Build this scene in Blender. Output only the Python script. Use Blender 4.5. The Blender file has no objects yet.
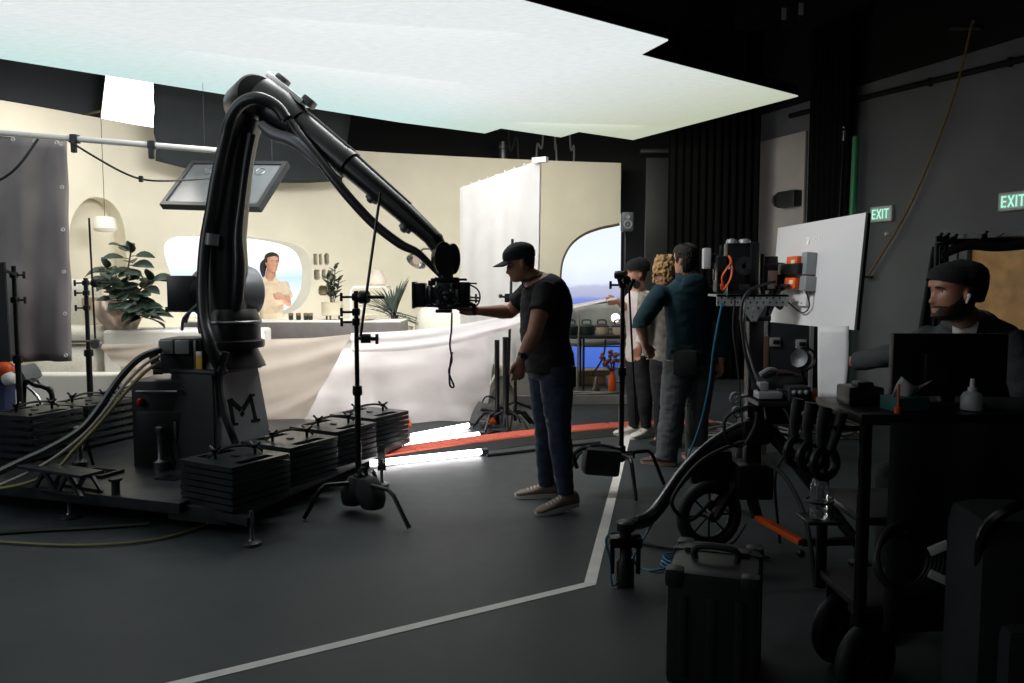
import bpy, bmesh, math, random
from mathutils import Vector, Matrix, noise
from mathutils.geometry import delaunay_2d_cdt
V = Vector
PI = math.pi
random.seed(7)
SC = bpy.context.scene
COL = SC.collection
# ------------------------------------------------------------------ camera
FOC, CX, CY, HC = 800.0, 512.0, 341.5, 1.52
TH = math.atan((341.5 - 280.0) / FOC)
cam_d = bpy.data.cameras.new('camera')
cam = bpy.data.objects.new('camera', cam_d)
COL.objects.link(cam)
cam.location = (0, 0, HC)
cam.rotation_euler = (PI / 2 - TH, 0, 0)
cam_d.sensor_width = 36.0
cam_d.lens = FOC * 36.0 / 1024.0
cam_d.clip_start = 0.05
SC.camera = cam
CT, ST = math.cos(TH), math.sin(TH)
def ray(px, py):
    u = (px - CX) / FOC
    v = -(py - CY) / FOC
    return V((u, CT + v * ST, -ST + v * CT))
def P(px, py, Y):
    d = ray(px, py)
    return V((0, 0, HC)) + d * (Y / d.y)
def PZ(px, py, z):
    d = ray(px, py)
    return V((0, 0, HC)) + d * ((z - HC) / d.z)
def FL(px, py):
    return PZ(px, py, 0.0)
# ------------------------------------------------------------------ materials
def lin(c):
    def f(x):
        x /= 255.0
        return x / 12.92 if x <= 0.04045 else ((x + 0.055) / 1.055) ** 2.4
    return (f(c[0]), f(c[1]), f(c[2]), 1.0)
MATS = {}
def mat(name, rgb, rough=0.5, metal=0.0, var=0.12, scale=6.0, bump=0.0, bscale=60.0, spec=0.5, sheen=0.0, trans=0.0, coat=0.0, alpha=1.0):
    if name in MATS:
        return MATS[name]
    m = bpy.data.materials.new(name)
    m.use_nodes = True
    nt = m.node_tree
    b = nt.nodes['Principled BSDF']
    b.inputs['Roughness'].default_value = rough
    b.inputs['Metallic'].default_value = metal
    b.inputs['Specular IOR Level'].default_value = spec
    b.inputs['Sheen Weight'].default_value = sheen
    b.inputs['Transmission Weight'].default_value = trans
    b.inputs['Coat Weight'].default_value = coat
    b.inputs['Alpha'].default_value = alpha
    tc = nt.nodes.new('ShaderNodeTexCoord')
    n = nt.nodes.new('ShaderNodeTexNoise')
    n.inputs['Scale'].default_value = scale
    n.inputs['Detail'].default_value = 4
    nt.links.new(tc.outputs['Object'], n.inputs['Vector'])
    r = nt.nodes.new('ShaderNodeValToRGB')
    c = lin(rgb)
    r.color_ramp.elements[0].position = 0.3
    r.color_ramp.elements[1].position = 0.7
    r.color_ramp.elements[0].color = tuple(max(0, x * (1 - var)) for x in c[:3]) + (1,)
    r.color_ramp.elements[1].color = tuple(min(1, x * (1 + var)) for x in c[:3]) + (1,)
    nt.links.new(n.outputs['Fac'], r.inputs['Fac'])
    nt.links.new(r.outputs['Color'], b.inputs['Base Color'])
    if bump > 0:
        n2 = nt.nodes.new('ShaderNodeTexNoise')
        n2.inputs['Scale'].default_value = bscale
        n2.inputs['Detail'].default_value = 3
        nt.links.new(tc.outputs['Object'], n2.inputs['Vector'])
        bp = nt.nodes.new('ShaderNodeBump')
        bp.inputs['Strength'].default_value = bump
        bp.inputs['Distance'].default_value = 0.02
        nt.links.new(n2.outputs['Fac'], bp.inputs['Height'])
        nt.links.new(bp.outputs['Normal'], b.inputs['Normal'])
    MATS[name] = m
    return m
def emit(name, rgb, strength):
    if name in MATS:
        return MATS[name]
    m = bpy.data.materials.new(name)
    m.use_nodes = True
    b = m.node_tree.nodes['Principled BSDF']
    b.inputs['Base Color'].default_value = (0.02, 0.02, 0.02, 1)
    b.inputs['Emission Color'].default_value = lin(rgb)
    b.inputs['Emission Strength'].default_value = strength
    MATS[name] = m
    return m
def fabric(name, rgb, transl=0.5, bump=0.15, bscale=25, var=0.04):
    if name in MATS: return MATS[name]
    m = mat(name, rgb, 0.9, 0, var, 4, bump=bump, bscale=bscale)
    nt = m.node_tree; b = nt.nodes['Principled BSDF']; out = nt.nodes['Material Output']
    t = nt.nodes.new('ShaderNodeBsdfTranslucent'); src = b.inputs['Base Color'].links[0].from_socket
    nt.links.new(src, t.inputs['Color'])
    mx = nt.nodes.new('ShaderNodeMixShader'); mx.inputs[0].default_value = transl
    nt.links.new(b.outputs[0], mx.inputs[1]); nt.links.new(t.outputs[0], mx.inputs[2]); nt.links.new(mx.outputs[0], out.inputs['Surface'])
    return m
# ------------------------------------------------------------------ mesh builder
def frame_from(d, up=V((0, 0, 1))):
    d = d.normalized()
    if abs(d.dot(up)) > 0.98:
        up = V((0, 1, 0)) if abs(d.y) < 0.9 else V((1, 0, 0))
    a = up.cross(d).normalized()
    b = d.cross(a).normalized()
    return d, a, b
def spl(pts, k=6):
    pts = [V(p) for p in pts]
    if len(pts) < 3:
        return pts
    out = []
    n = len(pts)
    for i in range(n - 1):
        p0 = pts[max(i - 1, 0)]; p1 = pts[i]; p2 = pts[i + 1]; p3 = pts[min(i + 2, n - 1)]
        for j in range(k):
            t = j / k
            out.append(0.5 * ((2 * p1) + (p2 - p0) * t + (2 * p0 - 5 * p1 + 4 * p2 - p3) * t * t + (3 * p1 - p0 - 3 * p2 + p3) * t ** 3))
    out.append(pts[-1])
    return out
class MB:
    def __init__(s):
        s.v = []; s.f = []; s.m = []; s.mi = 0
    def add(s, vs, fs):
        o = len(s.v)
        s.v.extend([V(v) for v in vs])
        for f in fs:
            s.f.append(tuple(i + o for i in f)); s.m.append(s.mi)
        return s
    def obox(s, c, ax, ay, az, size, bev=0.0):
        bm = bmesh.new()
        bmesh.ops.create_cube(bm, size=1.0)
        for v in bm.verts:
            v.co = V((v.co.x * size[0], v.co.y * size[1], v.co.z * size[2]))
        if bev > 0:
            bev = min(bev, min(size) * 0.45)
            bmesh.ops.bevel(bm, geom=list(bm.edges), offset=bev, segments=2, profile=0.6, affect='EDGES', clamp_overlap=True)
        bm.verts.index_update()
        c = V(c)
        vs = [c + ax * v.co.x + ay * v.co.y + az * v.co.z for v in bm.verts]
        fs = [[v.index for v in f.verts] for f in bm.faces]
        bm.free()
        return s.add(vs, fs)
    def box(s, c, size, bev=0.0, rz=0.0, rx=0.0, ry=0.0):
        R = Matrix.Rotation(rz, 3, 'Z') @ Matrix.Rotation(ry, 3, 'Y') @ Matrix.Rotation(rx, 3, 'X')
        return s.obox(c, R.col[0], R.col[1], R.col[2], size, bev)
    def bar(s, p1, p2, w, h=None, bev=0.0, up=V((0, 0, 1))):
        p1 = V(p1); p2 = V(p2); h = h or w
        d, a, b = frame_from(p2 - p1, V(up))
        return s.obox((p1 + p2) / 2, a, b, d, (w, h, (p2 - p1).length), bev)
    def loft(s, rings, cap=True):
        n = len(rings[0]); o = len(s.v)
        for r in rings:
            s.v.extend([V(p) for p in r])
        for i in range(len(rings) - 1):
            for j in range(n):
                a = o + i * n + j; b = o + i * n + (j + 1) % n
                s.f.append((a, b, b + n, a + n)); s.m.append(s.mi)
        if cap:
            s.f.append(tuple(o + j for j in reversed(range(n)))); s.m.append(s.mi)
            e = o + (len(rings) - 1) * n
            s.f.append(tuple(e + j for j in range(n))); s.m.append(s.mi)
        return s
    def tube(s, pts, r, n=8, k=0, flat=1.0, cap=True):
        pts = [V(p) for p in pts]
        rad = list(r) if isinstance(r, (list, tuple)) else None
        if k and len(pts) > 2:
            m = len(pts)
            if rad:
                rr = []
                for i in range(m - 1):
                    for j in range(k):
                        rr.append(rad[i] + (rad[i + 1] - rad[i]) * j / k)
                rr.append(rad[-1]); rad = rr
            pts = spl(pts, k)
        if rad is None:
            rad = [r] * len(pts)
        rings = []
        a = None
        for i, p in enumerate(pts):
            t = (pts[min(i + 1, len(pts) - 1)] - pts[max(i - 1, 0)])
            if t.length < 1e-9:
                t = V((0, 0, 1))
            t.normalize()
            if a is None:
                _, a, b = frame_from(t)
            else:
                a = (a - t * a.dot(t))
                if a.length < 1e-6:
                    _, a, b = frame_from(t)
                a.normalize()
            b = t.cross(a)
            rings.append([p + (a * math.cos(2 * PI * j / n) + b * math.sin(2 * PI * j / n) * flat) * rad[i] for j in range(n)])
        return s.loft(rings, cap)
    def cyl(s, p1, p2, r, r2=None, n=16):
        return s.tube([p1, p2], [r, r if r2 is None else r2], n)
    def lathe(s, prof, o=(0, 0, 0), axis=(0, 0, 1), n=20, cap=True):
        o = V(o); d, a, b = frame_from(V(axis))
        rings = [[o + d * z + (a * math.cos(2 * PI * j / n) + b * math.sin(2 * PI * j / n)) * max(r, 1e-4) for j in range(n)] for r, z in prof]
        return s.loft(rings, cap)
    def ell(s, c, r, n=14, m=10, R=None):
        c = V(c)
        if not hasattr(r, '__len__'):
            r = (r, r, r)
        rings = []
        for i in range(m + 1):
            ph = -PI / 2 + PI * (0.02 + 0.96 * i / m)
            ring = []
            for j in range(n):
                t = 2 * PI * j / n
                p = V((r[0] * math.cos(ph) * math.cos(t), r[1] * math.cos(ph) * math.sin(t), r[2] * math.sin(ph)))
                if R is not None:
                    p = R @ p
                ring.append(c + p)
            rings.append(ring)
        return s.loft(rings)
    def torus(s, c, axis, R, r, n=24, m=8, a0=0.0, a1=2 * PI):
        c = V(c); d, a, b = frame_from(V(axis))
        full = abs(a1 - a0 - 2 * PI) < 1e-6
        pts = [c + (a * math.cos(a0 + (a1 - a0) * i / n) + b * math.sin(a0 + (a1 - a0) * i / n)) * R for i in range(n + 1)]
        return s.tube(pts, r, m, cap=not full)
    def prism(s, poly, ext):
        n = len(poly); ext = V(ext)
        a = [V(p) for p in poly]; b = [p + ext for p in a]
        fs = [tuple(reversed(range(n))), tuple(range(n, 2 * n))]
        fs += [(i, (i + 1) % n, (i + 1) % n + n, i + n) for i in range(n)]
        return s.add(a + b, fs)
    def grid(s, fn, nu, nv):
        vs = [fn(i / nu, j / nv) for i in range(nu + 1) for j in range(nv + 1)]
        w = nv + 1
        fs = [(i * w + j, (i + 1) * w + j, (i + 1) * w + j + 1, i * w + j + 1) for i in range(nu) for j in range(nv)]
        return s.add(vs, fs)
    def build(s, name, mats, parent=None, world=True, smooth=True, angle=40, solid=0.0, solid_off=-1.0, inv=None):
        me = bpy.data.meshes.new(name)
        vs = s.v
        if parent is not None and world:
            iv = WM[parent.name].inverted()
            vs = [iv @ v for v in vs]
        me.from_pydata([tuple(v) for v in vs], [], s.f)
        if not isinstance(mats, (list, tuple)):
            mats = [mats]
        for m in mats:
            me.materials.append(m)
        if len(mats) > 1:
            me.polygons.foreach_set('material_index', s.m)
        bm = bmesh.new(); bm.from_mesh(me)
        bmesh.ops.recalc_face_normals(bm, faces=bm.faces)
        bm.to_mesh(me); bm.free()
        if smooth:
            me.polygons.foreach_set('use_smooth', [True] * len(me.polygons))
            me.set_sharp_from_angle(angle=math.radians(angle))
        me.update()
        o = bpy.data.objects.new(name, me)
        COL.objects.link(o)
        if parent is not None:
            o.parent = parent
            WM[o.name] = WM[parent.name].copy()
        else:
            WM[o.name] = Matrix.Identity(4)
        if solid:
            md = o.modifiers.new('thickness', 'SOLIDIFY'); md.thickness = solid; md.offset = solid_off
        return o
WM = {}
def tag(o, label, cat, group=None):
    o['label'] = label; o['category'] = cat
    if group:
        o['group'] = group
    return o
def thing(name, label, cat, loc=(0, 0, 0), rz=0.0, group=None):
    o = bpy.data.objects.new(name, None)
    COL.objects.link(o)
    o.location = loc; o.rotation_euler = (0, 0, rz)
    WM[o.name] = Matrix.Translation(V(loc)) @ Matrix.Rotation(rz, 4, 'Z')
    return tag(o, label, cat, group)
def struct(o):
    o['kind'] = 'structure'
    return o
def dup(root, loc, rz=0.0, label=None, group=None):
    def cp(o, par):
        c = o.copy(); COL.objects.link(c); c.parent = par
        WM[c.name] = Matrix.Identity(4)
        for ch in o.children:
            cp(ch, c)
        return c
    r = cp(root, None)
    r.location = loc; r.rotation_euler = (0, 0, rz)
    if label: r['label'] = label
    if group: r['group'] = group
    return r
def cdt_holes(outer, holes, extra=(), box=None):
    """triangulate a 2-D outline with holes; returns verts2d, tris"""
    vs = []; es = []
    def loop(l):
        o = len(vs); n = len(l)
        vs.extend([V((p[0], p[1])) for p in l])
        es.extend([(o + i, o + (i + 1) % n) for i in range(n)])
    loop(outer)
    for h in holes:
        loop(h)
    vs.extend([V((p[0], p[1])) for p in extra])
    r = delaunay_2d_cdt(vs, es, [], 0, 1e-5)
    def inside(p, l):
        c = False; n = len(l); j = n - 1
        for i in range(n):
            if (l[i][1] > p[1]) != (l[j][1] > p[1]) and p[0] < (l[j][0] - l[i][0]) * (p[1] - l[i][1]) / (l[j][1] - l[i][1]) + l[i][0]:
                c = not c
            j = i
        return c
    out = []
    for f in r[2]:
        m = sum((r[0][i] for i in f), V((0, 0))) / len(f)
        if inside(m, outer) and not any(inside(m, h) for h in holes):
            out.append(tuple(f))
    return r[0], out
def rrect(x0, y0, x1, y1, r, n=5):
    out = []
    for cx, cy, a in ((x1 - r, y1 - r, 0), (x0 + r, y1 - r, 90), (x0 + r, y0 + r, 180), (x1 - r, y0 + r, 270)):
        for i in range(n + 1):
            t = math.radians(a + 90 * i / n)
            out.append((cx + r * math.cos(t), cy + r * math.sin(t)))
    return out
def holed_plate(mb, outer, holes, fmap, ext):
    """flat plate with holes, extruded by vector ext; fmap maps (a,b) to 3-D"""
    vs, fs = cdt_holes(outer, holes)
    n = len(vs); ext = V(ext)
    A = [fmap(p[0], p[1]) for p in vs]
    mb.add(A + [p + ext for p in A], [tuple(reversed(f)) for f in fs] + [tuple(i + n for i in f) for f in fs])
    for l in [outer] + list(holes):
        L = [fmap(p[0], p[1]) for p in l]; k = len(L)
        mb.add(L + [p + ext for p in L], [(i, (i + 1) % k, (i + 1) % k + k, i + k) for i in range(k)])
    return mb
def interp(tab, x):
    if x <= tab[0][0]: return tab[0][1:]
    for a, b in zip(tab, tab[1:]):
        if x <= b[0]:
            t = (x - a[0]) / (b[0] - a[0]); t = t * t * (3 - 2 * t) if False else t
            return tuple(p + (q - p) * t for p, q in zip(a[1:], b[1:]))
    return tab[-1][1:]
def cloth(name, corners_fn, nu, nv, m, fold=0.02, fscale=3.0, parent=None, thick=0.004, stretch=(1, 1), seed=0.0, dirv=V((0, -1, 0))):
    mb = MB()
    def fn(u, v):
        p = corners_fn(u, v)
        q = V((u * fscale * stretch[0] + seed, v * fscale * stretch[1] + seed * 1.7, seed))
        d = noise.noise(q) * 0.65 + noise.noise(q * 2.3) * 0.35
        return p + dirv * d * fold
    mb.grid(fn, nu, nv)
    return mb.build(name, m, parent, angle=80, solid=thick)
def quadfn(tl, tr, bl, br):
    return lambda u, v: (tl * (1 - u) + tr * u) * (1 - v) + (bl * (1 - u) + br * u) * v
# common materials
BLK = lambda: mat('black powder coat', (28, 30, 32), 0.42, 0.0, 0.2)
M_black = BLK()
M_blackm = mat('black satin metal', (30, 31, 33), 0.3, 0.6, 0.15)
M_rubber = mat('black rubber', (28, 29, 30), 0.6, 0, 0.2)
M_cloth_black = mat('black cloth', (33, 35, 37), 0.9, 0, 0.2, bump=0.2, bscale=200)
M_dark = mat('charcoal plastic', (40, 41, 43), 0.45)
M_chrome = mat('chrome', (190, 190, 192), 0.2, 1.0, 0.04)
M_steel = mat('brushed steel', (120, 122, 125), 0.35, 0.9, 0.08)
M_white = mat('white paint', (228, 227, 222), 0.5, 0, 0.03)
M_orange = mat('orange plastic', (230, 95, 35), 0.45, 0, 0.1)
# ================================================================== ROOM
def mat_floor():
    m = bpy.data.materials.new('sealed dark concrete')
    m.use_nodes = True
    nt = m.node_tree; b = nt.nodes['Principled BSDF']
    tc = nt.nodes.new('ShaderNodeTexCoord')
    n1 = nt.nodes.new('ShaderNodeTexNoise'); n1.inputs['Scale'].default_value = 0.9; n1.inputs['Detail'].default_value = 8; n1.inputs['Roughness'].default_value = 0.65
    n2 = nt.nodes.new('ShaderNodeTexNoise'); n2.inputs['Scale'].default_value = 9; n2.inputs['Detail'].default_value = 6
    nt.links.new(tc.outputs['Object'], n1.inputs['Vector']); nt.links.new(tc.outputs['Object'], n2.inputs['Vector'])
    r = nt.nodes.new('ShaderNodeValToRGB')
    r.color_ramp.elements[0].position = 0.3; r.color_ramp.elements[1].position = 0.75
    r.color_ramp.elements[0].color = lin((39, 45, 48)); r.color_ramp.elements[1].color = lin((63, 69, 72))
    mx = nt.nodes.new('ShaderNodeMath'); mx.operation = 'ADD'
    ml = nt.nodes.new('ShaderNodeMath'); ml.operation = 'MULTIPLY'; ml.inputs[1].default_value = 0.35
    nt.links.new(n2.outputs['Fac'], ml.inputs[0])
    ms = nt.nodes.new('ShaderNodeMath'); ms.operation = 'MULTIPLY'; ms.inputs[1].default_value = 0.7
    nt.links.new(n1.outputs['Fac'], ms.inputs[0])
    nt.links.new(ms.outputs[0], mx.inputs[0]); nt.links.new(ml.outputs[0], mx.inputs[1])
    nt.links.new(mx.outputs[0], r.inputs['Fac']); nt.links.new(r.outputs['Color'], b.inputs['Base Color'])
    rr = nt.nodes.new('ShaderNodeMapRange'); rr.inputs['To Min'].default_value = 0.42; rr.inputs['To Max'].default_value = 0.62
    nt.links.new(n2.outputs['Fac'], rr.inputs['Value']); nt.links.new(rr.outputs['Result'], b.inputs['Roughness'])
    b.inputs['Specular IOR Level'].default_value = 0.4
    return m
M_floor = mat_floor()
M_wallr = mat('charcoal wall paint', (98, 102, 106), 0.6, 0, 0.12, 1.5)
M_wallb = mat('black wall paint', (11, 12, 14), 0.75, 0, 0.15, 1.5, spec=0.3)
M_ceil = mat('black ceiling', (9, 10, 11), 0.85, 0, 0.2)
struct(MB().box((0, 7, -0.1), (24, 22, 0.2)).build('floor', M_floor))
struct(MB().box((0, 7, 6.6), (24, 22, 0.2)).build('ceiling', M_ceil))
# right wall: passes through the two exit signs
S1 = P(880, 214, 10.5); S2 = P(1013, 201, 8.77)
wd = V((S2.x - S1.x, S2.y - S1.y, 0)).normalized()        # along the wall towards the camera
wn = V((wd.y, -wd.x, 0))                                   # into the room
if wn.x > 0: wn = -wn
def onwall(px, py, off=0.0):
    d = ray(px, py); o = V((0, 0, HC))
    t = (S1 - o + wn * off).dot(wn) / d.dot(wn)
    return o + d * t
def wallpt(s, z, off=0.0):
    p = S1 + wd * s + wn * off
    return V((p.x, p.y, z))
sa = -3.2; sb = 9.0
mb = MB()
DOOR_S = (onwall(970, 240) - S1).dot(wd); DOOR_H = onwall(985, 238).z; DOOR_W = 1.0
vs = []
outer = [(sa, 0), (sb, 0), (sb, 6.5), (sa, 6.5)]
hole = [(DOOR_S, 0.005), (DOOR_S + DOOR_W, 0.005), (DOOR_S + DOOR_W, DOOR_H), (DOOR_S, DOOR_H)]
holed_plate(mb, outer, [hole], lambda a, b: wallpt(a, b, 0), -wn * 0.2)
struct(mb.build('wall_right', M_wallr, angle=20))
# dark band for the unlit top of the right wall, then black back wall
mb = MB(); mb.prism([wallpt(sa, 4.1, 0.012), wallpt(sb, 4.1, 0.012), wallpt(sb, 6.5, 0.012), wallpt(sa, 6.5, 0.012)], -wn * 0.01); struct(mb.build('wall_top_shade', M_wallb, smooth=False))
yb = wallpt(sa, 0).y
struct(MB().box((-3.5, yb + 0.7, 3.25), (17.5, 0.2, 6.5)).build('wall_back', M_wallb))
struct(MB().box((-11.2, 7, 3.25), (0.2, 22, 6.5)).build('wall_left', M_wallb))
struct(MB().box((0, -3.8, 3.25), (24, 0.2, 6.5)).build('wall_front', M_wallb))
struct(MB().box((8.9, -0.5, 3.25), (0.2, 6.6, 6.5)).build('wall_side', M_wallb))
# wooden door in the right wall
M_wood = mat('honey plywood door', (214, 164, 104), 0.45, 0, 0.22, 5.0)
dr = thing('door_1', 'honey coloured wooden door with a grey closer bar on top', 'door', wallpt(DOOR_S + DOOR_W / 2, 0)); struct(dr)
mb = MB(); mb.obox(wallpt(DOOR_S + DOOR_W / 2, DOOR_H / 2, -0.06), wd, V((0, 0, 1)), wn, (DOOR_W - 0.012, DOOR_H - 0.012, 0.045), 0.004); mb.build('door_leaf', M_wood, dr)
mb = MB()
for a, b in (((DOOR_S - 0.03, 0), (DOOR_S - 0.03, DOOR_H + 0.06)), ((DOOR_S + DOOR_W + 0.03, 0), (DOOR_S + DOOR_W + 0.03, DOOR_H + 0.06)), ((DOOR_S - 0.06, DOOR_H + 0.03), (DOOR_S + DOOR_W + 0.06, DOOR_H + 0.03))):
    mb.bar(wallpt(a[0], a[1], 0.01), wallpt(b[0], b[1], 0.01), 0.06, 0.05, 0.004, up=wn)
mb.build('door_frame', M_wallr, dr)
mb = MB(); mb.obox(wallpt(DOOR_S + 0.22, DOOR_H - 0.06, 0.0), wd, V((0, 0, 1)), wn, (0.36, 0.06, 0.06), 0.008)
mb.bar(wallpt(DOOR_S + 0.3, DOOR_H - 0.02, 0.03), wallpt(DOOR_S + 0.5, DOOR_H + 0.03, 0.12), 0.02, 0.012)
mb.build('door_closer', M_steel, dr)
mb = MB(); mb.lathe([(0.03, 0), (0.03, 0.012), (0.012, 0.02), (0.012, 0.05)], wallpt(DOOR_S + 0.08, 1.0, -0.035), wn); mb.bar(wallpt(DOOR_S + 0.07, 1.0, 0.02), wallpt(DOOR_S + 0.2, 1.0, 0.02), 0.02, 0.016, 0.004)
mb.build('door_handle', M_steel, dr)
# EXIT signs
M_signw = mat('exit sign housing', (205, 210, 205), 0.4, 0, 0.03)
M_signf = emit('exit sign face', (165, 200, 186), 0.42)
M_signl = emit('exit lettering', (180, 255, 225), 0.95)
def exit_sign(px, py, label):
    c = onwall(px, py, 0.03)
    r = thing('exit_sign', label, 'sign', c, 0, 'exit signs on the charcoal wall')
    h = 0.2; w = 0.36
    mb = MB(); mb.obox(c, wd, V((0, 0, 1)), wn, (w, h, 0.05), 0.008); mb.build('housing', M_signw, r)
    mb = MB(); mb.obox(c + wn * 0.026, wd, V((0, 0, 1)), wn, (w - 0.05, h - 0.05, 0.006), 0.002); mb.build('sign_face', M_signf, r)
    o = c + wn * 0.031
    def q(a, b): return o + wd * a + V((0, 0, b))
    mb = MB(); t = 0.018; lh = 0.062
    def st(a, b): mb.bar(q(*a), q(*b), t, 0.006, up=wn)
    x = -0.128
    st((x, -lh), (x, lh)); [st((x - 0.009, z), (x + 0.05, z)) for z in (-lh + 0.009, 0, lh - 0.009)]
    x = -0.055; st((x, -lh), (x + 0.064, lh)); st((x, lh), (x + 0.064, -lh))
    x = 0.04; st((x, -lh), (x, lh))
    x = 0.1; st((x, -lh), (x, lh)); st((x - 0.037, lh - 0.009), (x + 0.037, lh - 0.009))
    mb.build('lettering', M_signl, r)
    return r
exit_sign(882, 214, 'lit EXIT sign on the charcoal wall just right of the white panel')
exit_sign(1015, 201, 'lit EXIT sign above the wooden door')
# white sensor on the wall
mb = MB(); mb.lathe([(0.03, 0), (0.03, 0.02), (0.018, 0.045), (0.004, 0.05)], onwall(888, 234), wn); tag(mb.build('wall_sensor', M_white), 'tiny white wall sensor under the exit sign by the white panel', 'sensor')
# pipe on the wall
mb = MB(); mb.tube([onwall(790, 116, 0.06), onwall(1060, 50, 0.06)], 0.035, 10)
for px, py in ((830, 107), (930, 82), (1010, 62)):
    c = onwall(px, py, 0.03); mb.obox(c, wd, V((0, 0, 1)), wn, (0.03, 0.1, 0.06), 0.004)
tag(mb.build('wall_pipe', M_wallb), 'dark horizontal conduit high on the charcoal wall', 'pipe')
# thin brown rope running down the wall from a small bracket
M_rope = mat('tan rope', (132, 104, 62), 0.8, 0, 0.3, 60)
r = thing('hanging_rope', 'thin tan rope slanting down the charcoal wall', 'rope', onwall(868, 278, 0.05))
pts = [onwall(973, 20, 0.12), onwall(957, 85, 0.1), onwall(934, 150, 0.1), onwall(905, 215, 0.1), onwall(868, 276, 0.1)]
mb = MB(); mb.tube(pts, 0.014, 7, 8); mb.build('rope', M_rope, r)
mb = MB(); mb.bar(onwall(950, 29, 0.02), onwall(982, 29, 0.02), 0.03, 0.03); mb.cyl(onwall(973, 22, 0.0), onwall(973, 22, 0.14), 0.02); mb.build('bracket', M_steel, r)
mb = MB(); mb.cyl(onwall(868, 277, 0.0), onwall(868, 277, 0.12), 0.016); mb.bar(onwall(864, 277, 0.1), onwall(872, 277, 0.1), 0.03); mb.build('cleat', M_blackm, r)
# green pipe
M_green = mat('green paint pipe', (40, 128, 86), 0.45, 0, 0.1)
r = thing('green_pipe', 'upright green pole standing behind the white panel', 'pole', onwall(849, 300, 0.25))
a = onwall(856, 137, 0.25); b = onwall(850, 230, 0.25); b2 = V((b.x, b.y, 0))
mb = MB(); mb.cyl(b2, a, 0.045, n=14); mb.build('pole', M_green, r)
mb = MB(); mb.lathe([(0.048, -0.02), (0.05, 0), (0.04, 0.012)], a, (0, 0, 1)); mb.build('cap', M_green, r)
a = onwall(844, 131, 0.25); c = onwall(836, 230, 0.25)
mb = MB(); mb.cyl(V((c.x, c.y, 0)), a, 0.014, n=8)
mb.mi = 1; mb.cyl(a - V((0, 0, 0.13)), a, 0.028, n=10); mb.ell(a + V((0, 0, 0.05)), 0.022)
tag(mb.build('boom_rod', [M_blackm, M_chrome]), 'slim black rod with a silver tip beside the green pole', 'rod')
# grey wall flat, lit, left part of the right wall, with dark boxes for a fixture shadow
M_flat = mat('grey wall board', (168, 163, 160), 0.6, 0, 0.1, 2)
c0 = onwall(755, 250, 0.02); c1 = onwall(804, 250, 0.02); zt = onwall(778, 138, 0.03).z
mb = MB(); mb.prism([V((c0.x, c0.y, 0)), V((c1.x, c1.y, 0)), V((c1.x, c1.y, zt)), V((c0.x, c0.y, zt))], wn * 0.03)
tag(mb.build('wall_board', M_flat), 'tall grey board on the wall right of the wide black drape', 'board')
c = onwall(789, 199, 0.12)
r = thing('wall_shadow_box', 'dark boxy shape standing for a fixture shadow on the grey board', 'shadow', c)
mb = MB(); mb.obox(c, wd, V((0, 0, 1)), wn, (0.4, 0.24, 0.16), 0.03); mb.build('housing', M_dark, r)
mb = MB(); mb.lathe([(0.1, 0), (0.1, 0.06), (0.07, 0.1)], c - wd * 0.2, -wd); mb.build('shadow_drum', M_dark, r)
# black drapes; the one at the green pole stands for wall shade
M_drape = mat('black velvet drape', (5, 6, 7), 0.95, 0, 0.2, spec=0.2)
def drape(name, label, p0, p1, z0, z1, pleats, amp, m=None):
    mb = MB(); d = (p1 - p0); nn = V((-d.y, d.x, 0)).normalized()
    mb.grid(lambda u, v: V((p0.x + d.x * u, p0.y + d.y * u, z1 + (z0 - z1) * v)) + nn * amp * math.sin(u * pleats * 2 * PI) * (0.7 + 0.3 * v), int(pleats * 8), 6)
    return tag(mb.build(name, m or M_drape, angle=80, solid=0.01), label, 'curtain', 'black drapes along the back of the studio')
e0 = onwall(806, 250, 0.2); e1 = onwall(846, 250, 0.2)
drape('curtain_and_shade', 'pleated black sheet standing for wall shade beside the green pole, right of the grey board', e0, e1, 0, 5.0, 7, 0.03)
drape('curtain_and_shade', 'wide black pleated drape left of the grey board', V((2.35, 12.2, 0)), V((3.72, 12.2, 0)), 0, 5.2, 12, 0.035)
# dark panel on the back wall with a door outline
mb = MB(); q0 = P(645, 230, 12.9); q1 = P(686, 230, 12.9); zt = P(660, 158, 12.9).z
mb.box(((q0.x + q1.x) / 2, 12.9, zt / 2), (q1.x - q0.x, 0.06, zt), 0.01)
mb.box(((q0.x + q1.x) / 2, 12.86, zt + 0.1), (q1.x - q0.x + 0.2, 0.1, 0.06), 0.01)
tag(mb.build('stage_flat', mat('black stage flat', (24, 26, 29), 0.55)), 'black scenery flat against the back wall behind the teal sweatshirt man', 'panel')
# small loudspeaker on back
c = P(627, 222, 11.9)
r = thing('wall_speaker', 'small grey loudspeaker at the right end of the cream set wall', 'speaker', V((c.x, c.y, c.z - 0.2)))
mb = MB(); mb.box(c, (0.17, 0.18, 0.28), 0.02); mb.build('cabinet', mat('speaker grey', (52, 56, 62), 0.5), r)
mb = MB(); mb.lathe([(0.062, 0), (0.066, 0.01), (0.05, 0.012), (0.03, -0.01), (0.02, 0.0), (0.002, 0.004)], c + V((0, -0.088, -0.04)), (0, -1, 0)); mb.lathe([(0.03, 0), (0.03, 0.008), (0.004, 0.004)], c + V((0, -0.088, 0.07)), (0, -1, 0)); mb.build('cone', mat('speaker cone', (105, 110, 116), 0.5), r)
mb = MB(); mb.cyl(V((c.x, c.y + 0.13, 0)), V((c.x, c.y + 0.13, c.z + 0.1)), 0.02); mb.bar(c + V((0, 0.06, 0)), c + V((0, 0.15, 0)), 0.03); mb.lathe([(0.2, 0.001), (0.2, 0.015), (0.03, 0.03)], (c.x, c.y + 0.13, 0)); mb.build('stand', M_black, r)
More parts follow.
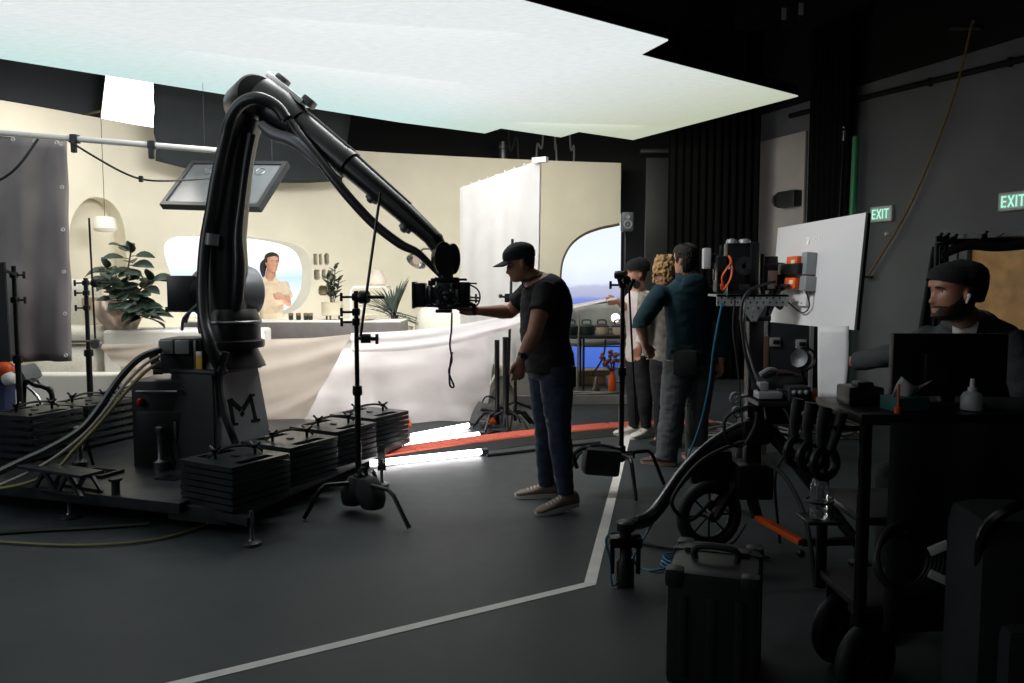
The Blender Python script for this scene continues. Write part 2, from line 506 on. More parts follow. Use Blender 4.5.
# overhead black pipes and trusses
def pipe(label, a, b, r, nm='lighting_pipe'):
    mb = MB(); mb.tube([a, b], r, 8)
    for t in (0.2, 0.5, 0.8):
        p = V(a).lerp(V(b), t); mb.cyl(p, V((p.x, p.y, 6.49)), 0.012, n=6)
    return tag(mb.build(nm, mat('dark grey pipe', (30, 32, 34), 0.5, 0.3)), label, 'pipe', 'overhead lighting pipes')
pipe('black overhead pipe nearest the camera crossing the ceiling', (-2.0, 5.5, 5.4), (4.6, 8.2, 5.4), 0.05)
pipe('black overhead pipe in the middle of the ceiling grid', (-2.0, 7.6, 5.5), (4.0, 10.1, 5.5), 0.05)
pipe('black overhead pipe farthest back above the bright ceiling panel', (-1.0, 9.6, 5.6), (3.2, 11.3, 5.6), 0.05)
tr = thing('ceiling_truss', 'black box truss hung under the dark ceiling above the bright panel', 'truss', (2.0, 8.0, 5.0))
mb = MB()
A, B = V((0.3, 9.6, 5.0)), V((4.6, 6.4, 5.0)); dd = (B - A).normalized(); sd = V((-dd.y, dd.x, 0))
for i in (-1, 1):
    for z in (0, 0.28):
        mb.tube([A + sd * 0.14 * i + V((0, 0, z)), B + sd * 0.14 * i + V((0, 0, z))], 0.022, 6)
n = 18
for k in range(n):
    p = A.lerp(B, k / n); q = A.lerp(B, (k + 1) / n)
    for i in (-1, 1):
        mb.tube([p + sd * 0.14 * i, q + sd * 0.14 * i + V((0, 0, 0.28))], 0.01, 5)
    mb.tube([p + sd * 0.14, q - sd * 0.14], 0.01, 5)
mb.build('truss_frame', mat('truss black', (34, 36, 39), 0.45, 0.5), tr)
mb = MB()
for t in (0.15, 0.85):
    p = A.lerp(B, t); mb.cyl(p + V((0, 0, 0.28)), V((p.x, p.y, 6.49)), 0.015, n=6)
mb.build('hanger', M_black, tr)
for (px, py, lab) in ((784, 14, 'small white paper tag hanging under the dark ceiling, left of two'), (801, 9, 'small white paper tag hanging under the dark ceiling, right of two')):
    c = P(px, py, 8.3)
    mb = MB(); mb.box(c, (0.05, 0.01, 0.12), 0.003, rz=0.2); mb.mi = 1; mb.cyl(c + V((0, 0, 0.05)), V((c.x, c.y, 6.49)), 0.004, n=5); mb.box(c + V((0, 0, -0.09)), (0.04, 0.03, 0.04), 0.006)
    tag(mb.build('paper_tag', [M_white, M_black]), lab, 'tag', 'white tags on the ceiling grid')
# ------------------------------------------------------------------ LED ceiling
ZL = 3.5
def mat_led():
    m = bpy.data.materials.new('led ceiling screen')
    m.use_nodes = True
    nt = m.node_tree; b = nt.nodes['Principled BSDF']
    b.inputs['Base Color'].default_value = (0.02, 0.02, 0.02, 1)
    tc = nt.nodes.new('ShaderNodeTexCoord')
    mp = nt.nodes.new('ShaderNodeMapping'); mp.inputs['Rotation'].default_value = (0, 0, -0.7); mp.inputs['Scale'].default_value = (1, 3.2, 1)
    nt.links.new(tc.outputs['Object'], mp.inputs['Vector'])
    n1 = nt.nodes.new('ShaderNodeTexNoise'); n1.inputs['Scale'].default_value = 0.35; n1.inputs['Detail'].default_value = 3
    n2 = nt.nodes.new('ShaderNodeTexNoise'); n2.inputs['Scale'].default_value = 9; n2.inputs['Detail'].default_value = 7; n2.inputs['Roughness'].default_value = 0.7
    nt.links.new(mp.outputs[0], n1.inputs['Vector']); nt.links.new(mp.outputs[0], n2.inputs['Vector'])
    # the picture on the screen: pale aqua at the back edge, warm cream at the right corner
    sep = nt.nodes.new('ShaderNodeSeparateXYZ'); nt.links.new(tc.outputs['Object'], sep.inputs[0])
    def lc(ax, ay, c0):
        a = nt.nodes.new('ShaderNodeMath'); a.operation = 'MULTIPLY'; a.inputs[1].default_value = ax; nt.links.new(sep.outputs[0], a.inputs[0])
        d = nt.nodes.new('ShaderNodeMath'); d.operation = 'MULTIPLY_ADD'; d.inputs[1].default_value = ay; nt.links.new(sep.outputs[1], d.inputs[0]); nt.links.new(a.outputs[0], d.inputs[2])
        e = nt.nodes.new('ShaderNodeMath'); e.operation = 'ADD'; e.use_clamp = True; e.inputs[1].default_value = c0; nt.links.new(d.outputs[0], e.inputs[0])
        return e
    # screen coordinates: u along the near/far direction, v towards the right end
    far = lc(-0.64 * 0.67, 0.77 * 0.67, -1.6)
    right = lc(0.77 * 0.37, 0.64 * 0.37, -0.55)
    rp1 = nt.nodes.new('ShaderNodeMixRGB'); rp1.inputs[1].default_value = lin((236, 243, 243)); rp1.inputs[2].default_value = lin((204, 234, 232)); nt.links.new(far.outputs[0], rp1.inputs[0])
    rp2 = nt.nodes.new('ShaderNodeMixRGB'); nt.links.new(rp1.outputs[0], rp2.inputs[1]); rp2.inputs[2].default_value = lin((196, 203, 180)); nt.links.new(right.outputs[0], rp2.inputs[0])
    sp = nt.nodes.new('ShaderNodeMapRange'); sp.inputs['From Min'].default_value = 0.3; sp.inputs['From Max'].default_value = 0.7; sp.inputs['To Min'].default_value = 0.9; sp.inputs['To Max'].default_value = 1.05
    nt.links.new(n2.outputs['Fac'], sp.inputs['Value'])
    mu = nt.nodes.new('ShaderNodeMixRGB'); mu.blend_type = 'MULTIPLY'; mu.inputs[0].default_value = 1.0
    nt.links.new(rp2.outputs[0], mu.inputs[1]); nt.links.new(sp.outputs[0], mu.inputs[2])
    nt.links.new(mu.outputs[0], b.inputs['Emission Color'])
    b.inputs['Emission Strength'].default_value = LED_STRENGTH
    b.inputs['Roughness'].default_value = 0.8
    return m
LED_STRENGTH = 0.93
edge_px = [(798, 96), (640, 55), (668, 40), (520, 0)]
poly = [PZ(x, y, ZL) for x, y in edge_px]
far_px = [(0, 58), (400, 122), (485, 133), (501, 128), (561, 137), (579, 131.5), (633, 139.6)]
farp = [PZ(x, y, ZL) for x, y in far_px]
n_dir = (poly[3] - poly[2]).normalized(); f_dir = (farp[0] - farp[1]).normalized()
outl = poly + [poly[3] + n_dir * 6.5, farp[0] + f_dir * 6.5] + farp
r = thing('led_ceiling', 'huge glowing white screen ceiling panel hung over the set', 'screen', (0, 6, ZL))
cen = sum(outl, V((0, 0, 0))) / len(outl)
mb = MB(); vs, fs = cdt_holes([(p.x, p.y) for p in outl], [])
mb.add([V((p[0], p[1], ZL)) for p in vs], [tuple(f) for f in fs])
o = mb.build('screen_surface', mat_led(), r, smooth=False, solid=0.012, solid_off=0)
mb = MB(); mb.prism([V((p.x, p.y, ZL + 0.012)) for p in outl], (0, 0, 0.1)); mb.build('screen_frame', M_ceil, r, smooth=False)
mb = MB()
for p in (poly[0].lerp(cen, 0.15), poly[2].lerp(cen, 0.2), farp[0].lerp(cen, 0.2), farp[-1].lerp(cen, 0.15), cen):
    mb.cyl(V((p.x, p.y, ZL + 0.1)), V((p.x, p.y, 6.49)), 0.012, n=6)
mb.build('hanging_cables', M_black, r)
# ================================================================== THE CREAM SET
M_cream = mat('cream plaster', (222, 216, 197), 0.75, 0, 0.05, 2.0, bump=0.05, bscale=25)
M_creamw = mat('white plaster', (236, 233, 224), 0.6, 0, 0.03, 2.0)
ZW = 3.4
wpx = [(-150, 78), (0, 100), (100, 118), (157, 128), (250, 139), (350, 150), (430, 155), (500, 158.5), (560, 161), (621, 163)]
wp = [PZ(x, y, ZW) for x, y in wpx]
wpath = spl([V((p.x, p.y, 0)) for p in wp], 5)
wcum = [0.0]
for a, b in zip(wpath, wpath[1:]):
    wcum.append(wcum[-1] + (b - a).length)
WL = wcum[-1]
def wall_at(s, z=0.0, off=0.0):
    s = min(max(s, 0), WL)
    for i in range(len(wpath) - 1):
        if s <= wcum[i + 1] + 1e-9:
            t = (s - wcum[i]) / (wcum[i + 1] - wcum[i])
            p = wpath[i].lerp(wpath[i + 1], t); d = (wpath[i + 1] - wpath[i]).normalized()
            n = V((d.y, -d.x, 0))
            return V((p.x, p.y, z)) + n * off
def wall_hit(px, py):
    d = ray(px, py)
    for i in range(len(wpath) - 1):
        a = wpath[i]; e = wpath[i + 1] - a
        # a + e*k = d*t  (xy)
        det = e.x * -d.y + d.x * e.y
        if abs(det) < 1e-9: continue
        k = (-a.x * -d.y - d.x * a.y) / det
        t = (e.x * -a.y + a.x * e.y) / det
        if -1e-6 <= k <= 1 + 1e-6 and t > 0:
            return (wcum[i] + k * (wcum[i + 1] - wcum[i]), HC + d.z * t)
    return None
def wpoly(pts, k=5, closed=True):
    q = [wall_hit(*p) for p in pts]
    q = [(a, max(b, 0.02)) for a, b in q]
    if k:
        n = len(q); Q = [V((a, b, 0)) for a, b in q]
        Q2 = spl([Q[-1]] + Q + [Q[0], Q[1]], k)
        Q2 = Q2[k:k * (n + 1)]
        q = [(p.x, max(p.y, 0.02)) for p in Q2]
    return q
H_win = wpoly([(164, 248), (172, 238), (195, 235), (240, 236), (282, 241), (303, 249), (311, 262), (312, 278), (308, 296), (296, 310), (270, 316), (220, 317), (190, 316), (178, 296), (169, 270)])
H_arch = wpoly([(69, 245), (72, 218), (84, 201), (98, 197), (112, 203), (122, 219), (126, 244), (127, 290), (126, 332), (98, 335), (70, 335), (69, 290)], 3)
s0, z0 = wall_hit(560, 330)
H_sea = spl([V((q[0], q[1], 0)) for q in (wall_hit(*p) for p in ((559, 300), (560, 272), (563, 257), (571, 243), (584, 233), (600, 227), (612, 224.5)))], 4); H_sea = [(p.x, p.y) for p in H_sea]
sE = WL - 0.0
H_sea = H_sea
ztop = wall_hit(616, 224)[1]
nich_px = [(313.6, 253.5, 317.4, 265), (319, 253.5, 322.2, 265), (324.4, 253, 329.2, 265), (314, 269.5, 320, 280), (322, 269, 326, 280), (327.6, 270, 333.2, 280), (318.6, 285.5, 332, 295.5)]
H_n = []
for i, (x0, y0, x1, y1) in enumerate(nich_px):
    a = wall_hit(x0, y1); b = wall_hit(x1, y0)
    rr = min(b[0] - a[0], b[1] - a[1]) * (0.3 if i in (0, 3, 5, 6) else 0.48)
    H_n.append(rrect(a[0], a[1], b[0], b[1], rr, 3))
# outline: the sea window is open towards the right end of the wall, a thin lintel closes it above
out2 = [(0, 0.0), (H_sea[0][0], 0.0)] + H_sea + [(WL, ztop + 0.02), (WL, ZW), (0, ZW)]
pts_in = []
k = 0
while k * 0.22 < WL:
    for j in range(1, 14):
        pts_in.append((k * 0.22, j * 0.25))
    k += 1
top = [(WL * (1 - i / 60.0), ZW) for i in range(1, 60)]
bot = [(H_sea[0][0] * i / 50.0, 0.0) for i in range(1, 50)]
out2 = [(0, 0.0)] + bot + [(H_sea[0][0], 0.0)] + H_sea + [(WL, ztop + 0.02), (WL, ZW)] + top + [(0, ZW)]
vs, fs = cdt_holes(out2, [H_win, H_arch] + H_n, pts_in)
mb = MB(); mb.add([wall_at(p[0], p[1]) for p in vs], fs)
struct(mb.build('wall_set', M_cream, angle=50, solid=0.34, solid_off=-1.0))
wso = bpy.data.objects['wall_set']
# make sure the shell grows away from the camera
nrm = sum((p.normal for p in wso.data.polygons), V((0, 0, 0)))
if nrm.y > 0:
    bm = bmesh.new(); bm.from_mesh(wso.data); bmesh.ops.reverse_faces(bm, faces=bm.faces); bm.to_mesh(wso.data); bm.free()
es_ = wso.modifiers.new('edges', 'EDGE_SPLIT'); es_.split_angle = math.radians(35)
# backs of the small niches and of the arch
M_niche = mat('tan niche back', (176, 166, 140), 0.8)
def wall_patch(hole, off, m, name, grow=0.03):
    x0 = min(p[0] for p in hole) - grow; x1 = max(p[0] for p in hole) + grow; z0 = max(0.0, min(p[1] for p in hole) - grow); z1 = max(p[1] for p in hole) + grow
    mb = MB(); mb.grid(lambda u, v: wall_at(x0 + (x1 - x0) * u, z0 + (z1 - z0) * v, off), 6, 2)
    return struct(mb.build(name, m, solid=0.02, solid_off=1))
for h in H_n:
    wall_patch(h, -0.19, M_niche, 'wall_niche', 0.006)
wall_patch(H_arch, -0.21, M_cream, 'wall_alcove', 0.05)
mb = MB(); mb.tube([wall_at(p[0], p[1] - 0.0, -0.05) for p in H_sea + [(WL - 0.01, ztop + 0.02)]], 0.045, 8); struct(mb.build('reveal_shade', mat('window reveal shade', (112, 94, 72), 0.8)))  # brown tube standing for the shaded window reveal
# little objects in the niches
random.seed(3)
nl = ['top left', 'top middle', 'top right', 'middle left', 'middle', 'middle right', 'bottom']
for i, h in enumerate(H_n):
    if i == 1: continue
    x = sum(p[0] for p in h) / len(h); z0 = min(p[1] for p in h); z1 = max(p[1] for p in h)
    c = wall_at(x, z0 + 0.001, -0.1); hh = (z1 - z0) * (0.55, 0.5, 0.7, 0.35, 0.75, 0.6, 0.4)[i]
    w = (max(p[0] for p in h) - min(p[0] for p in h)) * 0.28
    mb = MB(); mb.lathe([(w * 0.6, 0), (w, hh * 0.3), (w * 0.9, hh * 0.6), (w * 0.35, hh * 0.8), (w * 0.45, hh), (w * 0.3, hh), (w * 0.25, hh * 0.85)], c, n=12)
    tag(mb.build('niche_vase', mat('niche pottery', (150, 140, 112), 0.6)), 'small tan vase in the %s wall niche right of the round window' % nl[i], 'vase', 'vases in the wall niches')
# bright sea picture behind the round window (a lit screen)
def mat_view(name, stops, z0, z1, strength, wave=0.0):
    m = bpy.data.materials.new(name); m.use_nodes = True
    nt = m.node_tree; b = nt.nodes['Principled BSDF']; b.inputs['Base Color'].default_value = (0.01, 0.01, 0.01, 1)
    tc = nt.nodes.new('ShaderNodeTexCoord'); sep = nt.nodes.new('ShaderNodeSeparateXYZ'); nt.links.new(tc.outputs['Object'], sep.inputs[0])
    mr = nt.nodes.new('ShaderNodeMapRange'); mr.inputs['From Min'].default_value = z0; mr.inputs['From Max'].default_value = z1
    n = nt.nodes.new('ShaderNodeTexNoise'); n.inputs['Scale'].default_value = 2.2; n.inputs['Detail'].default_value = 4
    mp = nt.nodes.new('ShaderNodeMapping'); mp.inputs['Scale'].default_value = (1, 1, 3); nt.links.new(tc.outputs['Object'], mp.inputs[0]); nt.links.new(mp.outputs[0], n.inputs['Vector'])
    ad = nt.nodes.new('ShaderNodeMath'); ad.operation = 'MULTIPLY_ADD'; ad.inputs[1].default_value = wave
    nt.links.new(n.outputs['Fac'], ad.inputs[0]); nt.links.new(sep.outputs[2], ad.inputs[2]); nt.links.new(ad.outputs[0], mr.inputs['Value'])
    r = nt.nodes.new('ShaderNodeValToRGB'); el = r.color_ramp.elements
    el[0].position = stops[0][0]; el[0].color = lin(stops[0][1]); el[1].position = stops[-1][0]; el[1].color = lin(stops[-1][1])
    for p, c in stops[1:-1]:
        e = el.new(p); e.color = lin(c)
    nt.links.new(mr.outputs['Result'], r.inputs['Fac']); nt.links.new(r.outputs['Color'], b.inputs['Emission Color']); b.inputs['Emission Strength'].default_value = strength
    return m
sl = min(p[0] for p in H_win) - 0.35; sr = max(p[0] for p in H_win) + 0.7
mb = MB(); mb.grid(lambda u, v: wall_at(sl + (sr - sl) * u, 0.3 + 2.6 * v, -0.95), 20, 4)
o = mb.build('sea_view_screen', mat_view('bright sea screen', [(0.0, (240, 248, 252)), (0.36, (226, 240, 250)), (0.5, (196, 220, 246)), (0.62, (232, 243, 250)), (0.72, (252, 253, 253)), (1, (254, 254, 252))], 0.9, 2.3, 1.25, 0.1), solid=0.06)
tag(o, 'overexposed sea view screen glowing behind the round window', 'screen')
# sea view behind the arched window on the right: a big screen
pa = P(540, 300, 14.0); pb = P(620, 300, 13.9)
zA = P(580, 410, 13.9).z; zB = P(580, 215, 13.9).z
mb = MB(); mb.grid(lambda u, v: V((pa.x + (pb.x - pa.x) * u, pa.y + (pb.y - pa.y) * u, (P(600, 214, 13.9).z) * v)), 2, 2)
zz = lambda y: P(590, y, 13.8).z
o = mb.build('seascape_screen', mat_view('seascape screen', [(0.0, (66, 100, 190)), (0.28, (82, 116, 205)), (0.40, (96, 128, 212)), (0.455, (120, 140, 205)), (0.475, (165, 168, 200)), (0.535, (176, 182, 206)), (0.56, (212, 220, 238)), (0.7, (226, 234, 248)), (1, (222, 231, 246))], zz(360), zz(215), 1.2, 0.16), solid=0.08)
tag(o, 'tall screen showing blue sea and pale sky beyond the arched opening', 'screen')
# stage floors
M_stage = mat('pale stage floor', (214, 208, 196), 0.55, 0, 0.05)
pl = [wall_at(t * WL * 0.8, 0, 0.02) for t in [i / 16 for i in range(17)]]
front = [P(402, 330, 8.75), P(300, 330, 8.6), P(160, 330, 8.0), P(60, 330, 7.65), P(-160, 330, 7.0)]
pp = [V((p.x, p.y, 0)) for p in pl] + [V((-0.35, 8.9, 0))] + [V((p.x, p.y, 0)) for p in front]
mb = MB(); vs, fs = cdt_holes([(p.x, p.y) for p in pp], [])
n = len(vs); mb.add([V((p[0], p[1], 0.15)) for p in vs] + [V((p[0], p[1], 0)) for p in vs], [tuple(f) for f in fs] + [tuple(i + n for i in reversed(f)) for f in fs])
k = len(pp); L = [V((p.x, p.y, 0.15)) for p in pp]; mb.add(L + [V((p.x, p.y, 0.0)) for p in pp], [(i, (i + 1) % k, (i + 1) % k + k, i + k) for i in range(k)])
struct(mb.build('floor_stage', M_stage, smooth=False))
e = [FL(538, 405), FL(648, 404)]
mb = MB(); A = V((e[0].x - 0.25, e[0].y, 0)); B = V((e[1].x + 0.1, e[1].y, 0))
M_deck = mat('grey deck', (70, 70, 70), 0.6)
mb.prism([A, B, B + V((0.3, 3.0, 0)), A + V((-0.2, 3.0, 0))], (0, 0, 0.1)); mb.mi = 1
mb.bar(A + V((0, -0.02, 0.06)), B + V((0, -0.02, 0.06)), 0.03, 0.11, up=V((0, 0, 1)))
struct(mb.build('floor_deck', [M_deck, mat('worn white edge', (150, 148, 144), 0.6)], smooth=False))
# ---- island counter
M_stone = mat('grey stone', (112, 108, 106), 0.45, 0, 0.12, 9)
c0 = P(236, 322, 8.7); c1 = P(402, 322, 8.8)
r = thing('kitchen_island', 'long island counter with grey stone top in front of the woman', 'counter', V(((c0.x + c1.x) / 2, 9.0, 0.15)))
zt = c1.z
mb = MB(); mb.box(((c0.x + c1.x) / 2 - 0.3, 9.0, zt - 0.085), (c1.x - c0.x + 0.6, 0.62, 0.17), 0.012); mb.build('countertop', M_stone, r)
mb = MB(); mb.box(((c0.x + c1.x) / 2 - 0.3, 9.0, zt + 0.006), (c1.x - c0.x + 0.58, 0.6, 0.012), 0.003); mb.build('work_surface', M_creamw, r)
mb = MB(); mb.box(((c0.x + c1.x) / 2 - 0.35, 9.02, (zt - 0.17 + 0.15) / 2), (c1.x - c0.x + 0.4, 0.5, zt - 0.32), 0.01); mb.build('cabinet_body', M_creamw, r)
ZC = zt + 0.012
# little jars on it
for i, x in enumerate((291, 298.5, 306, 310.5)):
    p = P(x, 318, 9.0); mb = MB(); mb.lathe([(0.02, 0), (0.027, 0.008), (0.027, 0.05)], (p.x, p.y, ZC), n=12); mb.mi = 1; mb.lathe([(0.028, 0.05), (0.028, 0.075), (0.02, 0.08)], (p.x, p.y, ZC), n=12)
    tag(mb.build('spice_jar', [mat('dark jar', (44, 42, 40), 0.3), mat('tan jar lid', (120, 104, 84), 0.5)]), ['small dark spice jar on the island nearest the woman', 'second small dark spice jar along from the woman', 'third small dark spice jar along from the woman', 'small dark spice jar farthest from the woman'][i], 'jar', 'spice jars on the island counter')
p = P(366, 317, 8.95); mb = MB(); mb.lathe([(0.06, 0), (0.13, 0.03), (0.15, 0.06), (0.14, 0.06), (0.1, 0.025), (0.02, 0.02)], (p.x, p.y, ZC), n=20)
tag(mb.build('serving_bowl', mat('pale pottery', (205, 196, 182), 0.5)), 'shallow pale bowl on the island near its right end', 'bowl')
# back counter along the wall
p0 = P(255, 318, 10.9); p1 = P(412, 318, 10.9)
# footed pot plant on back counter
M_leaf = mat('dark green leaf', (48, 68, 54), 0.45, 0, 0.35, 12)
M_leafg = mat('grey green leaf', (60, 73, 64), 0.5, 0, 0.3, 12)
M_stem = mat('plant stem', (88, 78, 56), 0.7)
def leaf(mb, base, d, up, L, W, bend=0.25, n=5):
    d = d.normalized(); s = d.cross(up)
    if s.length < 1e-4: s = V((1, 0, 0))
    s.normalize(); u = s.cross(d).normalized()
    vs = []; fs = []
    for i in range(n + 1):
        t = i / n
        w = W * math.sin(PI * min(1, 0.06 + t * 0.94)) ** 0.75 * (1 - 0.25 * t)
        c = base + d * L * t - u * (bend * L * t * t)
        vs += [c - s * w + u * w * 0.25, c, c + s * w + u * w * 0.25]
    for i in range(n):
        for j in (0, 1):
            a = i * 3 + j; fs.append((a, a + 1, a + 4, a + 3))
    mb.add(vs, fs)
r0 = P(332, 312, 9.05)
r = thing('potted_plant', 'small dark leafy plant in a cream footed pot on the island', 'plant', V((r0.x, r0.y, ZC)))
b = V((r0.x, r0.y, ZC))
mb = MB(); mb.lathe([(0.1, 0.05), (0.115, 0.06), (0.118, 0.2), (0.108, 0.2), (0.104, 0.08), (0.01, 0.07)], b, n=18); mb.build('pot', mat('cream pot', (206, 198, 172), 0.6), r)
for k in range(3):
    a = k * 2.1 + 0.5
    mb = MB(); mb.cyl(b + V((math.cos(a) * 0.085, math.sin(a) * 0.085, 0)), b + V((math.cos(a) * 0.08, math.sin(a) * 0.08, 0.055)), 0.011, n=8); mb.build('leg', M_stem, r)
mb = MB(); mb.lathe([(0.104, 0.0), (0.05, 0.012), (0.002, 0.015)], b + V((0, 0, 0.175)), n=16); mb.build('soil', mat('potting soil', (44, 36, 30), 0.9), r)
mb = MB(); ms = MB()
for k, (dx, h) in enumerate(((-0.03, 0.32), (0.03, 0.42), (-0.005, 0.24), (0.06, 0.28))):
    tp = b + V((dx * 1.5, 0, 0.18 + h)); ms.tube([b + V((dx * 0.3, 0, 0.17)), b + V((dx, 0, 0.18 + h * 0.5)), tp], 0.006, 5)
    for q in range(12):
        t = 0.25 + 0.75 * q / 11; c = (b + V((dx * 0.3, 0, 0.17))).lerp(tp, t); a = q * 2.4
        leaf(mb, c, V((math.cos(a), math.sin(a), 0.7)), V((0, 0, 1)), 0.1, 0.026, 0.1, 3)
ms.build('stem', M_stem, r); o = mb.build('leaves', M_leaf, r, solid=0.002)
# white frame rack with vase behind, palm, dome lamp
r0 = P(375, 318, 10.2); zR = 0.15
tpz = P(375, 287, 10.2).z
r = thing('metal_rack', 'white tubular side rack beside the spiky palm', 'rack', V((r0.x, r0.y, zR)))
xa = P(354, 300, 10.2).x; xb = P(391, 300, 10.2).x
for y in (10.0, 10.4):
    mb = MB(); mb.tube([V((xa, y, zR)), V((xa, y, tpz - 0.04)), V((xa + 0.04, y, tpz)), V((xb - 0.04, y, tpz)), V((xb, y, tpz - 0.04)), V((xb, y, zR))], 0.014, 8); mb.build('hoop', M_white, r)
for z in (tpz - 0.27, tpz - 0.7):
    mb = MB(); mb.box(((xa + xb) / 2, 10.2, z), (xb - xa - 0.004, 0.42, 0.02), 0.004); mb.build('shelf', M_creamw, r)
mb = MB(); mb.box(((xa + xb) / 2, 10.2, tpz + 0.004), (xb - xa - 0.06, 0.44, 0.02), 0.004); mb.build('shelf', M_creamw, r)
c = V((P(377, 280, 10.2).x, 10.2, tpz + 0.014))
mb = MB(); mb.lathe([(0.09, 0), (0.12, 0.03), (0.115, 0.1), (0.075, 0.16), (0.07, 0.2), (0.06, 0.2), (0.06, 0.15)], c, n=18)
tag(mb.build('ceramic_vase', mat('blush pottery', (222, 206, 194), 0.55)), 'round blush vase standing on top of the white rack', 'vase')
r0 = P(394, 330, 9.7)
r = thing('potted_palm', 'spiky palm in a white pot right of the white rack', 'plant', V((r0.x, r0.y, 0.15)))
b = V((r0.x, r0.y, 0.15)); hz = P(394, 318, 9.7).z
mb = MB(); mb.lathe([(0.16, 0), (0.22, 0.06), (0.23, hz - 0.25), (0.21, hz - 0.25), (0.2, hz - 0.35), (0.01, hz - 0.36)], b, n=20); mb.build('pot', M_creamw, r)
mb = MB(); mb.tube([b + V((0, 0, hz - 0.36)), V((b.x + 0.01, b.y, hz + 0.03))], [0.06, 0.045], 10); mb.build('trunk', M_stem, r)
mb = MB(); c = V((b.x + 0.01, b.y, hz))
for k in range(70):
    a = k * 2.39996; e = math.radians(-8 + 95 * ((k * 0.618) % 1.0))
    leaf(mb, c + V((0, 0, 0.03 * (k % 3))), V((math.cos(a) * math.cos(e), math.sin(a) * math.cos(e), math.sin(e))), V((0, 0, 1)), 0.42 + 0.1 * ((k * 7) % 5) / 5, 0.014, 0.22, 5)
mb.build('fronds', M_leafg, r, solid=0.002)
# long drooping fronds at the right of the palm: an agave-like plant low on the sofa
r0 = P(416, 262, 10.4)
r = thing('dome_lamp', 'chrome dome arc lamp between the robot wrist and the palm', 'lamp', V((r0.x + 0.45, r0.y + 0.1, 0.15)))
b = V((r0.x, r0.y, r0.z))
mb = MB(); ax = V((-0.35, -0.55, -0.75)).normalized(); mb.lathe([(0.002, 0.12), (0.06, 0.112), (0.1, 0.085), (0.13, 0.04), (0.138, 0), (0.13, 0), (0.12, 0.04), (0.09, 0.08), (0.002, 0.1)], b + ax * -0.0, -ax, n=24); mb.build('shade', M_chrome, r)
mb = MB(); mb.ell(b - ax * 0.03, 0.055); mb.build('bulb', emit('warm bulb', (255, 225, 200), 0.45), r)
mb = MB(); mb.tube([b - ax * 0.12, b + V((0.1, 0.05, 0.17)), b + V((0.3, 0.1, 0.1)), b + V((0.42, 0.1, -0.3)), V((r0.x + 0.45, r0.y + 0.1, 0.17))], 0.012, 8, 6); mb.build('arc_stem', M_steel, r)
mb = MB(); mb.lathe([(0.16, 0), (0.16, 0.025), (0.02, 0.035)], (r0.x + 0.45, r0.y + 0.1, 0.15)); mb.build('base', M_chrome, r)
# white rounded seating mass under the camera
def rounded_block(name, label, cat, x0, x1, y0, y1, z0, z1, m, bev, group=None):
    mb = MB()
    bm = bmesh.new(); bmesh.ops.create_cube(bm, size=1.0)
    for v in bm.verts: v.co = V(((x0 + x1) / 2 + v.co.x * (x1 - x0), (y0 + y1) / 2 + v.co.y * (y1 - y0), (z0 + z1) / 2 + v.co.z * (z1 - z0)))
    bmesh.ops.bevel(bm, geom=list(bm.edges), offset=min(bev, 0.48 * min(x1 - x0, y1 - y0, z1 - z0)), segments=5, profile=0.5, affect='EDGES', clamp_overlap=True)
    bm.verts.index_update(); mb.add([v.co.copy() for v in bm.verts], [[v.index for v in f.verts] for f in bm.faces]); bm.free()
    o = mb.build(name, m)
    return tag(o, label, cat, group) if label else o
M_boucle = mat('cream boucle', (232, 228, 214), 0.9, 0, 0.06, 40, bump=0.4, bscale=90)
x0 = P(402, 310, 9.4).x; x1 = P(470, 310, 9.4).x
rounded_block('lounge_chair', 'rounded white lounge seat behind the hanging camera', 'chair', x0 + 0.12, x1 + 0.3, 9.3, 10.1, 0.15, P(440, 297, 9.4).z, M_boucle, 0.35)
# left: white ledge, plinth, sofa
z = P(130, 330, 8.0).z
xa = P(102, 335, 7.95).x; xb = P(205, 335, 7.95).x
rounded_block('side_counter', 'long white ledge counter under the leafy plant left of the robot', 'counter', xa, xb + 0.5, 7.95, 8.5, 0.15, z, M_creamw, 0.03)
ZS = z
xa = P(20, 380, 7.72).x; xb = P(128, 380, 7.72).x
rounded_block('curved_plinth', 'low white plinth at the left under the grey curtain', 'plinth', xa - 0.7, xb, 7.72, 7.94, 0.0, P(80, 374, 7.72).z, M_creamw, 0.03)
# sofa: parts
r = thing('cream_sofa', 'rounded cream sofa behind the grey curtain edge', 'sofa', V((P(80, 380, 8.2).x, 8.3, 0.15)))
def rb(name, x0, x1, y0, y1, z0, z1, bev):
    o = rounded_block(name, None, None, x0, x1, y0, y1, z0, z1, M_boucle, bev)
    o.parent = r; o.matrix_parent_inverse = WM[r.name].inverted()
xs0 = P(40, 380, 8.1).x; xs1 = P(101, 380, 8.0).x
rb('seat', xs0 - 0.1, xs1, 7.97, 8.55, 0.15, P(80, 345, 8.0).z, 0.2)
rb('cushion', xs0, xs1 + 0.05, 8.0, 8.5, P(80, 345, 8.0).z, P(80, 327, 8.0).z, 0.09)
rb('backrest', xs0 - 0.1, P(88, 300, 8.4).x, 8.56, 8.8, 0.15, P(80, 279, 8.4).z, 0.12)
# tan block on the sofa ledge
p = P(99, 301, 8.62); mb = MB(); mb.box((p.x + 0.02, 8.66, 0.6), (0.3, 0.2, 0.9), 0.02); mb.box((p.x + 0.02, 8.66, p.z - 0.02), (0.34, 0.24, 0.12), 0.02)
tag(mb.build('side_table', mat('tan wood', (176, 160, 130), 0.6)), 'small tan side table between the sofa and the plant pot', 'table')
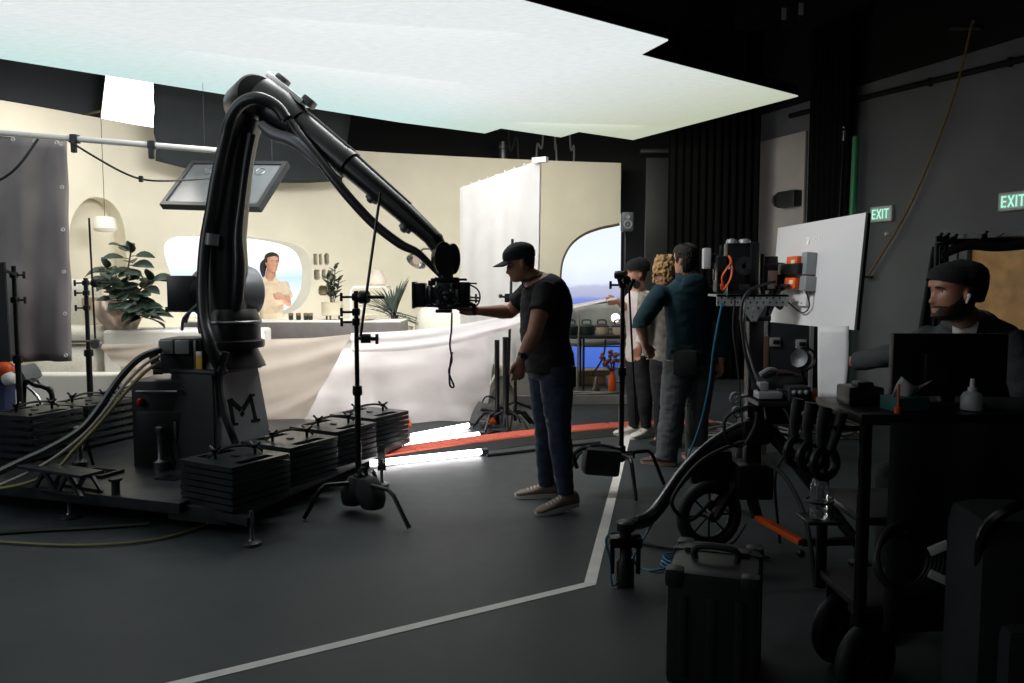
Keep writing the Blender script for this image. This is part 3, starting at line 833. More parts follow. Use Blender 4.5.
# pleated blush pot with rubber plant
r0 = P(117, 328, 8.15)
r = thing('rubber_plant', 'tall rubber plant with dark round leaves in a blush folded pot', 'plant', V((r0.x, r0.y, ZS)))
b = V((r0.x + 0.05, r0.y, ZS))
mb = MB()
rings = []
for i in range(9):
    t = i / 8; ring = []
    for j in range(48):
        a = 2 * PI * j / 48; R = (0.13 + 0.085 * math.sin(t * PI * 0.75)) * (1 + 0.11 * math.sin(a * 8 + t * 2.4))
        ring.append(b + V((R * math.cos(a) - 0.06 * t, R * math.sin(a), 0.29 * t)))
    rings.append(ring)
for i in range(3):
    t = 1 - i * 0.15; rings.append([b + (p - b - V((0, 0, 0.29))) * (0.9 - 0.08 * i) + V((0, 0, 0.285 - i * 0.02)) for p in rings[8]])
mb.loft(rings); mb.build('pot', mat('blush pot', (228, 205, 188), 0.6), r)
mb = MB(); ms = MB(); random.seed(11)
stems = [((0.02, 0, 0.25), (0.05, 0, 0.45), (0.12, 0, 0.78)), ((-0.03, 0, 0.25), (-0.06, 0.02, 0.45), (-0.16, 0.05, 0.62)), ((0.05, 0, 0.25), (0.16, -0.02, 0.35), (0.32, -0.05, 0.5)), ((0.08, -0.05, 0.25), (0.24, -0.1, 0.2), (0.3, -0.12, 0.12))]
for sidx, st in enumerate(stems):
    pts = spl([b + V(q) for q in st], 11); ms.tube(pts, 0.009, 6)
    for q in range(3, len(pts)):
        a = q * 2.2 + sidx; d = V((math.cos(a), math.sin(a) * 0.9, random.uniform(-0.25, 0.6)))
        L = random.uniform(0.16, 0.23); pe = pts[q] + d.normalized() * 0.06; ms.tube([pts[q], pe], 0.004, 5)
        leaf(mb, pe, d, V((0, -0.5, 0.85)), L, L * 0.4, 0.3, 5)
    leaf(mb, pts[-1], V((0.2, -0.4, 0.6)), V((0, 1, 0)), 0.17, 0.06, 0.3, 5)
ms.build('stem', M_stem, r); mb.build('leaves', M_leaf, r, solid=0.003)
# pendant in the arch
hp = wall_hit(92, 225); c = wall_at(hp[0], hp[1], 0.25)
r = thing('pendant_lamp', 'white drum pendant lamp hanging in the cream arch alcove', 'lamp', c)
mb = MB(); mb.lathe([(0.03, 0.085), (0.09, 0.085), (0.115, 0.06), (0.125, -0.05), (0.1, -0.085), (0.02, -0.085)], c, n=24); mb.build('lamp_shade', M_creamw, r)
mb = MB(); mb.cyl(c + V((0, 0, 0.08)), V((c.x, c.y, ZW + 0.02)), 0.004, n=6); mb.bar(V((c.x, c.y - 0.02, ZW + 0.02)), wall_at(hp[0], ZW + 0.02, -0.2), 0.02); mb.build('cord', M_stem, r)
# ------------------------------------------------------------------ above the set wall
def wallq(px, py, off):
    # point on a surface parallel to the set wall, `off` metres behind (negative) or in front
    d = ray(px, py); best = None
    for i in range(0, 400):
        s = WL * i / 400; p = wall_at(s, 0, off); x = p.x / p.y - d.x / d.y
        if best is None or abs(x) < best[0]: best = (abs(x), p)
    Y = best[1].y
    return P(px, py, Y)
M_greyd = mat('dark grey drape', (66, 70, 74), 0.85, 0, 0.1, 1.5, bump=0.1, bscale=40)
a, b2, c, d = wallq(-60, 40, -0.75), wallq(107, 60, -0.75), wallq(-60, 130, -0.75), wallq(107, 130, -0.75)
o = cloth('duvetyne_drape', quadfn(a + V((0, 0, 0.4)), b2 + V((0, 0, 0.4)), V((c.x, c.y, 0.1)), V((d.x, d.y, 0.1))), 14, 10, M_greyd, 0.08, 2.0)
tag(o, 'dark grey drape hung behind the far left end of the set wall', 'curtain')
a, b2, c, d = wallq(153, 78, 0.45), wallq(352, 108, 0.45), wallq(156, 161, 0.45), wallq(342, 181, 0.45)
sag = quadfn(a, b2, c, d)
o = cloth('black_flag', lambda u, v: sag(u, v) + V((0, 0, -0.12 * math.sin(PI * u) * v)) , 20, 12, mat('black duvetyne', (38, 44, 46), 0.85, 0, 0.1, bump=0.1, bscale=60), 0.1, 2.5)
fl = thing('overhead_flag', 'large black cloth flag hung over the set wall behind the robot elbow', 'flag', (a + b2) / 2)
o.parent = fl; o.matrix_parent_inverse = WM[fl.name].inverted(); o.name = 'flag_cloth'
mb = MB(); mb.tube([a + V((-0.05, 0, 0.02)), b2 + V((0.05, 0, 0.02))], 0.018, 8)
for t in (0.2, 0.8):
    p = a.lerp(b2, t); mb.cyl(p, V((p.x, p.y, 6.49)), 0.006, n=5)
mb.build('top_pipe', M_black, fl)
# bright studio lamp behind the set wall
a, b2, c, d = wallq(106, 74, -0.45), wallq(158, 84, -0.45), wallq(99, 135, -0.45), wallq(158, 138, -0.45)
cc = (a + b2 + c + d) / 4; back = V((-0.2, 0.5, 0.1))
r = thing('softbox_lamp', 'blazing white softbox lamp above the left end of the set wall', 'lamp', cc)
mb = MB(); mb.grid(quadfn(a, b2, c, d), 4, 4); o = mb.build('diffuser', emit('softbox glow', (255, 252, 246), 3.4), r, solid=0.01)
mb = MB(); k = 0.45
inner = [cc + (p - cc) * k + back for p in (a, b2, d, c)]; outr = [cc + (p - cc) * 1.03 + back * 0.01 for p in (a, b2, d, c)]
mb.loft([outr, inner]); mb.build('hood', M_black, r, smooth=False)
mb = MB(); mb.cyl(V((cc.x - 0.2, cc.y + 0.6, 0)), V((cc.x - 0.2, cc.y + 0.6, cc.z + 0.05)), 0.03); mb.bar(cc + back * 0.8, V((cc.x - 0.2, cc.y + 0.6, cc.z + 0.05)), 0.04); mb.lathe([(0.35, 0.0), (0.35, 0.02), (0.04, 0.05)], (cc.x - 0.2, cc.y + 0.6, 0)); mb.build('stand', M_black, r)
# pipes and cables on top of the set wall
c = wallq(503, 158, -0.8)
mb = MB(); zc = P(503, 142, c.y).z; mb.lathe([(0.07, c.z - 1.2), (0.07, zc - 0.12), (0.1, zc - 0.11), (0.1, zc - 0.06), (0.065, zc - 0.05), (0.065, zc), (0.02, zc + 0.01)], (c.x, c.y, 0), n=16); mb.lathe([(0.3, 0), (0.3, 0.02), (0.07, 0.06), (0.07, 2.6)], (c.x, c.y, 0), n=16)
tag(mb.build('wind_up_stand', M_steel), 'silver top of a wind-up stand poking over the set wall', 'stand')
for i, (xa, ya, xb, yb, xc, yc, lab) in enumerate(((519, 160, 517, 138, 509, 142, 'black cable loop over the set wall next to the silver stand'), (536, 163, 537, 146, 543, 136, 'pale cable leaning over the set wall above the white cloth frame'), (558, 160, 556, 147, 555, 137, 'upright pale cable over the set wall, middle of three'), (572, 162, 574, 148, 570, 138, 'curled pale cable over the set wall nearest its right end'))):
    pts = [wallq(xa, ya, -0.3), wallq(xb, yb, -0.4), wallq(xc, yc, -0.5), V((wallq(xc, yc, -0.5).x, wallq(xc, yc, -0.5).y + 0.15, 6.45))]
    pts[0].z = 2.75
    mb = MB(); mb.tube(pts, 0.016, 6, 6); tag(mb.build('hanging_cable', mat('grey cable', (120, 122, 122), 0.5) if i else M_rubber), lab, 'cable', 'cables hanging over the set wall')
# ------------------------------------------------------------------ tilted monitor hung on the set
tl, tr_, br, bl = P(187, 164, 8.3), P(283, 163, 7.95), P(266, 210, 7.5), P(167, 205, 7.85)
ax = (tr_ - tl + br - bl).normalized(); ay = (bl - tl + br - tr_); ay = (ay - ax * ay.dot(ax)).normalized(); az = ax.cross(ay).normalized()
if az.y > 0: az = -az
c = (tl + tr_ + br + bl) / 4; w = ((tr_ - tl).length + (br - bl).length) / 2; h = ((bl - tl).length + (br - tr_).length) / 2
r = thing('hanging_monitor', 'large dark monitor tilted down behind the robot upper arm', 'monitor', c)
def q(a, b, k=0.0): return c + ax * a + ay * b + az * k
mb = MB()
holed_plate(mb, [(-w / 2, -h / 2), (w / 2, -h / 2), (w / 2, h / 2), (-w / 2, h / 2)], [rrect(-w / 2 + 0.045, -h / 2 + 0.045, w / 2 - 0.045, h / 2 - 0.045, 0.01, 2)], lambda a, b: q(a, b, 0.03), -az * 0.07)
mb.build('bezel', M_black, r, smooth=False)
mb = MB(); mb.obox(q(0, 0, 0.0), ax, ay, az, (w - 0.08, h - 0.08, 0.03)); mb.build('screen', mat('grey screen', (80, 84, 86), 0.25), r)
mb = MB(); mb.obox(q(0, -h * 0.1, -0.06), ax, ay, az, (w * 0.5, h * 0.5, 0.05), 0.01); mb.build('back_housing', M_dark, r)
mb = MB()
for s in (-0.35, 0.35):
    p = q(s * w, -h * 0.4, -0.03); mb.cyl(p, V((p.x, p.y, 3.5)), 0.0025, n=6)
mb.build('hanger', M_black, r)
mb = MB()
for s in (-0.25, 0.28):
    mb.torus(q(s * w, -h * 0.28, 0.017), az, 0.05, 0.004, 16, 5)
mb.build('speaker_ring', M_steel, r)
# ------------------------------------------------------------------ white diffusion frame
tl, tr_ = P(460, 188, 9.3), P(539.5, 160, 7.75)
zb = 0.62
r = thing('diffusion_frame', 'tall white cloth stretched on a frame behind the man in the cap', 'frame', V(((tl.x + tr_.x) / 2, (tl.y + tr_.y) / 2, zb)))
zt = (tl.z + tr_.z) / 2
TL, TR, BL, BR = tl, tr_, V((tl.x, tl.y, zb)), V((tr_.x - 0.03, tr_.y, zb))
fn = quadfn(TL, TR, BL, BR)
mb = MB(); mb.grid(lambda u, v: fn(u, v) + V((-0.5, -0.7, 0)).normalized() * (0.02 * noise.noise(V((u * 5, v * 2, 3))) + 0.008 * math.sin(u * 30 + 2 * noise.noise(V((u * 3, v * 2, 0))))), 40, 20)
M_silk = fabric('white silk', (244, 242, 240), 0.45, 0.0)
mb.build('fabric', M_silk, r, angle=80)
mb = MB()
for a, b2 in ((TL, TR), (TR, BR), (BR, BL), (BL, TL)):
    mb.tube([a.lerp((TL + BR) / 2, 0.03) + V((0.02, 0.03, 0)), b2.lerp((TL + BR) / 2, 0.03) + V((0.02, 0.03, 0))], 0.014, 8)
mb.bar(TR + V((-0.06, 0.04, 0)), TR + V((0.07, -0.04, 0.0)), 0.05); mb.build('pipe_frame', M_white, r)
n_t = 9
for k in range(n_t):
    p = TL.lerp(TR, (k + 0.5) / n_t) + V((0, 0.0, 0.005)); mb = MB(); mb.ell(p, (0.009, 0.009, 0.016), 6, 4); mb.build('tie', M_white, r)
for k, t in enumerate((0.15, 0.7)):
    p = BL.lerp(BR, t) + V((0.05, 0.08, 0)); mb = MB(); mb.cyl(V((p.x, p.y, 0.05)), V((p.x, p.y, 2.0)), 0.018)
    for j in range(3):
        a = j * 2.094 + 0.4; mb.tube([V((p.x, p.y, 0.25)), V((p.x + 0.25 * math.cos(a), p.y + 0.25 * math.sin(a), 0.14)), V((p.x + 0.42 * math.cos(a), p.y + 0.42 * math.sin(a), 0.012))], 0.012, 7)
    mb.build('stand', M_blackm, r)
# ------------------------------------------------------------------ grey curtain on pole at left
M_curt = mat('grey brown cloth', (150, 142, 142), 0.9, 0, 0.1, 3, bump=0.15, bscale=120)
r = thing('curtain_pole', 'long white pole carrying the grey curtain at the left', 'pole', P(110, 141, 6.5))
A, B = P(-70, 127, 6.5), P(226, 151.3, 6.75)
mb = MB(); mb.tube([A, B], 0.024, 12); mb.build('tube', M_white, r)
for px in (61, 137, 213):
    mb = MB()
    t = (P(px, 0, 6.5).x - A.x) / (B.x - A.x); p = A.lerp(B, t); mb.box(p, (0.06, 0.07, 0.07), 0.01); mb.box(p + V((0, -0.02, -0.07)), (0.04, 0.04, 0.09), 0.01); mb.build('clamp', M_black, r)
# stand holding the right end (mostly behind the robot) and the left one beyond the frame
pr_ = A.lerp(B, 0.99); mb = MB(); mb.cyl(V((pr_.x, pr_.y + 0.04, 0.21)), V((pr_.x, pr_.y + 0.04, pr_.z + 0.05)), 0.017); mb.lathe([(0.12, 0.202), (0.12, 0.214), (0.02, 0.23)], V((pr_.x, pr_.y + 0.04, 0)), n=16); mb.build('stand', M_blackm, r)
for t in (0.03,):
    p = A.lerp(B, t); mb = MB(); mb.cyl(V((p.x, p.y + 0.05, 0.06)), V((p.x, p.y + 0.05, p.z + 0.1)), 0.017)
    for j in range(3):
        a = j * 2.094 + 0.9; mb.tube([V((p.x, p.y + 0.05, 0.3)), V((p.x + 0.25 * math.cos(a), p.y + 0.05 + 0.25 * math.sin(a), 0.22)), V((p.x + 0.45 * math.cos(a), p.y + 0.05 + 0.45 * math.sin(a), 0.012))], 0.013, 7)
    mb.build('stand', M_blackm, r)
Yc = 6.55
tl, tr_, bl, br = P(-60, 131, Yc), P(67, 141, Yc), P(-60, 363, Yc), P(72, 361, Yc)
fq = quadfn(tl, tr_, bl, br)
o = cloth('grey_curtain', lambda u, v: fq(u, v) + V((0, -0.03, 0)) * math.sin(u * 22 + 1.5 * noise.noise(V((u * 3, v * 2, 1)))) * (0.4 + v), 40, 24, M_curt, 0.05, 3.0)
cr = thing('cloth_curtain', 'grey brown cloth with eyelets hanging at the far left', 'curtain', (tl + tr_) / 2)
o.parent = cr; o.matrix_parent_inverse = WM[cr.name].inverted(); o.name = 'cloth'
mb = MB()
for k in range(6):
    p = fq(0.985, 0.02 + k * 0.19); mb.torus(p + V((0, -0.06, 0)), (0, 1, 0), 0.012, 0.005, 12, 6)
for k in range(6):
    p = fq(0.1 + k * 0.17, 0.015); mb.torus(p + V((0, -0.06, 0)), (0, 1, 0), 0.012, 0.005, 12, 6)
mb.build('eyelets', M_white, cr)
# slack black cable along the pole
mb = MB(); mb.tube([P(-30, 195, 6.35), P(12, 172, 6.35), P(38, 139, 6.45)], 0.01, 6, 6)
tag(mb.build('slack_cable', M_rubber), 'slack black cable across the grey curtain up to the white pole', 'cable')
mb = MB(); mb.tube([P(69, 141, 6.5), P(95, 157, 6.5), P(120, 171, 6.5), P(141, 179, 6.55), P(165, 181, 6.6), P(200, 179, 6.9), P(235, 176, 7.4)], 0.009, 6, 6); p = P(141, 179, 6.53); mb.box(p, (0.03, 0.03, 0.05), 0.006)
tag(mb.build('slack_cable', M_rubber), 'slack black cable drooping from the white pole towards the hanging monitor', 'cable')
# ================================================================== DRAPED CLOTHS
M_muslin = fabric('natural muslin', (226, 214, 202), 0.55)
M_bounce = fabric('white bounce cloth', (246, 242, 243), 0.5, 0.1, 20)
def polyfn(top, bot):
    T = [V(p) for p in top]; B = [V(p) for p in bot]
    def at(L, u):
        x = u * (len(L) - 1); i = min(int(x), len(L) - 2); return L[i].lerp(L[i + 1], x - i)
    return lambda u, v: at(T, u).lerp(at(B, u), v)
# A: muslin behind the robot
top = [P(x, y, 7.62) for x, y in ((103, 344), (160, 343), (220, 341), (270, 339.5), (312, 338), (352, 334))]
bot = [P(x, y, 7.62 - 0.02 * i) for i, (x, y) in enumerate(((132, 400), (170, 424), (220, 432), (262, 430), (296, 424), (306, 417)))]
fa = polyfn(spl(top, 3), spl(bot, 3))
o = cloth('muslin_sheet', lambda u, v: fa(u, v) + V((0, -1, 0)) * (0.05 * math.sin((u * 0.6 + v) * 11) * (1 - u * 0.3) + 0.02 * math.sin((v * 26 + u * 9))), 48, 32, M_muslin, 0.09, 2.2, seed=2, thick=0)
tag(o, 'creased beige muslin sheet slung behind the robot base', 'cloth')
# B: white bounce
top = [P(x, y, 8.45) for x, y in ((318, 350), (360, 347), (410, 344), (455, 340), (497, 333))]
bot = [FL(300, 428), FL(350, 426), FL(400, 425), FL(445, 422), FL(486, 421)]
bot = [V((p.x, p.y, 0.012)) for p in bot]
fb = polyfn(spl(top, 3), spl(bot, 3))
o = cloth('white_sheet', lambda u, v: fb(u, v) + V((0, -1, 0)) * (0.035 * math.sin((u * 1.4 - v * 0.35) * 17) * (0.4 + v * 0.6)), 60, 30, M_bounce, 0.11, 2.6, seed=5, thick=0)
tag(o, 'big white bounce sheet hanging to the floor in front of the island', 'cloth')
# C: long strip
tp = ((351, 333), (400, 331), (450, 326), (500, 317), (530, 312), (566, 305.5), (600, 299.5), (616, 297))
bt = ((353, 352), (400, 351), (450, 345), (497, 333), (530, 323), (566, 311), (600, 303), (616, 300))
Ys = (8.1, 8.1, 8.05, 8.0, 7.95, 7.85, 7.7, 7.62)
top = [P(x, y, Y) for (x, y), Y in zip(tp, Ys)]; bot = [P(x, y, Y - 0.12) for (x, y), Y in zip(bt, Ys)]
fc = polyfn(spl(top, 3), spl(bot, 3))
o = cloth('cloth_strip', lambda u, v: fc(u, v) + V((0, -1, 0)) * (0.03 * math.sin(v * 9 + u * 3) + 0.05 * math.sin(v * PI)), 60, 12, M_bounce, 0.03, 3.0, seed=9, thick=0)
tag(o, 'long white cloth held taut from the beige muslin past the capped man', 'cloth')
# C2: grey sheer sheet behind the table
fq = quadfn(P(556, 309, 11.0), P(624, 301, 11.0), P(556, 347, 11.0), P(624, 345, 11.0))
o = cloth('grey_sheet', fq, 14, 8, mat('grey sheet', (150, 152, 150), 0.9), 0.06, 2.5, seed=4)
sh = thing('hung_sheet', 'grey sheet hung on a rail behind the folding table', 'cloth', P(590, 325, 11.0))
o.parent = sh; o.matrix_parent_inverse = WM[sh.name].inverted(); o.name = 'sheet'
a = P(554, 308.5, 11.05); b = P(626, 300.5, 11.05)
mb = MB(); mb.tube([a, b], 0.015, 8)
for p in (a, b): mb.cyl(V((p.x, p.y, 0)), p, 0.015); mb.lathe([(0.12, 0.1), (0.12, 0.115), (0.02, 0.13)], (p.x, p.y, 0))
mb.build('rail', M_blackm, sh)
# ================================================================== ROBOT PLATFORM
M_deckp = mat('worn black steel deck', (46, 49, 52), 0.36, 0.4, 0.3, 8)
U = V((0.308, 0.951, 0)).normalized(); W = V((-U.y, U.x, 0))
O = V((-1.72, 4.55, 0))
def pf(u, w, z): return O + U * u + W * w + V((0, 0, z))
rz_p = math.atan2(U.y, U.x) - PI / 2
plat = thing('robot_platform', 'heavy black steel platform carrying the robot and its ballast', 'platform', pf(1.3, 1.1, 0))
mb = MB(); mb.obox(pf(1.4, 1.15, 0.165), W, U, V((0, 0, 1)), (1.75, 2.75, 0.07), 0.012); mb.build('deck', M_deckp, plat)
mb = MB()
for w in (0.2, 2.15):
    mb.obox(pf(1.35, w + (0.0), 0.125), W, U, V((0, 0, 1)), (0.42 if w < 1 else 0.36, 2.55, 0.1), 0.01)
for u in (0.25, 2.5):
    mb.obox(pf(u, 1.15, 0.1), W, U, V((0, 0, 1)), (2.0, 0.14, 0.06), 0.006)
mb.build('chassis', M_black, plat)
fp = [FL(252, 545), FL(382, 486)]
spots = [V((fp[0].x, fp[0].y, 0)), V((fp[1].x, fp[1].y, 0)), pf(0.15, 2.2, 0), pf(2.5, 2.2, 0), pf(0.1, 1.2, 0), pf(2.55, 1.0, 0)]
for i, p in enumerate(spots):
    mb = MB(); mb.lathe([(0.045, 0.0), (0.055, 0.006), (0.055, 0.018), (0.02, 0.028), (0.012, 0.04), (0.012, 0.2)], p, n=16)
    mb.build('levelling_foot', M_steel, plat)
for i, p in enumerate(spots[:2]):
    q_ = pf(0.12 if i == 0 else 2.3, 0.12, 0.13); mb = MB(); mb.bar(q_, V((p.x, p.y, 0.14)), 0.06, 0.05, 0.004); mb.build('outrigger', M_black, plat)
for i, (u, w) in enumerate(((0.5, 0.75), (0.45, 1.35), (1.9, 0.6))):
    mb = MB(); mb.box(pf(u, w, 0.204), (0.16, 0.12, 0.008), 0.002, rz=rz_p); mb.build('lifting_plate', M_blackm, plat)
# folding step frame lying on the deck
A, B = PZ(18, 467, 0.33), PZ(82, 477, 0.33)
st_ = thing('step_bracket', 'low black step bracket standing on the front left of the platform', 'step', V((A.x, A.y, 0.2)))
dv = (B - A).normalized(); sv = V((-dv.y, dv.x, 0))
mb = MB(); mb.obox((A + B) / 2 + sv * 0.07, dv, sv, V((0, 0, 1)), ((B - A).length, 0.16, 0.02), 0.004); mb.build('tread', M_deckp, st_)
for t in (0.42, 0.78):
    p = A.lerp(B, t); mb = MB()
    for s in (0.0, 0.14):
        mb.bar(p + sv * s, p + sv * s - dv * 0.1 + V((0, 0, -0.125)), 0.02); mb.bar(p + sv * s, p + sv * s + dv * 0.12 + V((0, 0, -0.125)), 0.02); mb.bar(p + sv * s - dv * 0.1 + V((0, 0, -0.119)), p + sv * s + dv * 0.12 + V((0, 0, -0.119)), 0.02, 0.012)
    mb.build('leg', M_black, st_)
for k, (px, py, lab) in enumerate(((80, 462, 'upright black levelling jack on the deck, left one behind the step bracket'), (161, 462, 'upright steel levelling jack on the deck beside the nearest weight stack'))):
    c = PZ(px, 470, 0.2); r = thing('levelling_jack', lab, 'jack', V((c.x, c.y, 0.2)), 0, 'levelling jacks on the platform')
    mb = MB(); mb.lathe([(0.05, 0), (0.05, 0.06), (0.03, 0.07), (0.022, 0.08), (0.022, 0.27)], V((c.x, c.y, 0.2)), n=14); mb.build('screw', M_steel if k else M_black, r)
    mb = MB(); mb.lathe([(0.03, 0), (0.034, 0.01), (0.034, 0.04), (0.02, 0.05)], V((c.x, c.y, 0.46)), n=6); mb.build('head', M_steel, r)
    mb = MB(); mb.bar(V((c.x + 0.03, c.y, 0.49)), V((c.x + 0.11, c.y - 0.03, 0.24)), 0.02, 0.012, 0.003); mb.build('lever', M_blackm, r)
# square bracket & small bolt on deck
c = PZ(98, 474, 0.2); mb = MB()
holed_plate(mb, [(-0.13, -0.1), (0.13, -0.1), (0.13, 0.1), (-0.13, 0.1)], [[(-0.1, -0.07), (0.1, -0.07), (0.1, 0.07), (-0.1, 0.07)]], lambda a, b: V((c.x, c.y, 0.201)) + W * -a + U * b, (0, 0, 0.02))
tag(mb.build('square_frame', M_black), 'flat black square frame lying on the platform deck', 'frame')
c = PZ(116, 494, 0.2); mb = MB(); mb.lathe([(0.025, 0), (0.025, 0.08), (0.04, 0.085), (0.04, 0.1), (0.01, 0.105)], V((c.x, c.y, 0.2)), n=12)
tag(mb.build('deck_bolt', M_black), 'short black bolt sticking up at the front edge of the deck', 'bolt')
# ---- ballast plates
M_plate = mat('black ballast plate', (44, 50, 52), 0.3, 0.35, 0.2, 10)
PW, PD, PT = 0.46, 0.46, 0.029
def make_plate(knobs):
    r = thing('weight_plate', '', 'weight', (0, 0, 0))
    mb = MB()
    sl = [rrect(-PW / 2 + 0.03, -0.13, -PW / 2 + 0.1, 0.13, 0.012, 2), rrect(PW / 2 - 0.1, -0.13, PW / 2 - 0.03, 0.13, 0.012, 2)]
    holed_plate(mb, rrect(-PW / 2, -PD / 2, PW / 2, PD / 2, 0.012, 2), sl, lambda a, b: V((a, b, 0)), (0, 0, PT))
    mb.build('plate', M_plate, r, world=False, angle=30)
    if knobs:
        for s in (-1, 1):
            mb = MB(); mb.lathe([(0.01, PT), (0.01, PT + 0.035), (0.022, PT + 0.04), (0.022, PT + 0.06), (0.008, PT + 0.062)], (0.05 * s, 0.11 * s, 0), n=10)
            mb.tube([(0.05 * s - 0.045, 0.11 * s, PT + 0.075), (0.05 * s, 0.11 * s, PT + 0.045), (0.05 * s + 0.045, 0.11 * s, PT + 0.075)], 0.008, 6)
            mb.build('wing_nut', M_blackm, r, world=False)
        mb = MB(); mb.tube([(-0.11, -0.12, PT + 0.005), (-0.06, -0.02, PT + 0.05), (0.0, 0.08, PT + 0.055), (0.02, 0.16, PT + 0.03), (0.03, 0.19, PT + 0.004)], 0.009, 6, 5); mb.build('strap', M_rubber, r, world=False)
        mb = MB(); mb.box((0, 0, PT + 0.004), (0.045, 0.03, 0.008), 0.002); mb.build('latch', M_black, r, world=False)
    return r
pk = make_plate(True); pn = make_plate(False)
ordn = ['lowest', 'second up', 'third up', 'fourth up', 'fifth up', 'sixth up', 'seventh up']
used = {'k': False, 'n': False}
def place_plate(kn, loc, rz, label, group):
    src = pk if kn else pn; key = 'k' if kn else 'n'
    if not used[key]:
        used[key] = True; o = src; o.location = loc; o.rotation_euler = (0, 0, rz); o['label'] = label; o['group'] = group
    else:
        o = dup(src, loc, rz, label, group)
    return o
near = ['nearest the camera', 'second nearest the camera', 'third nearest the camera', 'by the light tubes']
NP = 7
for k in range(4):
    front = V((-1.62, 4.55, 0)).lerp(V((-1.085, 6.2, 0)), k / 3)
    a1 = V((0.5, 0.866, 0)); a2 = V((-0.866, 0.5, 0))
    c = front + a1 * PD / 2 + a2 * PW / 2
    rz = math.atan2(a1.y, a1.x) - PI / 2
    for j in range(NP):
        topm = j == NP - 1
        jit = random.uniform(-0.006, 0.006)
        place_plate(topm, V((c.x + jit, c.y - jit, 0.176 + j * 0.0385)), rz + random.uniform(-0.008, 0.008), 'black ballast plate, %s in the right edge stack %s' % ('topmost' if topm else ordn[j], near[k]), 'ballast plates along the right edge of the platform')
nearl = ['nearest the grey stool', 'second from the grey stool', 'third from the grey stool', 'behind the control cabinet']
for k in range(4):
    c = pf(0.75 + 0.5 * k, 2.2, 0)
    for j in range(NP):
        topm = j == NP - 1
        place_plate(topm, V((c.x, c.y, 0.178 + j * 0.0565)), rz_p + random.uniform(-0.01, 0.01), 'black ballast plate, %s in the far row stack %s' % ('topmost' if topm else ordn[j], nearl[k]), 'ballast plates along the far edge of the platform')
        if j < NP - 1 and False: pass
# spacers under the far row plates are bolts: rods through each stack
for k in range(4):
    c = pf(0.75 + 0.5 * k, 2.2, 0); mb = MB()
    for s in (-1, 1):
        for t in (-1, 1):
            mb.cyl(c + W * 0.17 * s + U * 0.18 * t + V((0, 0, 0.17)), c + W * 0.17 * s + U * 0.18 * t + V((0, 0, 0.56)), 0.012, n=8)
    mb.build('stack_rod', M_black, plat)
# ================================================================== ROBOT
M_rob = mat('robot black', (17, 18, 20), 0.36, 0.1, 0.15, 4, spec=0.55)
M_robg = mat('robot grey casting', (112, 114, 118), 0.4, 0.3, 0.08)
M_hose = mat('ribbed black hose', (34, 35, 37), 0.35, 0, 0.1)
RB = V((-2.12, 6.0, 0.2))
rob = thing('camera_robot', 'tall black robot arm reaching over to hold the film camera', 'robot', RB)
# pedestal (tapered, M plate facing the camera on its right half)
M_ped = mat('dark grey pedestal', (96, 99, 103), 0.45, 0.1, 0.1, 3)
zt = 0.862; zb = 0.2
tl = PZ(214, 375, zt); tr_ = tl + U * 0.5; wd2 = W * 0.34
ou = -W * 0.075
bl = V((tl.x, tl.y, zb)) + ou - U * 0.07; br = V((tr_.x, tr_.y, zb)) + ou + U * 0.07
mb = MB(); mb.loft([[bl, br, br + wd2 - ou * 2, bl + wd2 - ou * 2], [tl, tr_, tr_ + wd2, tl + wd2]]); mb.build('pedestal', M_ped, rob, smooth=False)
mb = MB(); cc = (tl + tr_) / 2 + wd2 / 2 + V((0, 0, 0.012)); mb.obox(cc, U, W, V((0, 0, 1)), (0.54, 0.38, 0.03), 0.006); mb.build('top_flange', M_black, rob)
mb = MB(); mb.prism([bl - U * 0.012 - ou * 0.2, bl - U * 0.012 + (wd2 - ou * 2), tl + wd2 - U * 0.012, tl - U * 0.012], -U * 0.012); mb.build('front_cover', M_black, rob, smooth=False)
# M emblem
fx = (tr_ - tl).normalized()
def face(px, py):
    n = (tr_ - tl).cross(bl - tl).normalized(); d = ray(px, py); o = V((0, 0, HC)); t = (tl - o).dot(n) / d.dot(n); return o + d * t + (n if n.y < 0 else -n) * 0.002
nf = (tr_ - tl).cross(bl - tl).normalized(); nf = nf if nf.y < 0 else -nf
def zq(x, y): return face(150 + x / 3.795, 380 + y / 3.795)
mb = MB()
def stroke(a, b, w): mb.bar(zq(*a), zq(*b), w, 0.006, up=nf)
stroke((303, 84), (317, 166), 0.034); stroke((382, 66), (400, 150), 0.034)
stroke((303, 76), (344, 112), 0.036); stroke((384, 58), (352, 112), 0.036)
stroke((300, 172), (334, 166), 0.02); stroke((384, 156), (416, 150), 0.02); stroke((294, 80), (314, 74), 0.02); stroke((376, 62), (396, 56), 0.02)
c = zq(350, 128); mb.obox(c, (fx + V((0, 0, 1))).normalized(), (fx - V((0, 0, 1))).normalized(), nf, (0.034, 0.034, 0.006))
mb.build('emblem', mat('emblem black', (5, 5, 5), 0.8, spec=0.1), rob)
# cable swoosh strap along pedestal
mb = MB(); mb.tube([P(226, 352, 5.55), P(219, 380, 5.55), P(222, 405, 5.53), P(231, 432, 5.5), P(237, 446, 5.62)], 0.028, 8, 6); mb.build('cable_loom', M_hose, rob)
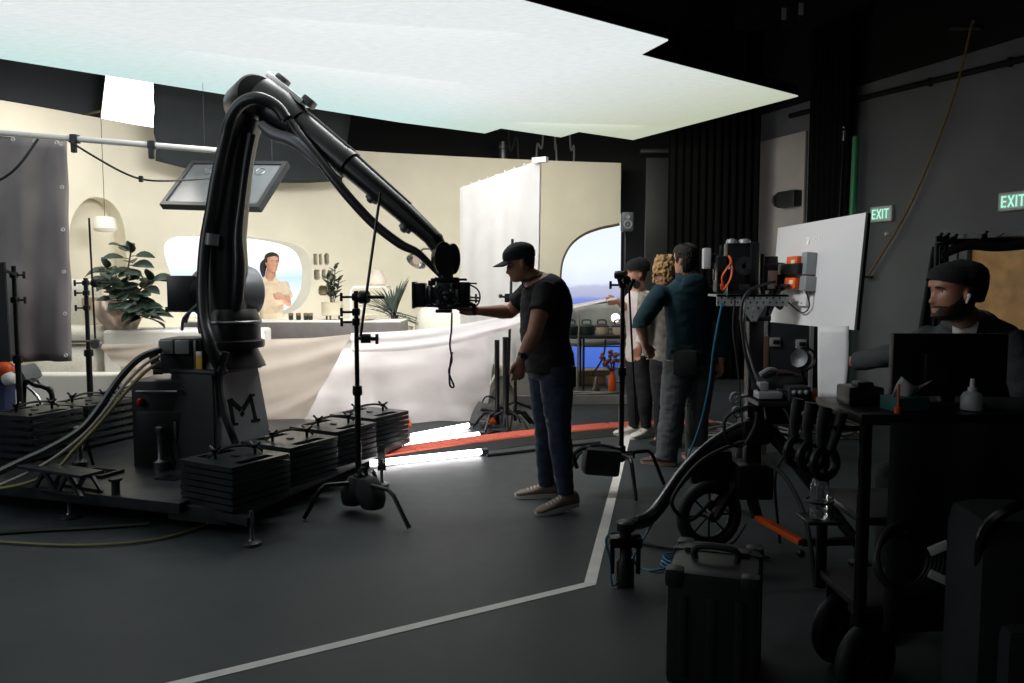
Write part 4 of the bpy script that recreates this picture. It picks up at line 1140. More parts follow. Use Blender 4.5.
# turret
z1 = zt + 0.027
tc = V((P(232, 345, 5.85).x, 5.86, 0))
mb = MB(); mb.lathe([(0.235, z1), (0.225, z1 + 0.03), (0.17, z1 + 0.15), (0.17, z1 + 0.22)], tc, n=28); mb.build('base_casting', M_rob, rob)
zr = z1 + 0.14
mb = MB(); mb.lathe([(0.225, zr), (0.23, zr + 0.015), (0.23, zr + 0.05), (0.205, zr + 0.06), (0.205, zr + 0.19), (0.19, zr + 0.24), (0.17, zr + 0.28)], tc, n=32); mb.build('turret', M_rob, rob)
mb = MB(); mb.lathe([(0.209, zr + 0.175), (0.212, zr + 0.185), (0.209, zr + 0.2)], tc, n=32, cap=False); mb.build('ring_seal', M_steel, rob, solid=0.006)
# shoulder: axis towards the camera/right
SH = P(226, 293, 5.95); SA = V((0.78, -0.62, 0)).normalized()
mb = MB(); mb.lathe([(0.19, -0.22), (0.2, -0.2), (0.2, 0.08), (0.17, 0.1)], SH, SA, n=28); mb.box(SH + V((0, 0.03, -0.16)), (0.36, 0.34, 0.3), 0.05); mb.build('shoulder_housing', M_rob, rob)
DC = P(233, 292, 5.98); DA = V((-0.62, -0.78, 0)).normalized()
mb = MB(); mb.lathe([(0.15, -0.16), (0.185, -0.15), (0.195, -0.12), (0.195, 0.07), (0.17, 0.085), (0.1, 0.09)], DC, DA, n=40); mb.build('shoulder_disc', M_robg, rob)
mb = MB(); mb.lathe([(0.172, 0.08), (0.178, 0.085), (0.178, 0.15), (0.16, 0.17), (0.01, 0.175)], DC, DA, n=40); mb.build('shoulder_cap', M_rob, rob)
mb = MB(); mb.box(P(189, 293, 6.05), (0.21, 0.3, 0.26), 0.012); mb.box(P(187, 309, 6.05), (0.25, 0.2, 0.04), 0.008); mb.build('motor_box', M_rob, rob)
mb = MB(); mb.tube([P(186, 322, 5.9), P(190, 312, 5.85), P(199, 303, 5.8), P(206, 290, 5.8)], 0.012, 6, 5); mb.tube([P(182, 330, 5.9), P(184, 318, 5.85), P(192, 310, 5.82)], 0.012, 6, 5); mb.build('motor_cable', M_robg, rob)
# upper arm: lofted box following the outline
EL = P(256, 99, 5.85)
def secpx(xl, yl, xr, yr, Y, dep):
    a = P(xl, yl, Y); b = P(xr, yr, Y); m = (a + b) / 2; hx = (b - a) / 2; hy = V((0, dep / 2, 0)); ring = []
    for i in range(20):
        t = 2 * PI * i / 20; cx_ = math.cos(t); sx_ = math.sin(t)
        k = (abs(cx_) ** 4 + abs(sx_) ** 4) ** -0.25
        ring.append(m + hx * cx_ * k + hy * sx_ * k)
    return ring
rings = [secpx(206, 318, 246, 320, 5.85, 0.30), secpx(204, 290, 246, 292, 5.86, 0.30), secpx(206, 262, 245, 264, 5.86, 0.28), secpx(208, 235, 243.5, 238, 5.86, 0.27), secpx(213, 195, 247, 199, 5.86, 0.25), secpx(220, 158, 251, 163, 5.86, 0.25), secpx(227, 130, 256, 136, 5.86, 0.26), secpx(233, 112, 262, 118, 5.86, 0.28), secpx(240, 100, 268, 105, 5.86, 0.28)]
mb = MB(); mb.loft(rings); mb.build('upper_arm', M_rob, rob, angle=50)
# lighter rib on the right edge of upper arm
mb = MB(); rr = [((242.5, 300), (244, 262)), ]
pts = [P(232, 322, 5.76), P(237, 300, 5.72), P(239, 265, 5.71), P(238, 235, 5.71), P(242, 198, 5.72), P(247, 160, 5.72), P(252, 134, 5.72)]
mb.tube(pts, [0.02, 0.045, 0.045, 0.035, 0.028, 0.028, 0.03], 10, 5); mb.build('arm_rib', mat('robot dark grey', (36, 38, 40), 0.3, 0.2), rob)
# elbow
EA = V((0.55, -0.83, 0.05)).normalized()
e1 = P(251, 101, 5.86); mb = MB(); mb.lathe([(0.09, -0.2), (0.145, -0.19), (0.155, -0.16), (0.155, 0.14), (0.14, 0.17), (0.06, 0.175), (0.002, 0.175)], e1, EA, n=30); mb.build('elbow_joint', M_rob, rob)
e2 = P(277, 108, 5.8); fd = (P(350, 168, 5.62) - e2).normalized()
mb = MB(); mb.tube([e2 - fd * 0.2, e2 - fd * 0.14, e2 + fd * 0.05, e2 + fd * 0.22], [0.09, 0.15, 0.155, 0.12], 20); mb.build('forearm_housing', M_rob, rob)
sd_ = V((0.6, 0, 0.8)); up_ = fd.cross(V((0, 1, 0))).normalized()
if up_.z < 0: up_ = -up_
mb = MB()
mb.obox(e2 + up_ * 0.145 - fd * 0.03, fd, V((0, 1, 0)), up_, (0.36, 0.14, 0.04), 0.012); mb.build('top_cover', mat('pale cover', (205, 208, 210), 0.35), rob)
for t in (-0.1, 0.17):
    mb = MB(); mb.obox(e2 + up_ * 0.175 + fd * t, fd, V((0, 1, 0)), up_, (0.1, 0.12, 0.06), 0.018); mb.build('motor_cap', M_rob, rob)
mb = MB(); mb.tube([P(261, 124, 5.68), P(274, 134, 5.66), P(297, 143, 5.6), P(320, 166, 5.56)], [0.03, 0.045, 0.045, 0.02], 10, 5); mb.build('link_casting', M_robg, rob)
# forearm
f1 = P(287, 113, 5.78); f2 = P(347, 163, 5.65); f3 = P(404, 212, 5.54); f4 = P(437, 242, 5.48)
mb = MB(); mb.tube([f1, f2], [0.1, 0.096], 18); mb.build('forearm', M_rob, rob)
mb = MB(); mb.tube([f2, f3, f4], [0.085, 0.074, 0.058], 18); mb.build('forearm_tube', M_rob, rob)
mb = MB(); mb.tube([f2 - (f2 - f1).normalized() * 0.03, f2 + (f2 - f1).normalized() * 0.03], 0.102, 18); mb.build('forearm_collar', M_rob, rob)
mb = MB(); d_ = (f2 - f1).normalized()
mb.bar(f1 + up_ * 0.1 + d_ * 0.1, f2 + up_ * 0.096, 0.07, 0.016, 0.004, up=up_); mb.bar(f2 + up_ * 0.09, f3 + up_ * 0.075, 0.05, 0.012, 0.004, up=up_); mb.build('top_rail', M_robg, rob)
for k, t in enumerate((0.35, 0.72)):
    p = f2.lerp(f4, t) - up_ * 0.075; mb = MB(); mb.ell(p, 0.034, 10, 8); mb.bar(p - fd * 0.04, p + fd * 0.05, 0.035, 0.03, 0.006); mb.build('hose_clamp', M_robg, rob)
# wrist
w1 = P(446, 259, 5.46)
mb = MB(); mb.tube([f4 - fd * 0.03, w1 + V((-0.02, 0, 0.02))], [0.066, 0.05], 14); mb.build('wrist_neck', M_rob, rob)
mb = MB(); ax_ = V((0.45, -0.89, 0)).normalized(); ring = []
for s in (-0.035, 0.035):
    ring.append([P(442.5, 259, 5.43) + ax_ * s + V((0, 0, 1)) * 0.115 * math.sin(2 * PI * j / 24) + ax_.cross(V((0, 0, 1))) * 0.07 * math.cos(2 * PI * j / 24) for j in range(24)])
mb.loft(ring); mb.build('wrist_disc', M_rob, rob)
mb = MB(); ring = []
for s in (-0.03, 0.03):
    ring.append([P(452, 259, 5.5) + ax_ * s + V((0, 0, 1)) * 0.105 * math.sin(2 * PI * j / 24) + ax_.cross(V((0, 0, 1))) * 0.05 * math.cos(2 * PI * j / 24) for j in range(24)])
mb.loft(ring); mb.build('wrist_disc', M_rob, rob)
mb = MB(); mb.cyl(P(446, 268, 5.46), P(446, 280, 5.46), 0.05); mb.box(P(447, 279.5, 5.46), (0.16, 0.14, 0.03), 0.006); mb.build('tool_flange', M_rob, rob)
# hoses
mb = MB(); mb.tube([P(286, 119, 5.56), P(276, 106, 5.56), P(258, 98, 5.55), P(242, 103, 5.58), P(231, 118, 5.62), P(225, 140, 5.66), P(217, 175, 5.66), P(211, 210, 5.66), P(205, 245, 5.66), P(202.5, 285, 5.62), P(204, 318, 5.56), P(209, 340, 5.5), P(214, 356, 5.52), P(222, 372, 5.62)], 0.042, 10, 6); mb.build('hose', M_hose, rob)
mb = MB(); mb.tube([P(291, 122, 5.66), P(300, 136, 5.62), P(318, 158, 5.58), P(334, 179, 5.54), P(352, 201, 5.52), P(374, 224, 5.5), P(400, 244, 5.47), P(418, 253, 5.45), P(436, 271, 5.44), P(441, 276, 5.44)], [0.036, 0.036, 0.034, 0.034, 0.034, 0.034, 0.032, 0.026, 0.02, 0.016], 10, 5); mb.build('hose', M_hose, rob)
mb = MB(); p = P(211, 238, 5.66); mb.cyl(p + V((0, 0, -0.05)), p + V((0.01, 0, 0.03)), 0.05, n=14); mb.build('hose_sleeve', M_robg, rob)
mb = MB(); mb.tube([P(207, 252, 5.68), P(208, 215, 5.68), P(216, 170, 5.68), P(224, 128, 5.68), P(229, 116, 5.68)], 0.008, 6, 6); mb.build('air_line', M_robg, rob)
# ---- controller boxes left of pedestal
M_ctl = mat('controller black', (25, 26, 28), 0.4, 0.1, 0.15)
cb = thing('control_cabinet', 'black control cabinet beside the robot pedestal with cable sockets', 'cabinet', V((P(170, 400, 5.7).x, 5.8, 0.2)))
a = P(134, 380, 5.62); b = P(190, 378, 5.62)
mb = MB(); mb.box(((a.x + b.x) / 2, 5.75, (0.2 + a.z) / 2), (b.x - a.x, 0.36, a.z - 0.2), 0.012); mb.build('body', M_ctl, cb)
mb = MB(); mb.box(((a.x + b.x) / 2 - 0.0, 5.56, 0.42), (b.x - a.x - 0.08, 0.03, 0.36), 0.006); mb.build('door', M_ctl, cb)
mb = MB(); mb.box(((a.x + b.x) / 2 + 0.12, 5.54, 0.47), (0.02, 0.03, 0.12), 0.004); mb.build('handle', M_steel, cb)
mb = MB(); p = P(140, 402, 5.55); mb.ell(p, (0.022, 0.03, 0.03), 8, 6); mb.build('red_button', mat('red plastic', (150, 40, 30), 0.4), cb)
mb = MB(); p = P(152, 391, 5.52); mb.tube([p + V((-0.1, 0.06, 0)), p + V((-0.1, -0.02, 0)), p + V((0.18, -0.02, 0)), p + V((0.18, 0.06, 0))], 0.008, 6); mb.build('rail', M_steel, cb)
jb = thing('junction_box', 'black junction box with two grey covers and a yellow sticker', 'box', P(181, 374, 5.75))
a = P(160, 374, 5.7); b = P(205, 374, 5.7); zt2 = P(180, 338, 5.7).z
mb = MB(); mb.box(((a.x + b.x) / 2, 5.85, (a.z + zt2) / 2 - 0.0), (b.x - a.x - 0.02, 0.34, zt2 - a.z - 0.01), 0.012); mb.build('body', M_ctl, jb)
for px in (167, 183):
    mb = MB(); c = P(px, 347, 5.66); mb.box(c, (0.105, 0.05, 0.1), 0.012); mb.build('cover', mat('grey cover', (112, 114, 117), 0.4), jb)
mb = MB(); c = P(199.5, 362, 5.66); mb.box(c, (0.042, 0.02, 0.14), 0.003); mb.mi = 1; mb.box(c + V((0, 0, 0.06)), (0.038, 0.024, 0.03), 0.002); mb.build('sticker', [mat('yellow sticker', (206, 160, 50), 0.5), M_white], jb)
mb = MB(); c = P(196, 357, 5.67); mb.box(c, (0.02, 0.03, 0.24), 0.004); mb.build('bracket', M_steel, jb)
mb = MB()
for k in range(5):
    c = P(158 + k * 1.2, 352 + k * 5, 5.7); mb.cyl(c, c + V((-0.06, -0.02, 0)), 0.018, n=8)
mb.build('plugs', M_black, jb)
# sweeping cables
M_cy = mat('olive yellow cable', (112, 106, 62), 0.5)
M_cw = mat('pale cable', (140, 136, 128), 0.5)
cabs = [((160, 350, 5.6), (140, 358, 5.45), (120, 378, 5.35), (98, 410, 5.25), (80, 430, 5.2), (50, 448, 5.15), (20, 462, 5.1), (-30, 486, 5.0), 0.024, M_hose, 'thick black cable sweeping from the junction box down to the left'),
        ((160, 356, 5.55), (143, 366, 5.42), (122, 388, 5.32), (100, 417, 5.22), (80, 438, 5.15), (48, 462, 5.05), (12, 480, 4.98), (-30, 497, 4.95), 0.011, M_cw, 'thin pale cable below the thick black one sweeping to the left edge'),
        ((160, 362, 5.55), (145, 372, 5.4), (124, 394, 5.3), (98, 425, 5.2), (74, 450, 5.1), (55, 470, 5.03), (20, 485, 4.97), (-30, 492, 4.92), 0.012, M_cy, 'olive yellow cable sweeping down across the deck to the left')]
for c in cabs:
    mb = MB(); pts = [P(*q_) for q_ in c[:8]]
    mb.tube(pts, c[8], 8, 6); tag(mb.build('power_cable', c[9]), c[10], 'cable', 'cables leading from the robot to the left')
mb = MB(); mb.tube([V((p.x, p.y, 0.012)) for p in (FL(-40, 541), FL(60, 547), FL(130, 545), FL(180, 536), FL(215, 522))], 0.008, 6, 6); tag(mb.build('floor_cable', M_cy), 'olive cable lying on the floor in front of the platform', 'cable')
mb = MB(); mb.tube([V((p.x, p.y, 0.014)) for p in (FL(-40, 538), FL(30, 533), FL(90, 530), FL(150, 526))], 0.014, 6, 6); tag(mb.build('floor_cable', M_rubber), 'black cable lying on the floor under the platform edge', 'cable')
# ================================================================== CINEMA CAMERA
M_cam = mat('camera black', (44, 46, 49), 0.35, 0.2, 0.25, 20)
Yc = 5.46
def cp(px, py, dy=0.0): return P(px, py, Yc + dy)
cc = thing('cinema_camera', 'black cinema camera rig hanging from the robot wrist', 'camera', cp(446, 292))
mb = MB(); c = cp(420, 295); mb.box(c, (0.085, 0.17, 0.165), 0.012); mb.box(c + V((-0.035, 0, 0)), (0.02, 0.2, 0.18), 0.006); mb.build('matte_box', M_cam, cc)
mb = MB(); c = cp(433, 296); mb.lathe([(0.055, -0.055), (0.07, -0.05), (0.07, -0.02), (0.062, -0.015), (0.062, 0.02), (0.068, 0.025), (0.068, 0.05), (0.055, 0.055)], c, (1, 0, 0), n=24); mb.build('lens', M_cam, cc)
mb = MB(); mb.lathe([(0.0705, -0.012), (0.0725, -0.008), (0.0725, 0.008), (0.0705, 0.012)], cp(431, 296), (1, 0, 0), n=24, cap=False); mb.build('lens_ring', M_steel, cc, solid=0.004)
mb = MB(); c = cp(449, 294); mb.box(c, (0.155, 0.14, 0.16), 0.014); mb.box(c + V((0.0, -0.075, 0.02)), (0.1, 0.02, 0.09), 0.006); mb.box(c + V((0, 0, 0.09)), (0.13, 0.1, 0.03), 0.008); mb.box(c + V((0, 0, -0.09)), (0.14, 0.11, 0.025), 0.006); mb.build('body', M_cam, cc)
mb = MB(); c = cp(465, 293); mb.box(c, (0.07, 0.11, 0.15), 0.01); mb.build('battery', M_black, cc)
mb = MB(); c = cp(449, 279.5); mb.box(c, (0.24, 0.1, 0.016), 0.004)
for px in (438, 458): mb.cyl(cp(px, 286), cp(px, 279), 0.012, n=8)
mb.build('top_plate', M_cam, cc)
for dy in (-0.05, 0.05):
    mb = MB(); mb.cyl(cp(425, 306, dy), cp(472, 308, dy), 0.008, n=8); mb.build('rod', M_steel, cc)
mb = MB(); mb.cyl(cp(464, 283, -0.03), cp(477, 283.5, -0.03), 0.006, n=6); mb.cyl(cp(466, 297, -0.02), cp(480, 298, -0.02), 0.007, n=6); mb.cyl(cp(466, 300, 0.02), cp(480, 301, 0.02), 0.007, n=6); mb.cyl(cp(476, 294, 0), cp(476, 303, 0), 0.007, n=6); mb.build('rear_bracket', M_cam, cc)
for k, pts in enumerate((((468, 284), (477, 289), (480, 297), (477, 305), (468, 307)), ((443, 284), (452, 289), (458, 297), (455, 305), (445, 306)), ((436, 288), (441, 300), (450, 305), (460, 303)), ((428, 286), (426, 295), (429, 303), (437, 306)))):
    mb = MB(); mb.tube([cp(x, y, -0.085 if k else -0.03) for x, y in pts], 0.006, 6, 6); mb.build('cable', M_rubber, cc)
for k, (px, py) in enumerate(((441, 291), (446, 298), (452, 291), (443, 304), (455, 300))):
    mb = MB(); mb.lathe([(0.014, 0), (0.016, 0.008), (0.01, 0.014)], cp(px, py, -0.08), (0, -1, 0), n=10); mb.build('knob', M_steel if k in (1, 2) else M_black, cc)
for k, (px, py, w_, h_) in enumerate(((437, 287, 0.03, 0.02), (452, 286, 0.02, 0.035), (457, 293, 0.018, 0.05), (446, 293, 0.05, 0.02), (438, 302, 0.025, 0.03), (450, 306, 0.035, 0.018))):
    mb = MB(); c = cp(px, py, -0.085); mb.box(c, (w_, 0.022, h_), 0.004); mb.build('module', M_steel if k % 2 else M_robg, cc)
mb = MB(); c = cp(432, 283); mb.box(c, (0.05, 0.06, 0.035), 0.008); mb.build('focus_motor', M_cam, cc)
mb = MB(); c = cp(444, 311); mb.box(c, (0.11, 0.09, 0.022), 0.005); mb.build('base_plate', M_cam, cc)
mb = MB(); c = cp(474, 311, -0.02); mb.cyl(c + V((0, 0, 0.05)), c + V((0, 0, -0.03)), 0.012, n=8); mb.build('handle', M_black, cc)
mb = MB(); mb.tube([cp(452, 313), cp(451.5, 330, 0.02), cp(450, 345, 0.02), cp(452, 360), cp(449, 372), cp(454, 386), cp(450, 385.5), cp(449.5, 371), cp(452, 352)], 0.007, 5, 6)
mb.build('dangling_cable', M_rubber, cc)
# ================================================================== C-STANDS
M_cst = mat('black stand metal', (30, 31, 32), 0.33, 0.4, 0.1)
def cstand(name, label, base, top_z, legs, col_r=0.018, grip=(), rod=None, mcol=None, rise=0.15):
    """base: column foot; legs: three world floor tips"""
    m = mcol or M_cst
    r = thing(name, label, 'stand', V((base.x, base.y, 0)))
    mb = MB(); mid = (rise + top_z) * 0.5
    mb.cyl(V((base.x, base.y, rise - 0.06)), V((base.x, base.y, mid)), col_r, n=12); mb.cyl(V((base.x, base.y, mid)), V((base.x, base.y, top_z)), col_r * 0.75, n=12)
    mb.lathe([(col_r * 1.5, 0), (col_r * 1.6, 0.02), (col_r * 1.5, 0.06)], V((base.x, base.y, mid - 0.05)), n=12); mb.build('column', m, r)
    mb = MB(); mb.lathe([(0.034, 0), (0.036, 0.03), (0.034, 0.1), (0.024, 0.11)], V((base.x, base.y, rise - 0.05)), n=12); mb.build('leg_hub', m, r)
    for t in legs:
        d = V((t.x - base.x, t.y - base.y, 0)); L = d.length; d.normalize()
        b = V((base.x, base.y, 0))
        mb = MB(); mb.tube([b + V((0, 0, rise)), b + d * (L * 0.62) + V((0, 0, rise + 0.01)), b + d * (L * 0.72) + V((0, 0, rise - 0.02)), b + d * L + V((0, 0, 0.014))], 0.0145, 8); mb.build('leg', m, r)
    for (z, side) in grip:
        mb = MB(); c = V((base.x, base.y, z)); mb.box(c, (0.05, 0.05, 0.05), 0.012); mb.cyl(c, c + V((side * 0.09, -0.02, 0)), 0.008, n=8); mb.bar(c + V((side * 0.09, -0.02, -0.028)), c + V((side * 0.09, -0.02, 0.028)), 0.018, 0.014, 0.004); mb.build('tee_knob', m, r)
    if rod:
        a, b2, k = rod
        mb = MB(); mb.cyl(a, b2, 0.009, n=8); mb.build('grip_arm', m, r)
        mb = MB(); mb.lathe([(0.038, -0.03), (0.042, -0.02), (0.042, 0.02), (0.038, 0.03)], k, (1, -0.2, 0), n=14); mb.cyl(k, k + V((0.13, -0.03, 0)), 0.011, n=8); mb.build('grip_head', m, r)
    return r
B1 = P(357.5, 400, 5.15)
L1 = [FL(409, 530), FL(304, 521), V((B1.x + 0.05, B1.y + 0.5, 0))]
cs = cstand('grip_stand', 'black grip stand beside the weight stacks, in front of the muslin', B1, P(357, 291, 5.15).z, L1, 0.02, ((P(357, 297, 5.15).z, -1), (P(357, 312, 5.15).z, -1), (P(357, 322, 5.15).z, -1)), (P(360.5, 336, 5.06), P(380.5, 192, 5.06), P(364, 297, 5.08)), rise=0.2)
mb = MB(); c = P(366, 338.5, 5.12); mb.cyl(P(357, 338, 5.15), P(378, 339, 5.1), 0.013, n=8); mb.lathe([(0.03, -0.03), (0.03, 0.03)], c, (1, 0, 0), n=12); mb.bar(P(377, 334, 5.1), P(377, 344, 5.1), 0.018); mb.build('clamp_handle', M_cst, cs)
M_sand = mat('dark canvas', (36, 37, 39), 0.85, 0, 0.2, 20, bump=0.2, bscale=80)
def sandbag(name, label, c, w, h, d, yaw=0.0, m=None, drop=0.0):
    """saddle bag: two lobes hanging either side of a leg"""
    r = thing(name, label, 'sandbag', V(c))
    R = Matrix.Rotation(yaw, 3, 'Z')
    for s in (-1, 1):
        mb = MB()
        rings = []
        for i in range(9):
            t = i / 8; z = h * (1 - t) + 0.0; wd_ = (w / 2) * (0.72 + 0.28 * math.sin(PI * min(1, t * 0.9))); dd_ = d * (0.16 + 0.34 * math.sin(PI * (0.1 + 0.75 * t))); ring = []
            for j in range(16):
                a = 2 * PI * j / 16; ring.append(V(c) + R @ V((wd_ * math.copysign(abs(math.cos(a)) ** 0.6, math.cos(a)), s * (d * 0.18 + 0.5 * d * 0.5 * t) + dd_ * math.sin(a), z)))
            rings.append(ring)
        mb.loft(rings); mb.build('pouch', m or M_sand, r, angle=60)
    mb = MB(); mb.tube([V(c) + R @ V((-w * 0.22, 0, h - 0.01)), V(c) + R @ V((-w * 0.15, 0, h + 0.05)), V(c) + R @ V((w * 0.15, 0, h + 0.05)), V(c) + R @ V((w * 0.22, 0, h - 0.01))], 0.012, 6, 4); mb.build('handle', m or M_sand, r)
    return r
c = P(362, 500, 5.2); sandbag('sandbag', 'dark canvas sandbag slumped over the base of the near grip stand', V((B1.x + 0.03, B1.y - 0.02, 0.05)), 0.16, 0.19, 0.2, 1.0)
# second stand (in front of the right walkway)
B2 = V((FL(622, 500).x, 5.75, 0)); B2 = V(((622.5 - 512) * 5.75 / 800, 5.75, 0))
L2 = [FL(636, 503), FL(664, 486), V((B2.x - 0.42, B2.y + 0.1, 0))]
cs2 = cstand('grip_stand', 'slim black grip stand in front of the man in the teal sweatshirt', B2, P(622, 283, 5.75).z, L2, 0.02, ((P(622, 285, 5.75).z, -1), (P(622, 454, 5.75).z, 1)), None, rise=0.26)
mb = MB(); k = P(626, 280, 5.72); mb.lathe([(0.03, -0.02), (0.033, 0.0), (0.03, 0.02)], k, (0.3, -1, 0), n=14); mb.lathe([(0.028, -0.035), (0.032, 0.0), (0.028, 0.035)], P(620, 275, 5.74), (1, -0.5, 0), n=14); mb.cyl(P(619, 276, 5.75), P(622, 287, 5.75), 0.02); mb.cyl(P(630, 288, 5.7), P(634, 279, 5.7), 0.014); mb.build('grip_head', M_cst, cs2)
mb = MB(); mb.cyl(P(629, 287, 5.7), P(636, 425, 5.9), 0.008, n=8); mb.build('hanging_arm', M_cst, cs2)
# black shot bag hung on that stand
c = P(601, 461, 5.62)
r = thing('shot_bag', 'boxy black shot bag hanging from the slim grip stand', 'sandbag', V((c.x, c.y, c.z - 0.12)))
mb = MB(); mb.box(c, (0.26, 0.16, 0.19), 0.03, rz=0.1, ry=0.1); mb.build('bag', M_cloth_black, r)
mb = MB(); mb.tube([P(577, 468, 5.6), P(574, 455, 5.58), P(583, 448, 5.58), P(588, 449, 5.6)], 0.015, 7, 5); mb.tube([c + V((-0.1, 0, 0.09)), c + V((-0.04, 0, 0.115)), c + V((0.08, 0, 0.1)), c + V((0.12, 0, 0.075))], 0.012, 6, 4); mb.build('strap', M_cloth_black, r)
mb = MB(); mb.bar(c + V((0.12, 0, 0.02)), V((B2.x, B2.y, c.z + 0.02)), 0.03, 0.02); mb.build('hook', M_cst, r)
# left stands behind the ballast
B3 = V((P(88.5, 350, 7.35).x, 7.35, 0))
cs3 = cstand('flag_stand', 'black stand with a slanting arm between the grey curtain and plant', B3, P(89, 278, 7.35).z, [B3 + V((0.4, -0.15, 0)), B3 + V((-0.3, -0.32, 0)), B3 + V((0, 0.3, 0))], 0.026, ((P(88, 283, 7.35).z, -1), (P(88, 293, 7.35).z, -1), (P(88, 308, 7.35).z, -1)), (P(89, 218, 7.25), P(95.5, 343, 7.25), P(96, 283, 7.27)), rise=0.2)
mb = MB(); mb.cyl(P(96, 341, 7.22), P(50, 342, 7.1), 0.011, n=8); mb.lathe([(0.04, -0.03), (0.05, 0), (0.04, 0.03)], P(96, 344, 7.22), (0.2, -1, 0), n=12); mb.build('boom_arm', M_steel, cs3)
mb = MB(); mb.cyl(P(54, 341, 7.1), P(55, 357, 7.1), 0.014, n=8); mb.bar(P(47, 357, 7.1), P(59, 357, 7.1), 0.02); mb.bar(P(50, 348, 7.1), P(57, 348, 7.1), 0.03); mb.build('clamp', M_chrome, cs3)
B4 = V((P(16.5, 330, 6.2).x, 6.2, 0))
cs4 = cstand('flag_stand', 'black stand in front of the grey curtain at the far left', B4, P(16, 266, 6.2).z, [B4 + V((0.0, -0.32, 0)), B4 + V((-0.35, -0.05, 0)), B4 + V((-0.1, 0.32, 0))], 0.022, ((P(16, 275, 6.2).z, 1), (P(16, 300, 6.2).z, 1)), None, rise=0.22)
mb = MB(); a = P(-40, 268, 6.1); b = P(4, 262, 6.1); c = P(10, 362, 6.1); d = P(-40, 362, 6.1); mb.prism([a, b, c, d], (0, 0.02, 0)); mb.bar(P(4, 270, 6.1), P(16, 275, 6.18), 0.02); 
tag(mb.build('cloth_flag', M_cloth_black), 'black cloth panel clipped to the stand at the left edge', 'flag')
# folding chair bits at far left: crumpled orange and blue jacket on a chrome chair
jx = P(-2, 372, 6.0)
r = thing('work_stool', 'padded grey stool with bent tube legs at the far left behind the plates', 'stool', V((P(20, 385, 6.9).x, 6.95, 0)))
a = P(22, 375, 6.9)
mb = MB(); mb.box(a + V((-0.02, 0, -0.02)), (0.26, 0.28, 0.16), 0.06, ry=-0.5); mb.build('seat', mat('grey vinyl', (84, 88, 90), 0.5), r)
for (dx, dy) in ((0.1, 0.1), (-0.1, 0.1), (0.1, -0.1), (-0.1, -0.1)):
    mb = MB(); mb.tube([a + V((dx * 0.7, dy, -0.06)), a + V((dx * 2.2, dy, -0.25)), V((a.x + dx * 2.4, a.y + dy * 1.4, 0.012))], 0.013, 8, 4); mb.build('leg', M_chrome, r)
mb = MB(); pts = [P(24, 386, 6.75), P(36, 385.5, 6.75), P(46, 388, 6.75), P(52, 396, 6.75)]; pts.append(V((pts[-1].x + 0.02, 6.75, 0.012))); pts.insert(0, V((pts[0].x - 0.02, 6.75, 0.012))); mb.tube(pts, 0.022, 8, 4)
tag(mb.build('bent_tube', M_blackm), 'bent black tube frame beside the grey stool', 'frame')
p = P(2, 374, 6.45)
mb = MB(); mb.ell(p, (0.13, 0.1, 0.1), 14, 10); mb.ell(p + V((-0.1, 0, 0.07)), (0.1, 0.09, 0.12), 12, 8); mb.mi = 1; mb.ell(p + V((0.06, -0.05, 0.04)), (0.07, 0.06, 0.07), 12, 8); mb.mi = 2; mb.ell(p + V((0.1, -0.07, -0.03)), (0.06, 0.05, 0.06), 10, 8); mb.mi = 0; mb.box((p.x - 0.05, p.y + 0.02, (p.z - 0.05) / 2), (0.2, 0.16, p.z - 0.05), 0.03)
tag(mb.build('jacket_heap', [mat('navy jacket', (30, 44, 80), 0.8), M_orange, M_white]), 'heap with navy, orange and white jacket folds at the left picture edge', 'jacket')
# ================================================================== STANDS AND BAG AT THE BOUNCE EDGE
for k, (px, yt, lab) in enumerate(((497, 340, 'left of two short black posts at the right edge of the white bounce sheet'), (505.5, 337, 'right of two short black posts beside the white bounce sheet'))):
    t = P(px, yt, 8.25 - 0.15 * k); b = V((t.x, t.y, 0)); r = thing('flag_post', lab, 'stand', b, 0, 'posts at the edge of the bounce sheet')
    mb = MB(); mb.cyl(b + V((0, 0, 0.02)), t, 0.026 if k == 0 else 0.03, n=10); mb.build('post', M_cst, r)
    for j in range(3):
        a = j * 2.094 + 0.2 + k * 0.4; d = V((math.cos(a), math.sin(a), 0)); mb = MB(); mb.tube([b + V((0, 0, 0.15)), b + d * 0.24 + V((0, 0, 0.15)), b + d * 0.36 + V((0, 0, 0.014))], 0.016, 7); mb.build('leg', M_cst, r)
c = FL(488, 419); M_gbag = mat('grey canvas', (88, 88, 88), 0.85, 0, 0.12, 20, bump=0.2, bscale=80)
r = thing('grey_bag', 'slumped grey canvas bag at the foot of the white bounce sheet', 'bag', V((c.x, c.y - 0.15, 0)))
b0 = V((c.x, c.y - 0.18, 0)); mb = MB(); rings = []
for i in range(8):
    t = i / 7; z = 0.005 + 0.2 * t; k = 1 - 0.35 * t ** 2; ring = []
    for j in range(20):
        a = 2 * PI * j / 20; ring.append(b0 + V((0.19 * k * math.copysign(abs(math.cos(a)) ** 0.7, math.cos(a)) + 0.03 * t, 0.12 * (1 - 0.5 * t) * math.sin(a), z + 0.02 * math.sin(a * 2 + 1) * t)))
    rings.append(ring)
mb.loft(rings); mb.build('bag_body', M_gbag, r, angle=60)
mb = MB(); mb.tube([b0 + V((-0.06, 0, 0.2)), b0 + V((-0.02, 0, 0.27)), b0 + V((0.06, 0, 0.27)), b0 + V((0.1, 0, 0.2))], 0.009, 6, 5); mb.build('handle', M_black, r)
b = P(510, 300, 8.12); b = V((b.x, b.y, 0)); r = thing('background_stand', 'thin black stand rod with a knob behind the head of the capped man', 'stand', b)
mb = MB(); mb.cyl(V((b.x - 0.03, b.y, 0.1)), P(512.5, 239, 8.12), 0.014, n=8); mb.build('rod', M_cst, r)
